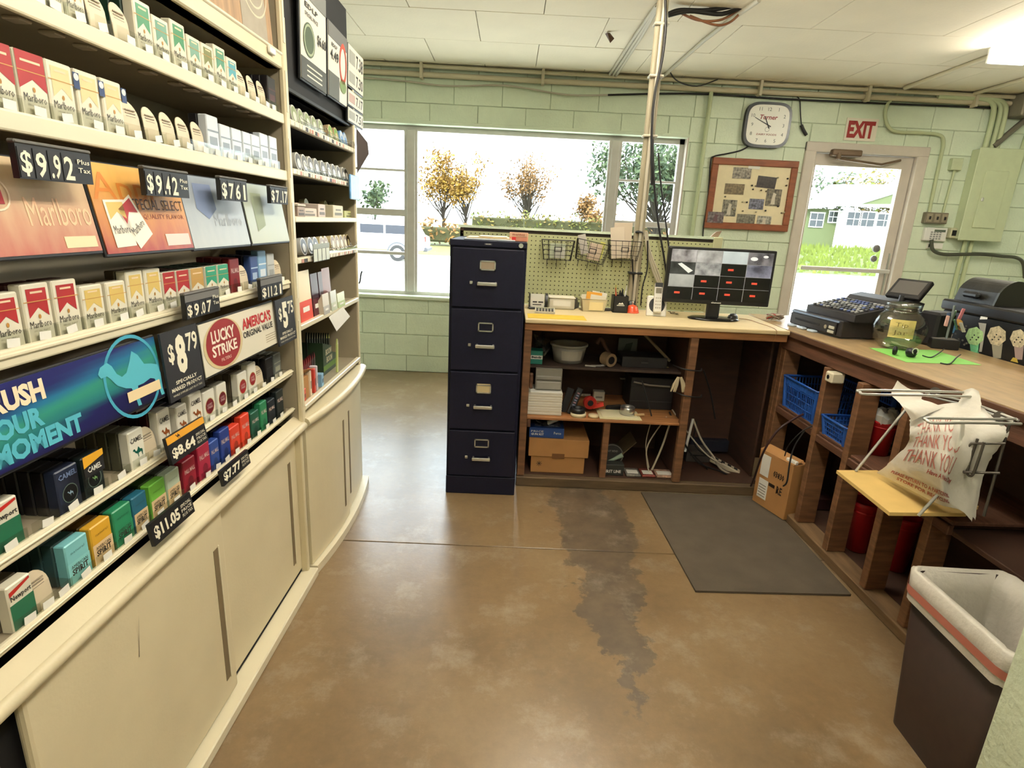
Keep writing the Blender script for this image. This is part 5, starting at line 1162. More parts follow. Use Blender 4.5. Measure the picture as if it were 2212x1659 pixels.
papers(B3[0]-.03, B3[1]+.008, .08, .175, (214, 200, 180), 'shorter pale sheet in the right wire basket', PY-.055, -.12)
papers(B2[0]+.02, B2[1]+.010, .075, .095, (206, 186, 166), 'grey brown card in the middle wire basket', PY-.05, .17)
papers(B2[0]+.055, B2[1]+.016, .03, .10, (208, 206, 110), 'yellow slip at the right of the middle wire basket', PY-.042, .2)
papers(B2[0]-.03, B2[1]+.045, .045, .11, (190, 184, 176), 'hanging grey packet leaning from the middle wire basket', PY-.062, -.25)
papers(B1[0], B1[1]+.008, .09, .085, (176, 184, 160), 'pale green card inside the left wire basket', PY-.045)
papers(B1[0]+.012, B1[1]+.01, .06, .06, (196, 196, 186), 'small grey card inside the left wire basket', PY-.056)
# ---- service pole with cables
PXC, PYC = .742, 3.515
pole = thing('service_pole', 'bundle of cream conduits standing from desk to ceiling', 'pole', (PXC, PYC, 0))
for i, (dx, dy, r, z0) in enumerate(((-.016, 0, .017, .95), (.018, .006, .014, .95), (.002, -.022, .009, .95))):
    MB().cyl((dx, dy-.06*(1), z0), (dx, dy-.06, ZC), r, 10).obj('conduit', M['pole'] if i != 2 else M['wirew'], pole)
mb = MB()
for z in (1.15, 1.9, 2.2, 2.45): MB().rbox(-.04, .04, -.092, -.035, z, z+.014, .004).obj('tie_band', M['black'] if z < 1.5 else M['wirew'], pole)
pc = lambda P, Y: spline([Vector((pl(x, y, Y)[0], Y, pl(x, y, Y)[1])) for x, y in P], 6)
pipe('pole_cable', pc([(1437, 0), (1438, 60), (1430, 130), (1415, 200), (1408, 280), (1408, 400)], 3.41), .007, M['wire'], 'black cable twisting down the pole', 'cable')
pipe('pole_cable', pc([(1410, 300), (1412, 380), (1420, 470), (1435, 560), (1446, 640)], 3.40), .006, M['wire'], 'left black cable dropping from the pole to the monitor', 'cable')
pipe('pole_cable', pc([(1422, 330), (1428, 400), (1438, 480), (1448, 560), (1452, 600)], 3.40), .005, M['wire'], 'right black cable dropping from the pole to the monitor', 'cable')
for i, d in enumerate((0, 5, 10)):
    pipe('pole_cable', pc([(1393+d*.5, 500), (1398+d*.6, 540), (1412+d, 590), (1436+d*.3, 640)], 3.42-.004*i), .005, M['wirew'], '%s pale cable slanting from the pole to the desk' % ORD[i], 'cable', group='pale cables beside the pole')
pipe('pole_cable', pc([(1399, 520), (1398, 580), (1388, 620), (1384, 660)], 3.40), .004, M['wire'], 'thin black cable looping from the pole to the phone', 'cable')
pipe('pole_cable', pc([(1366, 560), (1368, 600), (1372, 655)], 3.44), .005, M['wire'], 'black cable down the left side of the pole', 'cable')
a = pl(1383, 508, 3.40); tag(MB().lathe([(0, 0), (.022, .002), (.024, .008), (.014, .014), (0, .016)], 14).obj('black_knob', M['black'], None, (a[0], 3.44, PZ1+.0125)), 'flat black knob on top of the pegboard beside the pole', 'disc')  # a black knob, modelled as a flat disc
a = pl(1548, 513, 3.47)
kn = thing('wood_clip', 'small worn wooden peg sitting on the pegboard end', 'peg', (a[0], 3.48, PZ1+.0125))
MB().prism([(-.03, 0, 0), (-.02, 0, .012), (.0, 0, .03), (.028, 0, .036), (.022, 0, .02), (.012, 0, .0)], (0, .018, 0)).obj('peg_body', col((150, 128, 104)), kn)
# ---- monitor
mm = thing('security_monitor', 'black monitor showing a grid of camera views', 'monitor', (pl(1552, 690, 3.21)[0]-.035, 3.20, DZ+.0005), (0, 0, math.radians(-2)))
mw = .290
zb_, zt_ = .085, .388
MB().rbox(-mw, mw, -.012, .03, zb_, zt_, .006, seg=2).obj('bezel', M['black'], mm)
scr = MB().box(-mw+.014, mw-.014, -.0135, -.012, zb_+.022, zt_-.012).obj('screen', mat('screen_black', (16, 16, 19), .25), mm)
sw_, sh_ = 2*mw-.028, zt_-zb_-.034; x0, z0 = -mw+.014, zb_+.022
def feed(key, c1, c2, sc): return mat(key, c1, .3, col2=c2, scale=sc, detail=6, emit=0)
def em(m, c, s):
    b = m.node_tree.nodes['Principled BSDF']; r_ = [n for n in m.node_tree.nodes if n.type == 'VALTORGB']
    b.inputs['Emission Strength'].default_value = s
    if r_: m.node_tree.links.new(r_[0].outputs[0], b.inputs['Emission Color'])
    else: b.inputs['Emission Color'].default_value = lin(c)+(1,)
    return m
FE = [em(feed('feed_%d' % i, c1, c2, sc), c1, .55) for i, (c1, c2, sc) in enumerate((((170, 170, 172), (60, 54, 54), 14), ((166, 168, 168), (84, 82, 80), 12), ((176, 186, 188), (140, 150, 156), 6), ((120, 118, 122), (40, 38, 42), 18), ((70, 74, 72), (18, 18, 20), 14), ((150, 152, 152), (74, 76, 78), 24), ((130, 132, 150), (60, 60, 70), 16), ((160, 164, 160), (90, 92, 94), 5)))]
cells = {(0, 0): 0, (1, 0): 1, (2, 0): 2, (3, 0): 3, (0, 1): 4, (1, 1): 5, (3, 1): 6, (0, 2): 7}
NC = em(col((200, 70, 50), .4), (200, 70, 50), .5); LN = em(mat('grid_line', (150, 150, 150), .4), (150, 150, 150), .4)
for i in range(4):
    for j in range(4):
        a, b = x0+sw_*i/4, x0+sw_*(i+1)/4; c, d = z0+sh_*(3-j)/4, z0+sh_*(4-j)/4
        if (i, j) in cells:
            o = MB().box(a+.0015, b-.0015, -.0145, -.0136, c+.0012, d-.0012).obj('camera_view', FE[cells[(i, j)]], mm)
            if (i, j) == (3, 0):
                mb = MB(); mb.disc((a+sw_*.06, -.015, c+sh_*.12), X_, Z_, .02, .010, 18); mb.disc((a+sw_*.17, -.015, c+sh_*.17), X_, Z_, .014, .007, 18); mb.obj('view_highlight', em(col((214, 216, 216), .4), (214, 216, 216), .5), o)
            if (i, j) == (0, 1):
                MB().prism([(a+.04, -.0148, d-.012), (a+.06, -.0148, d-.006), (b-.012, -.0148, c+.022), (b-.035, -.0148, c+.008)], (0, -.0003, 0)).obj('view_highlight', em(col((204, 208, 206), .4), (204, 208, 206), .45), o)
        else:
            MB().box(a+sw_*.07, a+sw_*.125, -.0146, -.0138, c+sh_*.11, c+sh_*.15).obj('status_mark', NC, mm)
mb = MB()
for i in range(1, 4): mb.box(x0+sw_*i/4-.0009, x0+sw_*i/4+.0009, -.0149, -.0136, z0, z0+sh_)
for j in range(1, 4): mb.box(x0, x0+sw_, -.0149, -.0136, z0+sh_*j/4-.0007, z0+sh_*j/4+.0007)
stuff(mb.obj('grid_lines', LN, mm))
MB().text('element', (0, -.0128, zb_+.006), X_, Z_, .055, .009, 0, .03, 0, 1, 'c').obj('brand_mark', M['paper'], mm)
MB().rbox(-.04, .03, .0, .025, .01, zb_+.02, .004).obj('neck', M['black'], mm)
MB().lathe([(0, 0), (.12, 0), (.124, .006), (.11, .012), (0, .016)], 28, sx=1.15, sy=.62).obj('stand_base', mat('glossy_black', (14, 14, 16), .12), mm, (0, .0, 0))
# mouse
a = fl(1582, 690, DZ)
ms = thing('computer_mouse', 'black computer mouse in front of the monitor', 'mouse', (a[0], a[1], DZ+.0005), (0, 0, .8))
mb = MB(); N = 12
mb.lathe([(.031, 0), (.032, .010), (.027, .022), (.016, .031), (0, .034)], 16, sx=1.25, sy=.85); mb.obj('mouse_shell', mat('speckled_black', (34, 33, 33), .35, var=.4, scale=200), ms)
MB().rbox(-.036, -.012, -.003, .003, .026, .034, .002).obj('scroll_wheel', M['black'], ms)
pipe('mouse_cable', spline([(a[0]+.04, a[1]+.01, DZ+.006), (a[0]+.09, a[1]-.01, DZ+.004), (a[0]+.10, a[1]-.10, DZ+.004), (a[0]+.105, DY0-.012, DZ+.004), (a[0]+.10, DY0-.014, DZ-.05)], 6), .0016, mat('tan_cable', (150, 104, 60), .5), 'thin tan cable running over the desk edge', 'cable')
# cable tangle at the desk end
a = fl(1676, 694, DZ); rnd = random.Random(5); mb = MB()
tg = thing('cable_tangle', 'tangled bundle of grey and red cables at the desk corner', 'cables', (a[0], a[1]+.02, DZ+.001))
for q, (c, n_) in enumerate((((150, 138, 126), 4), ((196, 186, 172), 2), ((176, 54, 50), 1))):
    for k in range(n_):
        t0 = rnd.uniform(0, 6.28); pts = [(.045*math.cos(t0+s*.55)*rnd.uniform(.6, 1.1), .03*math.sin(t0+s*.55)*rnd.uniform(.6, 1.1), .006+.03*abs(math.sin(s*.35+k))) for s in range(16)]
        MB().tube(spline(pts, 3), .0035, 5).obj('cable_loop', col(c), tg)
# cordless phone
a = pl(1411, 670, 3.30); ph = thing('cordless_phone', 'white cordless phone standing in its square base', 'phone', (a[0], 3.22, DZ+.0005), (math.radians(-14), 0, -.08))
MB().rbox(-.055, .055, 0, .03, 0, .115, .006, seg=2).obj('base_unit', M['white'], ph)
mb = MB(); mb.disc((0, -.0008, .062), X_, Z_, .044, .044, 26); mb.obj('speaker_grille', M['black'], ph)
hs_ = MB().rbox(-.022, .022, -.03, -.004, .018, .185, .008, seg=2).obj('handset', M['white'], ph)
MB().box(-.016, .016, -.0312, -.0300, .125, .155).obj('display', col((110, 104, 88)), hs_); MB().rbox(-.021, .021, -.0306, -.0295, .16, .184, .004).obj('earpiece', M['black'], hs_)
for r_i in range(4):
    for c_i in range(3): MB().rbox(-.015+c_i*.011, -.007+c_i*.011, -.0325, -.0300, .04+r_i*.018, .05+r_i*.018, .001).obj('key', col((190, 184, 172)), hs_)
# service bell
a = fl(1366, 676, DZ); bl = thing('service_bell', 'orange red dome service bell on the desk', 'bell', (a[0], a[1]+.015, DZ+.0005))
MB().lathe([(.040, 0), (.041, .005), (.036, .008), (0, .008)], 24).obj('bell_base', col((206, 74, 40), .35), bl)
MB().lathe([(.038, .008), (.038, .014), (.034, .018), (.032, .030), (.022, .040), (.008, .045), (0, .046)], 24).obj('dome', mat('bell_red', (220, 80, 44), .3, coat=.4), bl)
MB().lathe([(.004, .045), (.004, .056), (.007, .058), (.005, .064), (0, .065)], 10).obj('plunger', M['chrome'], bl)
# pen holder and pens
a = pl(1339, 668, 3.30); hx = a[0]
pn = thing('pen_cup', 'square black pen cup with white logo', 'pen cup', (hx, 3.33, DZ+.0005))
mb = MB()
for (u0, u1, v0, v1) in ((-.042, .042, -.042, -.039), (-.042, .042, .039, .042), (-.042, -.039, -.042, .042), (.039, .042, -.042, .042)): mb.box(u0, u1, v0, v1, 0, .095)
mb.box(-.042, .042, -.042, .042, 0, .004); mb.obj('cup_body', M['black'], pn)
mb = MB(); mb.prism([(-.016, -.0426, .048), (-.006, -.0426, .058), (.0, -.0426, .053), (.008, -.0426, .060), (.018, -.0426, .048)], (0, -.0004, 0)); mb.box(-.022, .022, -.043, -.0426, .040, .044); mb.obj('cup_logo', M['paper'], pn)
for i, (dx, dy, L, c, tx, ty, lab) in enumerate(((-.028, 0, .15, (222, 214, 90), -.10, .05, 'yellow handled pen leaning left in the black cup'), (-.022, -.02, .135, (206, 92, 66), -.16, 0, 'red and white marker in the black cup'), (-.004, -.02, .12, (30, 30, 34), -.03, 0, 'thick black marker in the black cup'), (.008, .0, .125, (26, 26, 30), .06, 0, 'second black marker right of the thick one'), (.024, -.018, .15, (232, 232, 228), .10, 0, 'white pen leaning right in the cup'), (.03, .01, .13, (60, 84, 150), .14, 0, 'blue pen at the right of the cup'))):
    t = thing('pen', lab, 'pen', (hx+dx*.6, 3.33+dy, DZ+.006), (ty, tx, 0), group='pens in the cup')
    rr = .0075 if i in (2, 3) else .0045
    MB().cyl((0, 0, 0), (0, 0, L*.8), rr, 8).obj('barrel', col(c, .35), t); MB().cyl((0, 0, L*.8), (0, 0, L), rr*.9, 8, rr*.5).obj('pen_cap', col(tuple(int(v*.8) for v in c), .35), t)
tag(MB().lathe([(0, 0), (.028, 0), (.030, .03), (.02, .055), (0, .06)], 16, sy=.7).obj('tape_puck', M['black'], None, (pl(1365, 660, 3.38)[0], 3.40, DZ+.0005)), 'round black gadget behind the service bell', 'gadget')
a = fl(1319, 672, DZ); lb = thing('black_magnet', 'low black double magnet block in front of the pen cup', 'magnet', (a[0], a[1], DZ+.0005))
for s in (-1, 1): MB().rbox(-.036+.037*(s > 0), -.001+.037*(s > 0), -.01, .012, 0, .016, .005, seg=2).obj('magnet_half', mat('worn_black', (58, 54, 50), .6, var=.3, scale=60), lb)
# paper basket
a = pl(1281, 668, 3.32); bk = thing('paper_tub', 'clear plastic tub full of paper slips', 'tub', (a[0], 3.34, DZ+.0005))
tubm = mat('milky_plastic', (220, 208, 170), .35, trans=.3)
mb = MB(); V = [(-.06, -.05, 0), (.06, -.05, 0), (.06, .05, 0), (-.06, .05, 0), (-.072, -.06, .07), (.072, -.06, .07), (.072, .06, .07), (-.072, .06, .07)]
mb.add(V, [(0, 3, 2, 1), (0, 1, 5, 4), (1, 2, 6, 5), (2, 3, 7, 6), (3, 0, 4, 7)]); mb.obj('tub_body', tubm, bk)
MB().tube([(-.072, -.06, .07), (.072, -.06, .07), (.072, .06, .07), (-.072, .06, .07)], .003, 6, closed=True).obj('rim', tubm, bk)
MB().box(-.03, .05, -.0585, -.057, .008, .055).obj('front_label', col((232, 214, 160)), bk)
for i, (c, dx, dy, h, rt) in enumerate((((228, 164, 60), 0, .0, .075, .08), ((236, 226, 200), .02, -.02, .06, .12), ((230, 222, 196), -.02, .02, .06, -.05), ((236, 230, 214), .03, .03, .075, .15))):
    tag(MB().rbox(-.045, .045, -.001, .001, 0, h, .0004).obj('paper_slip', col(c, .8), None, (a[0]+dx, 3.34+dy, DZ+.03), (-.15, rt, 0)), ('orange paper slip standing in the clear tub', 'cream slip in front within the clear tub', 'pale slip at the left within the clear tub', 'white slip behind at the right within the clear tub')[i], 'paper', 'slips in the tub')
a = pl(1212, 665, 3.34); ct2 = thing('plastic_container', 'low clear container with white contents on the desk', 'container', (a[0], 3.36, DZ+.0005))
MB().rbox(-.075, .075, -.05, .05, 0, .062, .008, seg=2).obj('container_body', mat('frosted_plastic', (222, 216, 196), .4, trans=.25), ct2)
MB().rbox(-.078, .078, -.053, .053, .0625, .070, .003).obj('lid', col((226, 220, 200)), ct2); MB().rbox(-.05, .05, -.051, -.0505, .02, .05, .001).obj('label_print', M['paper'], ct2)
a = fl(1243, 668, DZ); tp = thing('tape_dispenser', 'black desk tape dispenser between the tubs', 'dispenser', (a[0], a[1]+.04, DZ+.0005), (0, 0, 1.2))
MB().prism([(-.05, -.012, 0), (.05, -.012, 0), (.055, -.012, .03), (.03, -.012, .03), (0, -.012, .05), (-.04, -.012, .06), (-.055, -.012, .03)], (0, .024, 0)).obj('dispenser_body', M['black'], tp); MB().cyl((-.02, -.014, .04), (-.02, .014, .04), .026, 18).obj('tape_roll', col((90, 84, 74)), tp)
a = pl(1157, 664, 3.30); rf_ = thing('card_file', 'black rotary card file with white cards beside the cabinet', 'card file', (a[0]+.01, 3.30, DZ+.0005))
MB().rbox(-.05, .05, -.04, .05, 0, .012, .003).obj('base', M['black'], rf_)
for k in range(9): MB().box(-.042, .036, -.03+k*.008, -.0285+k*.008, .014, .072+.012*math.sin(k*.4)).obj('index_card', M['paper'], rf_)
mb = MB(); mb.box(-.03, .02, -.0312, -.0302, .025, .03); mb.box(-.03, -.005, -.0312, -.0302, .038, .046); mb.box(.002, .03, -.0312, -.0302, .038, .046); mb.obj('card_print', col((60, 58, 56)), rf_)
MB().cyl((.042, .0, .045), (.056, .0, .045), .045, 20).obj('side_knob', M['black'], rf_); MB().box(-.05, -.045, -.02, .05, .01, .085).obj('side_frame', M['black'], rf_)
# yellow sheet and calculator
a = fl(1140, 684, DZ); b = fl(1255, 676, DZ)
tag(MB().box(a[0], b[0], 2.952, 3.10, DZ+.0004, DZ+.0012).obj('yellow_folder', mat('yellow_card', (214, 180, 62), .7, var=.08, scale=30)), 'yellow folder lying on the desk end by the cabinet', 'folder')
c = fl(1177, 676, DZ); cl_ = thing('calculator', 'grey desk calculator on the yellow folder', 'calculator', (c[0], c[1]+.01, DZ+.0016), (0, 0, -.05))
MB().prism([(-.055, -.04, 0), (-.055, .045, 0), (-.055, .045, .022), (-.055, -.04, .010)], (.11, 0, 0)).obj('calculator_case', col((196, 190, 172)), cl_)
MB().add([(-.05, .018, .0185), (.05, .018, .0185), (.05, .04, .0216), (-.05, .04, .0216)], [(0, 1, 2, 3)]).obj('display', col((120, 120, 96)), cl_)
for i in range(6):
    for j in range(3): MB().rbox(-.048+i*.0165, -.036+i*.0165, -.034+j*.017, -.022+j*.017, .011+j*.0024, .0165+j*.0024, .001).obj('key', col((70, 68, 66)), cl_)
# keys
a = fl(1448, 678, DZ); ky = thing('key_bunch', 'small bunch of keys on the desk beside the phone', 'keys', (a[0], a[1], DZ+.0005))
for k in range(4):
    t = .7*k-.6; mb = MB(); mb.rbox(0, .032, -.003, .003, .001+.002*k, .003+.002*k, .0006); mb.cyl((.038, 0, .001+.002*k), (.038, 0, .003+.002*k), .009, 12); mb.obj('key', mat('brass_key', (96, 84, 58), .4, metal=.6), ky, (0, 0, 0), (0, 0, t))
MB().ring((0, 0, .004), X_, Y_, .009, .011, 16).obj('key_ring', M['chrome'], ky)
# ================================================================== things under the desk
def bx(name, x0, y0, x1, y1, Y, zb, c, lab, cat, d=.12, part='box_body'):
    a = pl(x0, y0, Y); b = pl(x1, y1, Y)
    t = thing(name, lab, cat, ((a[0]+b[0])/2, Y, zb+.0005)); w = (b[0]-a[0])/2; h = a[1]-zb
    MB().rbox(-w, w, 0, d, 0, max(h, .004), .002).obj(part, c if not isinstance(c, tuple) else col(c), t)
    return t, w, h
YS = 3.12; zt_s = zt
rb, w, h = bx('band_box', 1137, 757, 1171, 789, 3.12, zt, (44, 132, 116), 'teal rubber band box on the upper shelf', 'box', .08)
MB().box(-w, w, -.0012, 0, h*.38, h*.66).obj('label_band', M['paper'], rb); MB().text('er Bands', (-w*.9, -.0018, h*.45), X_, Z_, w*1.75, h*.16, 0, .04, 0, 1).obj('lettering', M['black'], rb)
a = pl(1226, 794, 3.22); b0 = pl(1187, 740, 3.22); b1 = pl(1267, 740, 3.22); rw = (b1[0]-b0[0])/2
bkt = thing('plastic_bucket', 'white plastic bucket on the upper shelf under the desk', 'bucket', (a[0], 3.23, zt+.0005)); hb_ = b0[1]-zt
bm_ = mat('bucket_plastic', (176, 172, 164), .45, var=.05)
MB().lathe([(0, .002), (rw*.78, .002), (rw*.97, hb_*.97), (rw*.93, hb_*.97), (rw*.75, .008), (0, .008)], 30).obj('bucket_wall', bm_, bkt); MB().lathe([(rw*.95, hb_*.9), (rw*1.03, hb_*.9), (rw*1.03, hb_), (rw*.93, hb_)], 30).obj('bucket_rim', bm_, bkt)
mb = MB()
for k in range(8):
    t0, t1 = -2.1+k*.17, -2.1+(k+1)*.17; r0, r1 = rw*.815, rw*.93
    mb.add([(r0*1.01*math.cos(t0), r0*1.01*math.sin(t0), hb_*.2), (r0*1.01*math.cos(t1), r0*1.01*math.sin(t1), hb_*.2), (r1*.995*math.cos(t1), r1*.995*math.sin(t1), hb_*.72), (r1*.995*math.cos(t0), r1*.995*math.sin(t0), hb_*.72)], [(0, 1, 2, 3)])
mb.obj('bucket_label', col((206, 200, 186)), bkt)
a = pl(1167, 760, 3.17); tag(MB().add([(random.gauss(0, .04), random.gauss(0, .03), abs(random.gauss(.06, .04))) for _ in range(30)], [(i, (i+7) % 30, (i+13) % 30) for i in range(30)]).obj('plastic_wrap', clear('film', (.8, .8, .82), .15, .2), None, (a[0], 3.26, zt+.001)), 'crumpled clear plastic film beside the bucket', 'plastic')
# roll gun and bits on the upper shelf
a = pl(1315, 778, 3.17); rl = thing('tape_gun', 'dark tape gun lying on the upper shelf', 'tape gun', (a[0]+.01, 3.16, zt+.0005), (0, 0, .5))
MB().cyl((-.02, -.03, .04), (-.02, .03, .04), .038, 20).obj('tape_roll', col((150, 128, 100)), rl); MB().tube([(-.02, 0, .04), (.05, 0, .035), (.09, 0, .015)], [.014, .012, .010], 8).obj('handle', M['black'], rl); MB().cyl((-.02, -.031, .04), (-.02, .031, .04), .022, 16).obj('roll_core', M['black'], rl)
tag(MB().tube(spline([pl_ for pl_ in [(0, 0, .10), (.02, 0, .13), (.06, .01, .07), (.09, 0, .02)]], 5), [.012]*16, 8).obj('caulk_tool', col((96, 66, 52)), None, (pl(1290, 760, 3.25)[0], 3.28, zt)), 'brown handled tool leaning behind the tape gun', 'tool')
for i, (x, c) in enumerate(((1275, (196, 190, 180)), (1288, (160, 154, 150)), (1299, (206, 202, 196)))):
    tag(MB().rbox(-.03, .03, -.006, .006, 0, .008, .002).obj('utility_knife', col(c, .4), None, (pl(x, 788, 3.13)[0], 3.12+.012*i, zt+.0005), (0, 0, .3*i-.2)), ('pale knife', 'grey knife', 'white marker')[i]+' lying on the upper shelf in front of the tape gun', 'tool')
t, w, h = bx('picture_card', 1337, 730, 1374, 772, 3.40, zt, (118, 122, 120), 'grey picture card standing at the back of the upper shelf', 'card', .004, 'card_board')
MB().prism([(-w*.6, -.001, h*.2), (w*.3, -.001, h*.3), (w*.5, -.001, h*.8), (-w*.2, -.001, h*.7)], (0, -.0006, 0)).obj('print', col((70, 78, 72)), t)
for i, (c, dz, rz) in enumerate((((150, 134, 84), 0, .1), ((120, 112, 74), .004, -.15))):
    tag(MB().rbox(-.08, .08, -.05, .05, 0, .004, .001).obj('flat_envelope', col(c), None, (pl(1412, 782, 3.2)[0], 3.22, zt+.0006+dz), (0, 0, rz)), ('lower', 'upper')[i]+' olive envelope on the right of the upper shelf', 'envelope')
tag(MB().tube([(pl(1385, 715, 3.2)[0], 3.2, pl(1385, 715, 3.2)[1]), (pl(1447, 780, 3.16)[0], 3.16, pl(1447, 780, 3.16)[1])], .009, 6).obj('wood_stick', col((120, 108, 84))), 'thin slanting stick on the right of the upper shelf', 'stick')
t, w, h = bx('black_case', 1345, 770, 1440, 795, 3.15, zt, (38, 36, 38), 'flat black case at the right of the upper shelf', 'case', .16); MB().rbox(-.02, .02, -.006, 0, h*.4, h*.6, .002).obj('clasp', col((70, 68, 66)), t)
# middle shelf
zq = zm
t, w, h = bx('envelope_stack', 1140, 846, 1212, 896, 2.99, zq, M['paper'], 'stack of white boxes at the left of the middle shelf', 'stack', .16, 'lowest_layer')
for k in range(9): MB().rbox(-w-.001, w+.001, -.0015, .0, h*(k+.15)/9, h*(k+.85)/9, .0006).obj('layer_edge', col((214, 206, 186) if k % 2 else (226, 220, 204)), t)
zz = zq+h+.001
t, w, h2 = bx('card_tray', 1158, 796, 1212, 846, 3.03, zz, (132, 128, 118), 'grey plastic tray standing on the white box stack', 'tray', .03, 'tray_back')
MB().rbox(-w*.94, w*.94, -.012, 0, h2*.06, h2*.42, .004).obj('tray_pocket', col((150, 146, 136)), t); MB().rbox(-w*.94, w*.94, -.010, 0, h2*.5, h2*.68, .004).obj('tray_pocket', col((140, 136, 128)), t)
a = pl(1236, 890, 3.03); rm = thing('remote_control', 'black remote control leaning up on the middle shelf', 'remote', (a[0]-.015, 3.03, zq+.001), (-.25, .38, 0))
MB().rbox(-.018, .018, -.008, .008, 0, .155, .005, seg=2).obj('remote_body', M['black'], rm)
for k in range(6): MB().rbox(-.008, .008, -.010, -.008, .05+k*.014, .058+k*.014, .001).obj('button', col((150, 110, 120) if k % 2 else (120, 124, 150)), rm)
tag(MB().rbox(-.02, .02, -.006, .006, 0, .14, .003).obj('dark_bracket', M['blackm'], None, (a[0]-.05, 3.06, zq+.001), (-.2, .3, 0)), 'dark metal bracket behind the remote control', 'bracket')
mb = MB(); mb.lathe([(.027, 0), (.043, 0), (.043, .022), (.027, .022), (.027, 0)], 24); tag(mb.obj('masking_tape', col((226, 214, 180)), None, (pl(1249, 893, 3.0)[0], 3.0, zq+.0005)), 'large roll of cream masking tape lying flat', 'tape')
mb = MB(); mb.lathe([(.026, 0), (.040, 0), (.040, .026), (.026, .026), (.026, 0)], 24); tag(mb.obj('black_tape', M['black'], None, (pl(1249, 880, 3.0)[0], 3.0, zq+.023)), 'roll of black tape on the cream masking tape', 'tape')
mb = MB(); mb.lathe([(.0, 0), (.028, 0), (.028, .014), (0, .014)], 20); tag(mb.obj('small_tape', col((224, 206, 164)), None, (pl(1282, 893, 3.0)[0], 2.995, zq+.0005)), 'small cream roll of tape beside the red dispenser', 'tape')
a = pl(1278, 885, 3.03); rd = thing('red_tape_gun', 'red tape dispenser on the middle shelf', 'dispenser', (a[0]-.005, 3.06, zq+.0165), (0, 0, .15))
MB().ring((0, 0, .042), X_, Z_, .018, .036, 22).prism([(.02, 0, .03), (.075, 0, .045), (.08, 0, .025), (.02, 0, .008)], (0, .02, 0)).obj('dispenser_body', col((196, 52, 44), .35), rd); MB().cyl((0, .0, .042), (0, .026, .042), .036, 22).obj('roll', col((186, 46, 40), .4), rd); MB().cyl((0, -.002, .042), (0, .0, .042), .017, 16).obj('roll_core', M['blackm'], rd)
t, w, h = bx('switch_plate', 1250, 812, 1276, 856, 3.36, zq+.12, (172, 166, 150), 'pale wall plate on the back of the middle shelf', 'plate', .012, 'plate'); MB().box(-.003, .003, -.002, 0, h*.4, h*.6).obj('slot', M['blackm'], t); t.location.z = pl(1260, 856, 3.36)[1]
t, w, h = bx('small_carton', 1283, 846, 1304, 878, 3.3, zq, (190, 184, 168), 'small white carton behind the red dispenser', 'carton', .05); MB().box(-w*.6, w*.6, -.001, 0, h*.3, h*.5).obj('print', col((120, 116, 108)), t)
t, w, h = bx('power_adapter', 1338, 838, 1358, 852, 3.34, zq+.13, (196, 190, 172), 'white power adapter hanging at the back', 'adapter', .03, 'adapter_body'); MB().tube([(0, .01, h), (.0, .0, h+.05), (.03, .02, h+.09)], .004, 6).obj('cord', M['wire'], t)
for i, (x0, y0, x1, y1, zz_, c) in enumerate(((1294, 880, 1385, 898, 0, (232, 222, 176)), (1300, 884, 1378, 900, .004, (238, 230, 190)))):
    a_, b_ = pl(x0, y1, 3.0), pl(x1, y1, 3.0)
    tag(MB().rbox(a_[0], b_[0], 2.965+.02*i, 3.12, zq+.0006+zz_, zq+.004+zz_, .001).obj('note_pad', col(c, .8)), ('lower', 'upper')[i]+' pale yellow paper pad on the middle shelf', 'paper', 'paper pads on the middle shelf')
a = pl(1357, 888, 3.03); al = thing('metal_tin', 'round shiny metal tin on the yellow paper', 'tin', (a[0], 3.05, zq+.0085))
MB().lathe([(0, 0), (.040, 0), (.040, .042), (.036, .045), (.036, .03), (0, .03)], 28).obj('tin_wall', M['chrome'], al); MB().lathe([(.0405, .004), (.0415, .006), (.0405, .008)], 28).obj('tin_seam', M['alu'], al)
tag(MB().rbox(-.05, .05, -.012, .012, 0, .03, .008).obj('black_grip', M['black'], None, (pl(1330, 868, 3.1)[0], 3.14, zq+.0005), (0, 0, .3)), 'black grip lying behind the metal tin', 'grip')
tag(MB().cyl((-.02, 0, .008), (.04, .02, .008), .008, 10).obj('wooden_dowel', col((196, 166, 120)), None, (pl(1378, 888, 3.03)[0], 3.03, zq+.0005)), 'short wooden dowel at the right of the paper pads', 'dowel')
t, w, h = bx('black_crate', 1365, 815, 1448, 895, 3.18, zq, (30, 27, 28), 'large black case at the right of the middle shelf', 'case', .2)
for k in (.25, .75): MB().rbox(-w*1.0, w*1.0, -.004, 0, h*k-.004, h*k+.004, .002).obj('case_rib', col((44, 40, 40)), t)
MB().tube([(-w*.9, -.006, h*.86), (-w*.2, -.02, h*.80), (w*.8, -.006, h*.76)], .006, 6).obj('carry_strap', col((120, 112, 100)), t)
tag(MB().tube([(pl(1386, 830, 3.1)[0], 3.1, zq+.19), (pl(1408, 895, 3.05)[0], 3.05, zq+.002)], .004, 6).obj('metal_rod', M['black']), 'thin dark rod leaning on the black case', 'rod')
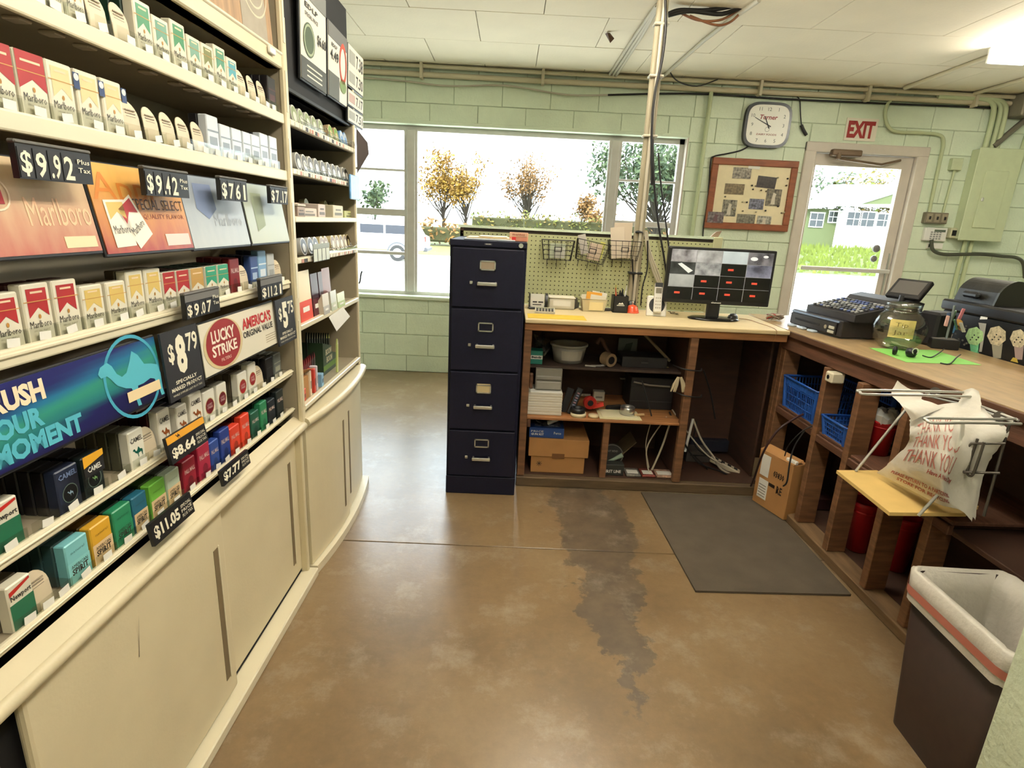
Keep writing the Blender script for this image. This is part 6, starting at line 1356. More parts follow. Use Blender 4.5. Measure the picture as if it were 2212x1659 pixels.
# bottom compartments
zf_ = .0555
a = pl(1142, 965, 3.0); b = pl(1272, 965, 3.0)
fb = thing('file_box', 'brown cardboard file box with lid on the floor board', 'box', ((a[0]+b[0])/2, 3.0, zf_)); w = (b[0]-a[0])/2; h = pl(1200, 1000, 3.0)[1]-zf_
MB().rbox(-w*.9, w*.9, 0, .30, 0, .17, .003).obj('box_body', M['card'], fb); ld = MB().rbox(-w, w, -.008, .308, .10, .205, .003).obj('lid', M['card'], fb)
MB().rbox(-.035, .035, -.0095, -.008, .093, .122, .003).obj('hand_hole', mat('card_shadow', (120, 80, 44), .8), ld)
mb = MB()
for k in range(4): mb.box(-.014, .014, -.0006, 0, -.0012, .0012)
mb2 = MB()
for k in range(4): 
    t_ = k*math.pi/4; u_ = Vector((math.cos(t_), 0, math.sin(t_))); v_ = Vector((-math.sin(t_), 0, math.cos(t_))); o_ = Vector((-w*.62, -.0008, .055)); mb2.add([tuple(o_+u_*.016+v_*.0016), tuple(o_-u_*.016+v_*.0016), tuple(o_-u_*.016-v_*.0016), tuple(o_+u_*.016-v_*.0016)], [(0, 1, 2, 3)])
mb2.obj('star_print', col((50, 30, 20)), fb)
gx = (pl(1143, 945, 3.0)[0]+pl(1218, 945, 3.0)[0])/2
gk = thing('price_gun_box', 'blue price gun kit box on the cardboard file box', 'box', (gx, 3.01, zf_+.2055), (0, 0, -.03))
wb_ = (pl(1218, 945, 3.0)[0]-pl(1143, 945, 3.0)[0])/2
MB().rbox(-wb_, wb_, 0, .2, 0, .058, .002).obj('box_body', col((36, 70, 136), .4), gk)
mb = MB(); mb.text('PRICE', (-wb_*.9, -.0008, .032), X_, Z_, wb_*.72, .011, 0, 0, 0, 1); mb.text('GUN KIT', (-wb_*.9, -.0008, .014), X_, Z_, wb_*.74, .013, 0, .03, 0, 1); mb.text('Perco', (wb_*.42, -.0008, .024), X_, Z_, wb_*.42, .015, 0, .01, 0, 1); mb.obj('box_lettering', M['paper'], gk)
MB().box(-wb_*.7, wb_*.8, .03, .16, .0581, .0588).obj('top_print', mat('box_print', (170, 176, 190), .5, col2=(40, 50, 80), scale=60), gk)
lg = thing('label_gun', 'white and dark price labelling gun on the blue box', 'label gun', (gx+.01, 3.06, zf_+.266), (0, -.42, .2))
MB().rbox(-.02, .09, -.012, .012, .0, .024, .006).obj('gun_body', M['white'], lg); MB().tube([(-.02, 0, .01), (-.05, 0, .05), (-.06, 0, .10)], .007, 8).obj('lever', M['black'], lg); MB().rbox(-.035, .0, -.014, .014, -.012, .03, .005).obj('ink_head', M['black'], lg)
bb = thing('folded_board', 'folded brown board leaning in the bottom compartment', 'board', (dvx+.06, 3.2, zf_), (0, .75, 0))
MB().rbox(-.003, .003, -.08, .1, 0, .22, .001).obj('board_sheet', mat('brown_board', (104, 88, 58), .8, var=.15), bb)
t, w, h = bx('seed_packet_box', 1300, 1003, 1346, 1030, 3.0, zf_, (48, 50, 46), 'small dark card box with white lettering on the floor board', 'box', .06)
MB().text('FIRST LINE', (0, -.0008, h*.25), X_, Z_, w*1.5, h*.28, 0, .03, 0, 1, 'c').obj('box_lettering', M['paper'], t)
a = pl(1322, 985, 3.12); mb = MB(); ds_ = thing('round_badge', 'dark round disc with ring lettering behind the card box', 'badge', (a[0], 3.12, zf_+.001), (-.12, 0, 0))
MB().cyl((0, 0, .07), (0, .006, .07), .07, 30).obj('disc', col((50, 48, 46)), ds_); MB().ring((0, -.001, .07), X_, Z_, .062, .065, 30).obj('ring_print', col((140, 136, 126)), ds_); MB().text('EAST BEND', (0, -.001, .09), X_, Z_, .07, .012, 0, .02, 0, 1, 'c').obj('badge_lettering', col((140, 136, 126)), ds_)
tag(MB().tube([(-.04, 0, .05), (.0, 0, .07), (.05, 0, .10)], [.006, .009, .014], 8).obj('paint_tube', col((150, 170, 150)), None, (a[0]+.0, 3.07, zf_)), 'pale green squeezed tube before the round badge', 'tube')
for i, (x0, x1, c, lab) in enumerate(((1352, 1384, (120, 116, 106), 'clear packet of bits on the floor board'), (1386, 1416, (128, 60, 50), 'red printed packet on the floor board'), (1418, 1458, (176, 140, 116), 'tan and red printed packet on the floor board'))):
    a_, b_ = pl(x0, 1028, 3.0), pl(x1, 1028, 3.0)
    o = tag(MB().rbox(a_[0], b_[0], 2.99, 3.09, zf_+.0005, zf_+.014, .004).obj('flat_packet', mat('packet_%d' % i, c, .4, var=.4, scale=60)), lab, 'packet')
    MB().box(a_[0]+.01, b_[0]-.012, 3.01, 3.06, zf_+.0142, zf_+.0148).obj('label_print', M['paper'], o)
# cables hanging in the bottom bay
for i, (P, r_, m_) in enumerate(([[(1440, 900), (1400, 960), (1398, 1000), (1405, 1030)], .004, 'wirew'], [[(1450, 905), (1432, 960), (1415, 1000), (1408, 1015)], .006, 'wirew'], [[(1408, 905), (1395, 960), (1402, 1010)], .003, 'wirew'], [[(1446, 890), (1480, 960), (1510, 1000), (1560, 1020), (1600, 1045)], .005, 'wire'], [[(1452, 885), (1490, 940), (1530, 985), (1575, 1010)], .004, 'wirew'], [[(1497, 905), (1515, 950), (1540, 985), (1560, 1015), (1610, 1035)], .006, 'wirew'], [[(1505, 910), (1500, 960), (1535, 990), (1560, 1000)], .004, 'wire'], [[(1520, 800), (1535, 850), (1545, 905)], .004, 'wire'], [[(1468, 1000), (1490, 1030), (1530, 1020), (1500, 985)], .004, 'wire'])):
    pipe('loose_cable', pc(P, 3.05+.012*i), r_, M[m_], ORD[i]+' loose cable hanging below the desk, counted from the left', 'cable', group='loose cables below the desk')
tg2 = thing('glove_bunch', 'bunch of tied cream cable ends hanging on the desk post', 'cables', (mx-.05, 2.955, pl(1475, 835, 2.95)[1]))
for k in range(7):
    t_ = random.uniform(-.03, .03); MB().tube([(t_*.3, 0, .05), (t_, -.01, .01), (t_*1.4, -.008, -.03)], [.005, .008, .004], 6).obj('cable_end', col((186, 172, 140)), tg2)
for i, y in enumerate((798, 855)):
    a_ = pl(1478, y, 2.92); b_ = pl(1512, y+4, 2.92); pipe('tie_wire', spline([(a_[0]-.04, 2.99, a_[1]+.005), (a_[0], 2.925, a_[1]), (b_[0], 2.925, b_[1]), (b_[0]+.02, 2.96, b_[1]+.005)], 4), .004, M['wire'], ('upper', 'lower')[i]+' black wire wrapped round the middle desk post', 'wire')
t, w, h = bx('battery_backup', 1500, 905, 1572, 975, 3.38, .0555+.16, (24, 26, 40), 'dark blue box at the back of the right desk bay', 'box', .05); t.location.z = pl(1530, 975, 3.38)[1]
t, w, h = bx('router_box', 1484, 975, 1530, 1015, 3.25, zf_, (72, 68, 64), 'grey plastic device box on the floor of the right bay', 'box', .12); MB().box(-w*.7, w*.7, -.002, 0, h*.6, h*.7).obj('vent', M['blackm'], t)
a_ = pl(1560, 1000, 3.2); st_ = thing('power_strip', 'white power strip lying slanted in the right desk bay', 'power strip', (a_[0], 3.17, zf_+.005), (0, math.radians(20), -.4))
MB().rbox(-.09, .09, -.025, .025, 0, .03, .006, seg=2).obj('strip_body', col((196, 184, 158)), st_)
for k in range(4): MB().rbox(-.07+k*.04, -.048+k*.04, -.014, .014, .0302, .0315, .001).obj('socket', M['blackm'], st_)
a_ = pl(1497, 905, 3.1); tag(MB().tube([(a_[0]+.0, 3.1, a_[1]), (a_[0]-.02, 3.1, a_[1]-.2)], .008, 8).obj('white_tube', M['white']), 'short white tube standing right of the desk post', 'tube')
# ================================================================== wall-mounted things
def on_wall(name, label, cat, x0, y0, x1, y1, x2=None, Y=YW-.006):
    pass
# clock
c0 = pl(1656, 271, YW-.03); ck = thing('wall_clock', 'square white wall clock with black rim and red lettering', 'clock', (c0[0], YW-.006, c0[1]))
def squircle(a, b, n=48, p=4.2):
    out = []
    for k in range(n):
        t = 2*math.pi*k/n; c, s = math.cos(t), math.sin(t)
        out.append((a*math.copysign(abs(c)**(2/p), c), b*math.copysign(abs(s)**(2/p), s)))
    return out
CA, CB = .195, .178
MB().prism([(x, 0, z) for x, z in squircle(CA, CB)], (0, -.045, 0)).obj('rim', mat('clock_rim', (16, 26, 28), .3), ck)
MB().prism([(x, -.045, z) for x, z in squircle(CA-.022, CB-.022)], (0, -.002, 0)).obj('clock_face', col((240, 238, 226), .4), ck)
mb = MB()
for k in range(1, 13):
    t = math.pi/2-k*math.pi/6; s = 1/max(abs(math.cos(t))**1.0, abs(math.sin(t))**1.0, .82)
    x, z = math.cos(t)*.132*min(s, 1.2), math.sin(t)*.122*min(s, 1.2)
    mb.text(str(k), (x, -.0475, z-.014), X_, Z_, None, .027, 0, .0, 0, 2, 'c')
mb.obj('numerals', col((78, 88, 88)), ck)
MB().text('Turner', (0, -.0476, .042), X_, Z_, .15, .036, 0, .02, .2, 2, 'c').obj('red_lettering', col((150, 40, 40)), ck)
MB().text('DAIRY FOODS', (0, -.0476, -.082), X_, Z_, .17, .015, 0, .02, .1, 2, 'c').obj('small_lettering', col((140, 70, 60)), ck)
MB().ring((0, -.0476, -.035), X_, Z_, .016, .019, 20).obj('maker_mark', col((130, 130, 120)), ck)
def hand(ang, L, w, nm):
    u_ = Vector((math.cos(ang), 0, math.sin(ang))); v_ = Vector((-math.sin(ang), 0, math.cos(ang))); o_ = Vector((0, -.0485, 0))
    MB().prism([o_-u_*.03+v_*w, o_-u_*.03-v_*w, o_+u_*L-v_*w*.5, o_+u_*L+v_*w*.5], (0, -.001, 0)).obj(nm, M['black'], ck)
hand(math.radians(155), .13, .0045, 'minute_hand'); hand(math.radians(118), .075, .0055, 'hour_hand')
# EXIT sign
e0 = pl(1828, 254, YW-.01); e1 = pl(1884, 306, YW-.01)
ex = thing('exit_sign', 'white exit sign with tall red letters above the door', 'sign', (e0[0]+.01, YW-.006, e1[1]))
ew, eh = .27, e0[1]-e1[1]
MB().box(0, ew, -.006, 0, 0, eh).obj('sign_board', col((236, 228, 208)), ex)
MB().text('EXIT', (ew/2, -.0068, eh*.12), X_, Z_, ew*.86, eh*.76, 0, .05, 0, 2, 'c').obj('exit_lettering', col((160, 38, 34)), ex)
# cork board with photographs
k0 = pl(1541, 340, YW-.03); k1 = pl(1725, 348, YW-.03); k2 = pl(1520, 492, YW-.03); k3 = pl(1702, 501, YW-.03)
kx0, kx1, kz0, kz1 = (k0[0]+k2[0])/2, (k1[0]+k3[0])/2, (k2[1]+k3[1])/2, (k0[1]+k1[1])/2
kb = thing('notice_board', 'cream notice board in a brown wooden frame', 'notice board', (kx0, YW-.006, kz0)); KW, KH = kx1-kx0, kz1-kz0
fmw = mat('board_frame', (140, 78, 46), .55, var=.2, scale=5, stretch=(2, 8, 8)); t_ = .055
for (a, b, c, d) in ((0, KW, 0, t_), (0, KW, KH-t_, KH), (0, t_, t_, KH-t_), (KW-t_, KW, t_, KH-t_)): MB().rbox(a, b, -.035, 0, c, d, .004).obj('frame_rail', fmw, kb)
MB().prism([(t_*.7+a, -.020, t_*.7+b) for a, b in ((.03, 0), (KW-t_*1.4-.03, 0), (KW-t_*1.4, .03), (KW-t_*1.4, KH-t_*1.4-.03), (KW-t_*1.4-.03, KH-t_*1.4), (.03, KH-t_*1.4), (0, KH-t_*1.4-.03), (0, .03))], (0, .012, 0)).obj('board_sheet', mat('board_cream', (236, 222, 184), .8, var=.04, scale=20), kb)
rnd = random.Random(9)
def photo(x0, y0, x1, y1, i, rot=0):
    a = pl(x0, y0, YW-.03); b = pl(x1, y1, YW-.03); w, h = b[0]-a[0], a[1]-b[1]
    lab = ['group photo at the top of the notice board', 'dark forest photo on the upper right of the board', 'brown woodland photo on the left of the board', 'upright photo of a standing animal on the right of the board', 'upright pale photo on the lower left of the board', 'blue grey animal photo in the middle of the board', 'wide meadow photo at the bottom of the board', 'small upright photo at the bottom right of the board', 'portrait photo tucked in the lower left frame corner'][i]
    t = thing('pinned_photo', lab, 'photo', (a[0], YW-.0275 if i < 8 else YW-.043, b[1]), (0, rot, 0), group='photos on the notice board')
    c = [((190, 180, 160), (50, 44, 44)), ((74, 64, 56), (40, 32, 30)), ((150, 132, 100), (90, 76, 58)), ((150, 140, 120), (40, 36, 32)), ((176, 170, 150), (48, 46, 42)), ((150, 150, 170), (30, 32, 34)), ((150, 146, 130), (80, 74, 64)), ((206, 202, 186), (60, 56, 50)), ((150, 140, 140), (60, 44, 50))][i]
    MB().box(0, w, -.001, 0, 0, h).obj('print', mat('photo_%d' % i, c[0], .4, col2=c[1], scale=48, detail=8), t)
    if i in (3, 4, 7, 8): MB().prism([(w*.35, -.001, h*.1), (w*.65, -.001, h*.1), (w*.6, -.001, h*.5), (w*.66, -.001, h*.72), (w*.45, -.001, h*.8), (w*.4, -.001, h*.5)], (0, -.0005, 0)).obj('subject', col((206, 198, 180) if i < 8 else (110, 80, 84)), t)
for i, q in enumerate(((1585, 361, 1621, 387), (1637, 379, 1674, 406), (1567, 396, 1606, 421), (1658, 408, 1684, 446), (1563, 431, 1588, 468), (1620, 429, 1648, 453), (1593, 462, 1629, 486), (1637, 466, 1664, 487), (1529, 457, 1560, 482))): photo(*q, i, (.06 if i == 1 else 0))
tag(MB().box(0, .10, -.001, 0, 0, .045).obj('paper_tag', M['paper'], None, (pl(1616, 364, YW-.03)[0], YW-.0305, pl(1616, 364, YW-.03)[1]), (0, .05, 0)), 'white paper tag clipped to the top of the notice board', 'tag')
pinm = [M['black'], col((120, 110, 90)), col((190, 180, 150))]
for i, (x, y) in enumerate(((1624, 401), (1632, 402), (1680, 384), (1701, 386), (1566, 425), (1604, 436), (1613, 437), (1655, 413), (1704, 413), (1700, 432), (1604, 456), (1633, 458), (1653, 455), (1688, 460), (1693, 459), (1626, 409), (1644, 411), (1585, 452), (1680, 446), (1698, 401))):
    p = pl(x, y, YW-.03); tag(MB().lathe([(0, 0), (.006, 0), (.0055, .008), (.0075, .012), (0, .014)], 8).move(Matrix.Rotation(math.radians(90), 4, 'X')).obj('push_pin', pinm[i % 3], None, (p[0], YW-.0268, p[1])), '%s push pin on the notice board, scanning left to right, top down' % (ORD[i]), 'push pin', 'push pins on the notice board')
# clock cord and black cord end over the door
wq = lambda P, Y=YW-.02: spline([Vector((pl(x, y, Y)[0], Y, pl(x, y, Y)[1])) for x, y in P], 5)
pipe('clock_cord', wq([(1620, 314), (1600, 325), (1570, 332), (1542, 338), (1535, 350), (1530, 420), (1520, 490), (1518, 520)]), .006, M['wire'], 'thin dark clock cord running along the notice board', 'cord')
pipe('dangling_cord', wq([(1715, 205), (1727, 215), (1729, 245), (1731, 270)]), .005, M['wire'], 'thin cord hanging between the clock and the exit sign', 'cord')
pipe('cord_plug', wq([(1731, 270), (1735, 280), (1742, 292)]), .014, M['black'], 'black plug at the end of the cord by the door', 'plug')
# ================================================================== checkout counter at right
TH = math.radians(1.3); TD = math.radians(2.4)
KX, KY = 1.475, 3.02
def K(s, q, z=0): return Vector((KX+math.sin(TH)*s+math.cos(TH)*q, KY-math.cos(TH)*s+math.sin(TH)*q, z))
ctr = thing('checkout_counter', 'brown wooden checkout counter with open cubby frame', 'counter', (KX, KY, 0), (0, 0, TH))
# local: x = q (to the right), y = -s (towards camera is negative y)
SL = 2.0; QW = .665
cz = DZ
def kb_(name, q0, q1, s0, s1, z0, z1, m, b=.003, parent=None): return MB().rbox(q0, q1, -s1, -s0, z0, z1, b).obj(name, m, parent or ctr)
def kl(p): q = Vector(p)-Vector((KX, KY, 0)); c_, s_ = math.cos(TH), math.sin(TH); return (q.x*c_+q.y*s_, -q.x*s_+q.y*c_, q.z)
def Fr(s, q=0): return (KX+math.sin(TH+TD)*s+q, KY-math.cos(TH+TD)*s, cz-.03)
MB().prism([kl(p) for p in (Fr(0, -.014), (KX+.004, 3.52, cz-.03), (2.142, 3.52, cz-.03), (2.142, Fr(SL)[1], cz-.03), Fr(SL, -.014))], (0, 0, .03)).obj('countertop', M['ctop'], ctr)
kb_('top_edge', -.022, -.0155, .0, SL, cz-.032, cz-.002, mat('edge_dark', (84, 54, 34), .6, var=.3, scale=6, stretch=(8, 1, 8))).rotation_euler.z = TD
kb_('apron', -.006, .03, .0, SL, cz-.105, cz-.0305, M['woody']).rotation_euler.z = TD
def s_at(x, z, q=0): return along(x, K(0, q, z), Vector((math.sin(TH), -math.cos(TH), 0)))
studs = [s_at(1700, .5), s_at(1778, .5), s_at(1835, .5), s_at(1858, .35)+.0, s_at(1950, .25)]
ST = [0.012, s_at(1752, .5), s_at(1819, .5), s_at(1873, .2), s_at(1957, .2)]
for i, s in enumerate(ST): kb_('stud', -.002, .085, s, s+.038, .045, cz-.106, M['wood'])
kb_('corner_post', -.002, .03, -.03, .010, .045, cz-.031, M['wood'])
kb_('sill', -.01, .085, -.02, SL, 0, .044, mat('sill_wood', (116, 90, 60), .75, var=.25, scale=5, stretch=(8, 1, 8)), .004)
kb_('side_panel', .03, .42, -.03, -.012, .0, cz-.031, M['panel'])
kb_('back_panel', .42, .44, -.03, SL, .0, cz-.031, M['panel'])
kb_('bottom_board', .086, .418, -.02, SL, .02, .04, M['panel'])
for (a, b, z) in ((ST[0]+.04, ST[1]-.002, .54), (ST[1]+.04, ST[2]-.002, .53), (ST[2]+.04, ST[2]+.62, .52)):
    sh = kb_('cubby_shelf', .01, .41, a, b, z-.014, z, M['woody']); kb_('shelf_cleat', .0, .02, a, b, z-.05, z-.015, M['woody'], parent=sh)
kb_('right_shelf', .05, .41, ST[4]+.05, SL, .45, .47, M['panel'])
# far part of the counter beyond the desk corner, closing panel
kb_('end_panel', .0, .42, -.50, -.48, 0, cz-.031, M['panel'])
# rubber mat on the floor
mt0 = fl(1383, 1062); mt1 = fl(1502, 1280); mt2 = fl(1834, 1288)
tag(MB().prism([(mt0[0], 2.905, .001), (mt1[0], mt1[1], .001), (1.46, mt2[1], .001), (1.462, 2.905, .001)], (0, 0, .009)).obj('rubber_mat', mat('mat_rubber', (84, 74, 60), .85, var=.12, scale=9, bump=.25, bscale=260)), 'dark rubber mat on the floor before the desk', 'mat')
# blue baskets in the cubbies
BL = mat('blue_plastic', (34, 82, 160), .4)
def cubby_basket(s0, s1, z, h, q0, q1, lab):
    t = thing('blue_basket', lab, 'basket', K((s0+s1)/2, q0, z+.0005), (0, 0, TH)); W = (s1-s0)/2; D = q1-q0
    MB().box(0, D, -W*.9, W*.9, 0, .004).obj('basket_floor', BL, t)
    def side(p0, p1, nm):
        p0, p1 = Vector(p0), Vector(p1); d = p1-p0; n = max(4, int(d.length/.016)); mb = MB()
        out = Vector((d.y, -d.x, 0)).normalized()*.018
        for k in range(n+1): a = p0+d*k/n; mb.cyl(a, a+out+Z_*h, .0028, 4)
        for k in range(5): q = k/4; mb.cyl(p0+out*q+Z_*h*q, p1+out*q+Z_*h*q, .0028 if 0 < k < 4 else .005, 5)
        mb.obj(nm, BL, t)
    side((0, W*.9, 0), (0, -W*.9, 0), 'front_lattice'); side((D, -W*.9, 0), (D, W*.9, 0), 'back_lattice'); side((0, -W*.9, 0), (D, -W*.9, 0), 'side_lattice'); side((D, W*.9, 0), (0, W*.9, 0), 'side_lattice')
    for sy in (-1, 1): MB().cyl((.0, sy*W*.9, 0), (-.012, sy*(W*.9+.012), h), .012, 8).obj('corner_post', BL, t)
    MB().tube([(-.018, -W*.9-.018, h), (D+.018, -W*.9-.018, h), (D+.018, W*.9+.018, h), (-.018, W*.9+.018, h)], .007, 6, closed=True).obj('rim', BL, t)
    mb = MB(); mb.rbox(-.016, -.004, -W*.9, W*.9, h*.78, h*.97, .002); mb.obj('front_band', BL, t)
cubby_basket(ST[0]+.07, ST[1]-.02, .54, .16, .02, .30, 'tall blue plastic basket in the first cubby')
cubby_basket(ST[1]+.065, ST[2]-.02, .53, .085, .02, .22, 'low blue plastic basket in the second cubby')
cubby_basket(ST[1]+.06, ST[2]-.02, .72, .10, .20, .40, 'dark blue basket at the back of the second cubby')
pw = thing('wire_tray', 'dark wire tray of pale papers behind the low blue basket', 'tray', K((ST[1]+ST[2])/2+.02, .25, .531), (0, 0, TH))
mb = MB()
for k in range(6): mb.cyl((0, -.06+k*.024, 0), (.0, -.06+k*.024, .16), .002, 5)
for k in range(6): mb.cyl((0, -.06, k*.032), (0, .06, k*.032), .002, 5)
mb.obj('wire_grid', M['black'], pw); MB().rbox(.012, .1, -.05, .05, 0, .13, .004).obj('paper_bundle', mat('paper_bundle', (196, 184, 156), .8, var=.25, scale=60), pw)
# white outlet on the second stud
a = K(ST[1]+.075, -.01, cz-.135); ob = thing('wall_outlet', 'white outlet with dark eye under the counter edge', 'outlet', a, (0, 0, TH))
MB().rbox(-.012, .05, -.035, .022, -.024, .024, .006).obj('outlet_body', col((222, 212, 184)), ob); MB().cyl((-.013, -.004, 0), (-.012, -.004, 0), .010, 14).obj('socket_hole', M['black'], ob)
# red cups and cans
RM = mat('red_plastic', (168, 24, 30), .35)
def red_can(x, s, q, z, r, h, lab, cat='canister', bag=False):
    t = thing('red_canister', lab, cat, K(s, q, z+.0005))
    MB().lathe([(0, .001), (r*.78, .001), (r, h*.9), (r*1.06, h*.92), (r*1.06, h*.96), (r, h), (r*.94, h), (r*.92, h*.9), (r*.74, .01), (0, .01)], 22).obj('can_wall', RM, t)
    MB().lathe([(r*1.0, h*.80), (r*1.04, h*.82), (r*1.0, h*.84)], 22).obj('rim_bead', RM, t)
    if bag:
        mb = MB(); rr = random.Random(3); V = []; n_ = 16
        for k in range(4):
            for j in range(n_):
                t_ = 2*math.pi*j/n_; rad = r*(1.02, 1.1, .8, .15)[k]*rr.uniform(.85, 1.12); V.append((rad*math.cos(t_), rad*math.sin(t_), h*(.96, 1.12, 1.28, 1.30)[k]+rr.uniform(-.008, .008)))
        mb.add(V, [(k*n_+j, k*n_+(j+1) % n_, (k+1)*n_+(j+1) % n_, (k+1)*n_+j) for k in range(3) for j in range(n_)]); mb.obj('bag_cover', mat('crinkled_bag', (206, 206, 200), .3, trans=.2), t)
sc = s_at(1905, .62, .14)
red_can(0, sc, .14, .52, .05, .155, 'red canister under a crumpled plastic bag behind the bag stand', bag=True)
red_can(0, s_at(1870, .25, .16), .16, .0445, .062, .24, 'red cup standing on the bottom board behind the fourth stud')
red_can(0, s_at(1885, .40, .30), .30, .0405, .07, .40, 'dark red tall canister at the back of the bottom board')
red_can(0, s_at(1950, .22, .24), .24, .0405, .06, .25, 'red cup right of the fourth stud, half hidden')
a = K(s_at(2085, .15, .25), .25, .0405); tag(MB().rbox(-.08, .08, -.12, .12, 0, .14, .004).obj('storage_carton', M['card'], None, a, (0, 0, .3)), 'plain cardboard carton in the dark right cubby', 'carton')
tag(MB().rbox(-.05, .05, -.05, .05, 0, .07, .006).obj('dark_bundle', col((70, 40, 40)), None, K(s_at(1770, .12, .2), .2, .0405)), 'maroon bundle on the bottom board between the studs', 'bundle')
# cardboard box by the corner
cbx = thing('shipping_box', 'brown shipping box with two white labels at the desk corner', 'box')
q0 = Vector((*fl(1623, 1070), 0)); 
fL, fR = pl(1630, 990, 2.90), (0, 0)
bA = Vector((1.325, 2.905, .012)); bB = Vector((1.462, 2.60, .012))
a0 = Vector((*fl(1625, 1073, .03), .03)); a1 = Vector((*fl(1693, 1117, .03), .03))
dirv = (a1-a0); dirv.z = 0; L_ = dirv.length; ang = math.atan2(dirv.y, dirv.x)
cbx.location = (a0.x, a0.y, .0115); cbx.rotation_euler = (0, 0, ang)
hB = .30
MB().rbox(0, L_, -.0, .10, 0, hB, .003).obj('box_body', M['card'], cbx)
MB().box(L_*.10, L_*.36, -.001, 0, hB*.56, hB*.95).obj('upper_label', M['paper'], cbx); MB().box(L_*.12, L_*.40, -.001, 0, hB*.14, hB*.50).obj('lower_label', M['paper'], cbx)
mb = MB(); mb.text('03830', (L_*.50, -.0012, hB*.64), X_, Z_, L_*.32, hB*.12, 0, .03, 0, 1); mb.text('RE', (L_*.66, -.0012, hB*.38), X_, Z_, L_*.16, hB*.14, 0, .03, 0, 1); mb.box(L_*.42, L_*.6, -.0012, -.0008, hB*.44, hB*.50); mb.obj('stencil_print', col((40, 26, 18)), cbx)
mb = MB()
for k in range(5): mb.box(L_*.14, L_*.36, -.0015, -.001, hB*(.18+.05*k), hB*(.195+.05*k))
mb.obj('label_print', col((130, 124, 112)), cbx)
MB().prism([(0, .0, hB), (L_, .0, hB), (L_, .06, hB+.02), (0, .06, hB+.02)], (0, 0, .003)).obj('box_flap', M['card'], cbx)
MB().rbox(L_*.72, L_*1.0, .01, .03, hB+.001, hB+.02, .003).obj('tape_strip', M['paper'], cbx)
# black cords from the counter
def path(P): return spline([at(x, y, 'y', Y) for x, y, Y in P], 7)
pipe('extension_cord', path([(1735, 895, 2.72), (1715, 905, 2.70), (1680, 930, 2.68), (1650, 975, 2.70), (1630, 1030, 2.80), (1622, 1050, 2.86)]), .0055, mat('dark_cord', (48, 22, 20), .5), 'dark red cord arching from the counter to the desk floor', 'cord')
pipe('thin_cord', path([(1770, 915, 2.6), (1735, 930, 2.62), (1705, 960, 2.64), (1695, 985, 2.66)]), .003, M['wire'], 'thin dark cord arching below the first cubby', 'cord')
pipe('thin_cord', path([(1738, 930, 2.62), (1716, 965, 2.62), (1706, 1000, 2.60), (1700, 1040, 2.58), (1692, 1050, 2.60)]), .004, M['wire'], 'short dark cord hanging over the shipping box', 'cord')
# ---- cash register
rg = thing('cash_register', 'black electronic cash register on the counter', 'cash register', (1.80, 2.96, DZ+.0005), (0, 0, math.radians(-62)))
# faces: local -y is the front (towards clerk); the till drawer below
GB = mat('register_grey', (44, 41, 43), .45, var=.1, scale=60); GD = mat('register_dark', (30, 28, 30), .4)
dr_ = thing('till_drawer', 'dark metal till drawer under the cash register', 'till', fl(1800, 735, DZ)+(DZ+.0005,), (0, 0, 0))
p_near = Vector((*fl(1812, 733, DZ), 0)); p_left = Vector((*fl(1700, 700, DZ), 0)); p_right = Vector((*fl(1905, 745, DZ), 0))
dl = (p_near-p_left); Lf = .40; an = math.atan2(dl.y, dl.x)
dr_.location = (p_near.x, p_near.y, DZ+.0005); dr_.rotation_euler = (0, 0, an)
HD = .088; DD = .36
MB().rbox(-Lf, 0, 0.004, DD, .008, HD, .004).obj('till_case', GB, dr_)
fp = MB().rbox(-Lf+.006, -.03, -.006, .006, .014, HD-.016, .003).obj('drawer_front', GD, dr_)
MB().rbox(-Lf+.05, -.15, -.008, -.005, HD*.45, HD*.56, .002).obj('slot', M['blackm'], fp); MB().cyl((-.10, -.010, HD*.5), (-.10, -.005, HD*.5), .010, 14).obj('lock', M['chrome'], fp)
MB().rbox(-.075, -.035, -.012, -.006, HD*.46, HD*.62, .002).obj('white_tab', col((196, 196, 180)), fp); MB().rbox(-.08, -.035, -.012, -.006, HD*.22, HD*.38, .002).obj('white_tab', col((196, 196, 180)), fp)
MB().box(-Lf+.01, -.02, -.004, .006, HD-.012, HD-.004).obj('top_trim', col((120, 140, 170), .3), dr_)
for k in range(3): MB().rbox(-Lf+.02+k*.085, -Lf+.07+k*.085, -.03, .0, .0, .012, .004).obj('coin_cup', col((196, 210, 226), .3), dr_)
rg.location = dr_.matrix_basis @ Vector((-.13, .05, HD+.001)); rg.rotation_euler = (0, 0, an)
body = MB(); body.prism([(-.19, -.02, 0), (-.19, .33, 0), (-.19, .33, .075), (-.19, .20, .080), (-.19, -.02, .035)], (.36, 0, 0)); body.obj('register_body', GB, rg)
kbd = MB(); kbd.add([(-.18, -.012, .0378), (.16, -.012, .0378), (.16, .19, .0792), (-.18, .19, .0792)], [(0, 1, 2, 3)]); kbd.obj('keyboard_panel', GD, rg)
sl = math.atan2(.045, .22)
keym = [col((96, 96, 92)), col((150, 150, 146)), col((78, 92, 140)), col((60, 60, 62))]
km = [MB().rbox(-.0075, .0075, -.0065, .0065, 0, .008, .0015).mesh('key', m) for m in keym]
rnd = random.Random(2)
for i in range(13):
    for j in range(7): link('key', km[rnd.choice((0, 0, 1, 1, 3, 2)) if not (i > 3 and i < 8 and j > 4) else 2], rg, (-.165+i*.0255, .005+j*.026, .0412+j*.026*.205), (sl, 0, 0))
MB().prism([(-.19, .20, .080), (-.19, .33, .075), (-.19, .335, .10), (-.19, .28, .112), (-.19, .215, .098)], (.36, 0, 0)).obj('printer_hood', GB, rg)
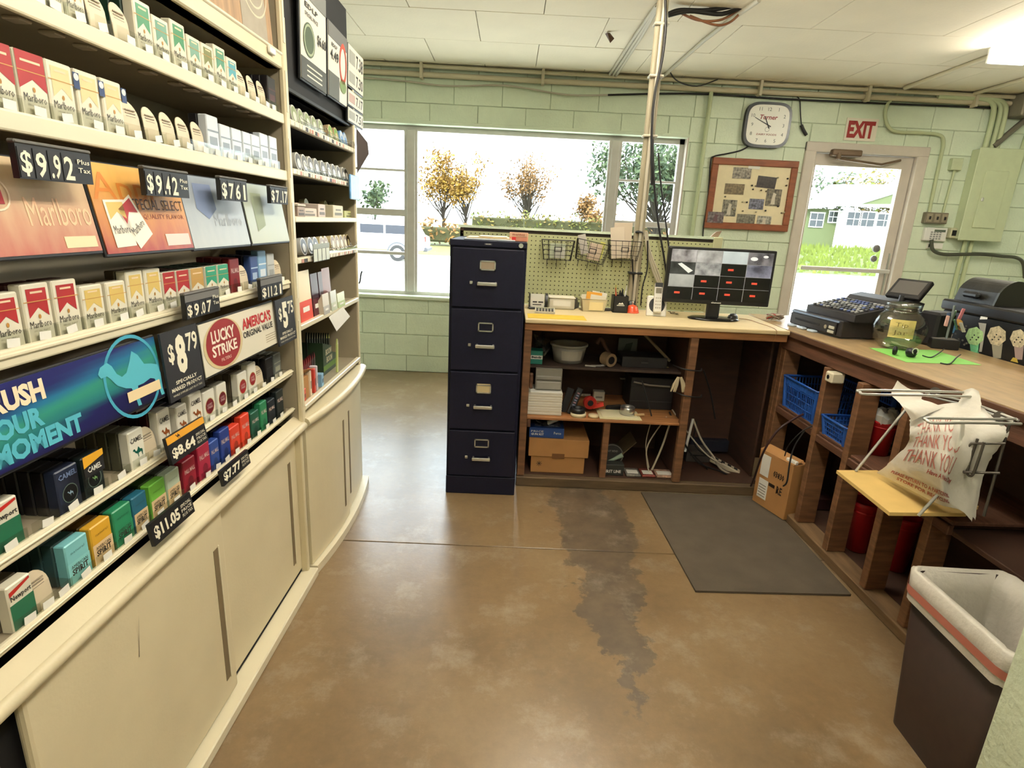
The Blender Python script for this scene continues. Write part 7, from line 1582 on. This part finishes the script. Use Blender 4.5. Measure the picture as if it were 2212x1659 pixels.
dsp = MB().rbox(-.085, .085, -.012, .012, 0, .115, .006, seg=2).obj('display_head', GD, rg, (.12, .25, .115), (math.radians(-42), 0, math.radians(14)))
MB().box(-.068, .068, -.0130, -.0121, .022, .10).obj('display_screen', col((96, 92, 88), .3), dsp)
MB().cyl((.12, .25, .09), (.12, .255, .13), .016, 12).obj('display_neck', GD, rg)
for i, (dx, dz, rr) in enumerate(((-.12, 0, .3), (-.10, .002, .8))):
    tag(MB().prism([(0, 0, 0), (.03, 0, 0), (.035, 0, .03), (.015, 0, .055), (-.004, 0, .03)], (0, .004, 0)).obj('folded_slip', col((180, 150, 130)), None, dr_.matrix_basis @ Vector((-.28+.05*i, .2+.02*i, HD+.001)), (0, 0, rr)), ('left', 'right')[i]+' folded pink slip standing on the till drawer', 'paper')
tag(MB().box(-.06, .06, -.05, .05, 0, .001).obj('blue_receipt', col((120, 170, 220), .3), None, dr_.matrix_basis @ Vector((-.26, .1, HD+.001)), (0, 0, an+.2)), 'blue slip lying on the till drawer', 'paper')
bg_ = thing('black_bag', 'black soft bag behind the cash register', 'bag', K(.22, .56, DZ+.0005), (0, 0, an))
MB().lathe([(0, 0), (.08, 0), (.095, .03), (.09, .09), (.06, .12), (0, .13)], 20, sy=.6).obj('bag_body', mat('bag_cloth', (24, 24, 28), .6, var=.2, scale=30), bg_); MB().tube([(-.088, 0, .08), (-.03, -.04, .12), (.05, -.035, .115), (.088, 0, .07)], .004, 6).obj('bag_piping', col((50, 50, 56)), bg_)
# ---- green sheet, tip jar, pebbles on it, spectacles
g = [Vector((*fl(x, y, DZ), DZ+.0006)) for x, y in ((1877, 752), (1958, 783), (2120, 789), (2020, 757))]
tag(MB().prism(g, (0, 0, .0008)).obj('green_sheet', mat('green_paper', (130, 200, 90), .7)), 'bright green paper sheet on the counter', 'paper')
ja = fl(1948, 757, DZ); jr = .108
jar = thing('tip_jar', 'round clear tip jar with a yellow note', 'jar', (ja[0], ja[1]+.05, DZ+.0018))
jm = mat('jar_glass', (240, 244, 240), .03, trans=1, spec=.5)
prf = [(.05, .0), (.062, .004), (.088, .03), (.104, .07), (.104, .10), (.088, .14), (.066, .158), (.062, .165), (.066, .170), (.062, .176), (.066, .182), (.064, .195)]
MB().lathe([(r_*1.06, z_*1.04) for r_, z_ in prf]+[(r_*1.06-.003, z_*1.04) for r_, z_ in prf[::-1]], 36).obj('jar_glass', clear('jar_clear', (.96, .97, .96), .10, .03), jar)
MB().lathe([(.0685, .166), (.0715, .169), (.0685, .172)], 36).obj('jar_thread', clear('jar_clear2', (.8, .84, .84), .25, .05), jar); MB().lathe([(.0685, .19), (.0715, .196), (.0685, .203)], 36).obj('jar_lip', clear('jar_clear2', (.8, .84, .84), .25, .05), jar)
MB().lathe([(0, .006), (.05, .006), (.052, .002), (0, .002)], 24).obj('jar_base', clear('jar_clear3', (.85, .85, .8), .3, .1), jar)
for i, (x_, y_, r3) in enumerate(((-.02, 0, .3), (.015, .02, 1.2), (.0, -.02, 2.2))): tag(MB().prism([(-.04, -.016, 0), (.04, -.014, .004), (.038, .016, .01), (-.036, .015, .003)], (0, 0, .0008)).obj('bank_note', col((176, 178, 140), .7), None, (ja[0]+x_, ja[1]+.05+y_, DZ+.0095+.003*i), (0, 0, r3)), ('lowest', 'middle', 'top')[i]+' folded bank note inside the tip jar', 'bank note')
jd = Vector((ja[0], ja[1]+.05, 0)); vd = (Vector((0, 0, 0))-jd); vd.z = 0; jang = math.atan2(vd.y, vd.x)+.10
nt_ = thing('tip_note', 'yellow sticky note with hand lettering on the jar', 'note', (jd.x, jd.y, DZ+.062), (0, 0, jang+math.pi/2))
mb = MB(); NN = 8
def jp(a, z): R_ = .1125-.35*(z-.04)**2*10; t_ = -math.pi/2+a; return (R_*math.cos(t_), R_*math.sin(t_), z)
for k in range(NN): a0_, a1_ = -.46+.92*k/NN, -.46+.92*(k+1)/NN; mb.add([jp(a0_, .0), jp(a1_, .0), jp(a1_, .08), jp(a0_, .08)], [(0, 1, 2, 3)])
mb.obj('note_paper', col((222, 204, 130), .8), nt_)
mb = MB()
for wd, zz_, ww in (('Tip', .044, .048), ('Jar', .010, .055)): mb.text(wd, (-ww/2-.004, -.1145, zz_), X_, Z_, ww, .024, 0, -.015, 0, 2)
mb.obj('note_lettering', col((110, 96, 50)), nt_)
e = fl(1966, 772, DZ); eb = thing('earphone_pair', 'pair of black earphone buds on the green sheet', 'earphones', (e[0], e[1], DZ+.0016))
MB().lathe([(0, 0), (.018, .004), (.024, .02), (.018, .036), (0, .04)], 16, sx=.9).obj('ear_bud', M['black'], eb); MB().ring((.0, -.022, .030), X_, Z_, .010, .014, 14).obj('bud_ring', M['white'], eb)
MB().lathe([(0, 0), (.008, .004), (.010, .02), (.007, .036), (0, .04)], 12).obj('ear_bud', M['black'], eb, (-.05, .03, 0))
for i, P in enumerate((((1994, 764), (2012, 768), (2030, 763), (2038, 757)), ((2032, 780), (2052, 782), (2066, 774), (2074, 769)))):
    pts = [Vector((*fl(x, y, DZ+.012), DZ+.012)) for x, y in P]; pts = [p+Vector((0, 0, -.008 if k < 2 else .002*k)) for k, p in enumerate(pts)]
    tag(MB().tube(spline(pts, 4), .0028, 6).obj('spectacle_arm', M['black']), ('far', 'near')[i]+' black spectacle arm lying on the green sheet', 'spectacles')
# pens stand, black box, small bits behind the jar
e = fl(2000, 748, DZ); tag(MB().rbox(-.06, .06, -.05, .05, 0, .16, .012).obj('black_stand', mat('stand_black', (20, 19, 21), .6), None, (e[0]+.06, e[1]+.05, DZ+.0005), (0, 0, .3)), 'black upright stand behind the tip jar', 'stand')
bxx = thing('jewel_box', 'open flat black box at the back of the counter', 'box', (*fl(2040, 755, DZ), DZ+.0005), (0, 0, -.35))
MB().rbox(-.055, .055, 0, .08, 0, .045, .003).obj('box_body', M['black'], bxx); MB().box(-.048, .048, .008, .072, .0452, .0460).obj('box_lining', col((120, 116, 110)), bxx)
e = fl(1990, 720, DZ); hk = thing('trinket_stand', 'small stand of hanging trinkets behind the jar', 'stand', K(.40, .56, DZ+.0005))
MB().cyl((0, 0, 0), (0, 0, .20), .005, 8).obj('stem', col((120, 130, 128)), hk)
for k, c in enumerate(((206, 130, 140), (90, 120, 90), (40, 60, 90), (214, 170, 160), (70, 110, 80), (200, 200, 190))): MB().rbox(-.008, .008, -.003, .003, -.05, 0, .002).obj('trinket', col(c), hk, (.03*math.cos(k), .03*math.sin(k)-.02, .19-.012*k), (.1*k, .2*(-1)**k, k))
# ---- drinks machine front beyond the counter
MX = 2.16
fz = thing('frozen_drink_machine', 'black frozen drink machine with printed dessert panel behind the counter', 'machine', (MX, 0, 0))
y_far = 2.85; y_near = 1.3; zt0 = pl(2040, 662, 3.2)[1]
pz1 = at(2212, 702, 'x', MX).z
MB().rbox(0, .55, y_near, y_far, 0, pz1-.0, .006).obj('machine_cabinet', M['black'], fz)
MB().rbox(-.012, .56, y_near, y_far+.01, pz1, pz1+.05, .008).obj('machine_top', mat('machine_black', (26, 25, 26), .35), fz)
def mp(x, y): p = at(x, y, 'x', MX-.006); return p.y, p.z
pa, pb = mp(2040, 735), mp(2128, 760)
PB = mat('panel_print', (24, 24, 26), .4)
MB().box(-.004, 0, y_near, y_far-.02, DZ-.08, pz1-.004).obj('printed_panel', PB, fz)
def blob(pts, m, nm, k=0): MB().prism([(-.0045-.0006*k, *mp(x, y)) for x, y in pts], (-.0004, 0, 0)).obj(nm, m, fz)
def sundae(cx, cy, w_, h_, cup, top, nm):
    blob([(cx-w_*.30, cy), (cx-w_*.22, cy+h_*.5), (cx+w_*.22, cy+h_*.52), (cx+w_*.32, cy+.03*h_)], cup, nm+'_cup', 0)
    n_ = 14; blob([(cx+w_*.5*math.cos(6.283*k/n_)*(1+.12*(k % 2)), cy-h_*.22+h_*.30*math.sin(6.283*k/n_)*(1+.12*(k % 2))) for k in range(n_)], top, nm+'_swirl', 1)
    for j in range(5): blob([(cx+w_*(-.25+.12*j)+2*math.cos(q), cy-h_*(.1+.08*(j % 3))+2*math.sin(q)) for q in (0, 1.5, 3, 4.5)], M['black'], nm+'_crumb', 2)
sundae(2105, 740, 36, 62, mat('mint_cup', (120, 200, 150), .4, var=.2, scale=60), mat('mint_cream', (176, 214, 150), .5, var=.2, scale=90), 'mint')
sundae(2153, 740, 38, 66, col((150, 146, 130)), mat('cream_swirl', (190, 178, 150), .5, var=.35, scale=90), 'coffee')
sundae(2200, 745, 34, 62, col((160, 140, 136)), mat('cream_swirl', (190, 178, 150), .5, var=.35, scale=90), 'berry')
blob([(2038, 690), (2044, 684), (2054, 684), (2064, 696), (2066, 708), (2060, 719), (2048, 721), (2036, 714), (2034, 704)], mat('blue_ice', (76, 150, 196), .4, var=.3, scale=80), 'blue_ice', 1)
blob([(2040, 720), (2058, 722), (2050, 742), (2044, 741)], col((176, 160, 140)), 'ice_cup', 0)
blob([(2066, 690), (2071, 687), (2079, 694), (2081, 704), (2075, 714), (2070, 712), (2068, 702)], col((216, 160, 60)), 'orange_slice', 1)
blob([(2030, 690), (2033, 684), (2040, 683), (2042, 690)], col((176, 96, 60)), 'brown_fruit', 0)
blob([(2182, 780), (2188, 772), (2196, 774), (2199, 784)], col((180, 160, 66)), 'lemon_slice', 1)
blob([(2116, 690), (2119, 681), (2134, 681), (2132, 690)], M['white'], 'white_notice', 1)
blob([(2113, 697), (2130, 699), (2120, 760), (2112, 760), (2118, 720)], col((170, 168, 160)), 'white_flash', 0)
rnd = random.Random(4)
for k in range(16):
    x, y = rnd.uniform(2062, 2090), rnd.uniform(700, 752); blob([(x+2.6*math.cos(q), y+2.4*math.sin(q)) for q in (0, 1.2, 2.5, 3.8, 5)], col((150, 146, 128) if k % 2 else (96, 92, 82)), 'coffee_bean', 1)
# black domed barrel on top
bc = at(2130, 640, 'x', MX+.22); 
br = thing('barrel_grill', 'black domed drum lid on the drink machine', 'drum', (MX+.24, 0, pz1+.0505))
yl, yr = at(2056, 665, 'x', MX+.04).y, at(2134, 690, 'x', MX+.04).y; hd = at(2175, 608, 'y', yr).z-pz1-.05; DW = at(2218, 690, 'y', yr).x-MX-.04
prof = [(-.20+DW*k/14, math.sin(math.pi*k/14)**.45*hd) for k in range(15)]
MB().prism([(a, yl, b) for a, b in prof], (0, yr-yl, 0)).obj('drum_shell', mat('drum_black', (40, 38, 33), .5, var=.3, scale=12, bump=.4, bscale=14, spec=.3), br)
MB().prism([(a, yr-.0005, b*1.02) for a, b in prof], (0, -.012, 0)).obj('drum_end', mat('drum_end', (52, 52, 44), .5), br)
MB().rbox(-.225, -.20, (yl+yr)/2+.05, (yl+yr)/2-.05, .02, .05, .01).obj('drum_handle', M['black'], br)
# ---- bag stand: wire frame, board and printed carrier bag
bs = thing('bag_stand', 'wire carrier bag stand with yellow board hung on the counter', 'bag stand')
WM = mat('stand_wire', (198, 196, 188), .3, metal=.6)
Yb0 = 1.98
def wp(x, y, q): 
    "point seen at pixel on the plane q in front of the counter"
    n_ = Vector((math.cos(TH), math.sin(TH), 0)); p0 = K(0, q, 0); d = ray(x, y); t_ = (p0-CAM).dot(n_)/d.dot(n_); return CAM+d*t_
zB = .568
bp_ = [Vector((*fl(x, y, zB), zB)) for x, y in ((1806, 1022), (1920, 1114), (2085, 1116), (2112, 1100), (1892, 1022))]
MB().prism([bp_[0], bp_[1], bp_[2], bp_[3], bp_[4]], (0, 0, .012)).obj('base_board', mat('yellow_board', (222, 188, 116), .55, var=.06, scale=12), bs)
qf = -.02
MB().tube([wp(1960, 880, -.03), Vector((*fl(1848, 1018, zB+.014), zB+.014))], .005, 8).obj('wire_leg', WM, bs)
MB().tube([wp(2165, 915, -.03), Vector((*fl(1984, 1114, zB+.014), zB+.014))], .005, 8).obj('wire_leg', WM, bs)
MB().tube([wp(2180, 918, -.03), wp(2125, 1115, -.03)], .004, 8).obj('wire_leg', mat('wire_dark', (90, 84, 76), .4, metal=.5), bs)
def arm(P): MB().tube(spline(P, 4), .0042, 6).obj('wire_arm', WM, bs)
z1a = wp(2100, 850, -.025).z
a1s = wp(2105, 848, -.025); a1e = at(1862, 843, 'z', a1s.z+.012)
arm([a1s, at(1990, 845, 'z', a1s.z+.006), a1e, a1e+Vector((-.012, -.012, -.003)), a1e+Vector((.004, -.022, -.006)), at(1990, 854, 'z', a1s.z), a1s+Vector((0, -.02, -.008))])
a2s = wp(2195, 905, -.025); a2e = at(2005, 903, 'z', a2s.z+.012)
arm([a2s, at(2100, 905, 'z', a2s.z+.006), a2e, a2e+Vector((-.012, -.012, -.003)), a2e+Vector((.004, -.024, -.006)), at(2100, 913, 'z', a2s.z), a2s+Vector((0, -.02, -.008))])
MB().tube([wp(2000, 848, -.024), wp(2100, 870, -.024), wp(2200, 908, -.024)], .004, 6).obj('cross_wire', WM, bs); MB().tube([wp(2000, 855, -.024), wp(2100, 878, -.024), wp(2190, 912, -.024)], .004, 6).obj('cross_wire', WM, bs)
for (x, y) in ((2020, 846), (2160, 900)): MB().cyl(wp(x, y, -.028), wp(x, y, -.012), .016, 14).obj('wall_washer', col((90, 84, 78), .4, metal=.5), bs)
DK = mat('wire_dark', (90, 84, 76), .4, metal=.5)
MB().tube([wp(2172, 958, -.06), wp(2098, 958, -.12), wp(2088, 970, -.12), wp(2076, 1012, -.12), wp(2082, 1020, -.12), wp(2160, 1022, -.06)], .0042, 6).obj('side_loop', DK, bs)
MB().tube(spline([wp(2112, 948, -.11), wp(2090, 1015, -.11), wp(2097, 1028, -.11), wp(2106, 1015, -.11), wp(2126, 955, -.11)], 5), .0042, 6).obj('paper_clip_wire', DK, bs)
# the carrier bag
bag = thing('carrier_bag', 'white plastic carrier bag with red lettering on the bag stand', 'bag')
BG = mat('bag_plastic', (226, 220, 206), .45, var=.05, scale=8, bump=.5, bscale=18)
rowsP = [[(1965, 908, -.16), (2010, 880, -.12), (2060, 872, -.08), (2110, 880, -.05), (2140, 905, -.04)],
         [(1965, 935, -.19), (2005, 920, -.18), (2050, 915, -.16), (2105, 920, -.10), (2172, 935, -.05)],
         [(1960, 960, -.17), (1995, 955, -.19), (2045, 960, -.18), (2095, 970, -.12), (2150, 970, -.05)],
         [(1935, 985, -.16), (1985, 990, -.19), (2035, 1005, -.19), (2070, 1015, -.14), (2130, 1000, -.05)],
         [(1915, 1005, -.15), (1970, 1025, -.17), (2030, 1050, -.17), (2055, 1060, -.12), (2110, 1060, -.05)],
         [(1893, 1021, -.14), (1960, 1055, -.135), (2030, 1090, -.12), (2075, 1102, -.08), (2100, 1128, -.04)]]
V = [wp(x, y, q) for rw_ in rowsP for x, y, q in rw_]
def grid_surface(rows, nu=5, nv=5):
    R_ = [spline([wp(x, y, q) for x, y, q in r0], nu) for r0 in rows]
    cols = [spline([r0[k] for r0 in R_], nv) for k in range(len(R_[0]))]
    n_ = len(cols[0]); m_ = len(cols); rr = random.Random(8)
    V = [cols[i][j]+Vector((rr.uniform(-1, 1)*.0015, rr.uniform(-1, 1)*.0015, 0)) for j in range(n_) for i in range(m_)]
    F = [(j*m_+i, j*m_+i+1, (j+1)*m_+i+1, (j+1)*m_+i) for j in range(n_-1) for i in range(m_-1)]
    return V, F, cols
Vg, Fg, cols = grid_surface(rowsP)
MB().add(Vg, Fg, 0, True).obj('bag_front', BG, bag)
MB().add([p+Vector((.02, .012, 0)) for p in Vg], [f[::-1] for f in Fg], 0, True).obj('bag_back', BG, bag)
def strap(rows, nm):
    V, F, _c = grid_surface(rows, 4, 4); MB().add(V, F, 0, True).obj(nm, BG, bag); 
strap([[(1940, 822, -.20), (1960, 838, -.17), (1995, 850, -.13)], [(1925, 850, -.22), (1955, 862, -.19), (1990, 862, -.14)], [(1950, 878, -.21), (1975, 885, -.19), (2010, 868, -.13)], [(1970, 910, -.19), (1995, 898, -.17), (2040, 880, -.11)]], 'bag_handle')
strap([[(2080, 845, -.07), (2098, 838, -.05), (2115, 845, -.04)], [(2074, 862, -.075), (2095, 860, -.06), (2118, 866, -.04)], [(2060, 885, -.09), (2085, 885, -.08), (2120, 890, -.05)]], 'bag_handle')
strap([[(2060, 905, -.20), (2072, 903, -.20), (2084, 906, -.19)], [(2058, 930, -.21), (2072, 932, -.22), (2082, 932, -.20)], [(2052, 955, -.22), (2062, 970, -.22), (2078, 960, -.21)]], 'bag_flap')
# red printing that follows the bag front
def print_on(s, u0, u1, v0, v1, nm, m, bold=0, shear=0):
    Vt, Ft = _text_mesh(s, bold, shear, 2)
    xa, xb = min(p[0] for p in Vt), max(p[0] for p in Vt); ya, yb = min(p[1] for p in Vt), max(p[1] for p in Vt)
    M_, N_ = len(cols)-1, len(cols[0])-1; out = []
    for p in Vt:
        u = (u0+(u1-u0)*(p[0]-xa)/(xb-xa))*M_; v = (v0+(v1-v0)*(1-(p[1]-ya)/(yb-ya)))*N_
        i, j = min(int(u), M_-1), min(int(v), N_-1); a, b = u-i, v-j
        q = (cols[i][j]*(1-a)+cols[i+1][j]*a)*(1-b)+(cols[i][j+1]*(1-a)+cols[i+1][j+1]*a)*b
        out.append(q+(CAM-q).normalized()*.004)
    MB().add(out, Ft).obj(nm, m, bag)
RI = col((186, 110, 96), .5); RI2 = col((170, 62, 54), .5)
print_on('THANK YOU', .12, .62, .14, .28, 'faded_lettering', RI, .0, 0); print_on('THANK YOU', .12, .64, .31, .46, 'faded_lettering', RI, .0, 0); print_on('THANK YOU', .10, .66, .49, .66, 'faded_lettering', RI, .0, 0)
print_on('Have A Nice Day', .36, .72, .68, .74, 'small_lettering', RI2, .02, .2)
print_on('PLEASE RETURN TO A PARTICIPATING', .10, .66, .84, .88, 'small_lettering', RI2, .02); print_on('STORE FOR RECYCLING', .16, .62, .90, .94, 'small_lettering', RI2, .02)
# ---- waste bin
bn0 = thing('waste_bin', 'tall brown waste bin with a white bag liner', 'bin', (1.335, 1.275, 0), (0, 0, math.radians(-1)))
BM_ = mat('bin_brown', (52, 36, 30), .45, var=.08, scale=30)
def rr_loop(a, b, r_, z, n=6):
    P = []
    for cx, cy, t0 in ((a-r_, b-r_, 0), (-a+r_, b-r_, 90), (-a+r_, -b+r_, 180), (a-r_, -b+r_, 270)):
        for k in range(n+1): t_ = math.radians(t0+90*k/n); P.append((cx+r_*math.cos(t_), cy+r_*math.sin(t_), z))
    return P
def loft(loops, m=0, cap=False):
    n_ = len(loops[0]); V = [p for l in loops for p in l]; F = [(i*n_+k, i*n_+(k+1) % n_, (i+1)*n_+(k+1) % n_, (i+1)*n_+k) for i in range(len(loops)-1) for k in range(n_)]
    mb = MB().add(V, F, m, True)
    if cap: mb.add(loops[0], [tuple(range(n_))[::-1]], m)
    return mb
BZ = .50
loft([rr_loop(.108, .150, .03, .001), rr_loop(.138, .182, .035, BZ), rr_loop(.132, .176, .033, BZ), rr_loop(.104, .146, .028, .012)], 0, True).obj('bin_wall', BM_, bn0)
LM = mat('liner_white', (204, 198, 186), .4, var=.05, scale=14, bump=.6, bscale=26)
rr = random.Random(6)
def jl(l, a): return [(x*(1+rr.uniform(-a, a)), y*(1+rr.uniform(-a, a)), z+rr.uniform(-a, a)*.25) for x, y, z in l]
loft([jl(rr_loop(.143, .187, .036, BZ-.085), .012), jl(rr_loop(.145, .189, .036, BZ-.03), .008), jl(rr_loop(.147, .191, .036, BZ+.006), .008), jl(rr_loop(.134, .178, .034, BZ+.012), .008), jl(rr_loop(.122, .166, .03, BZ-.06), .02), jl(rr_loop(.11, .152, .03, BZ-.25), .05), jl(rr_loop(.09, .13, .03, BZ-.40), .05)]).obj('bag_liner', LM, bn0)
loft([jl(rr_loop(.1455, .1895, .036, BZ-.062), .004), jl(rr_loop(.1475, .1915, .036, BZ-.038), .004)]).obj('liner_stripe', col((196, 120, 104), .5), bn0)
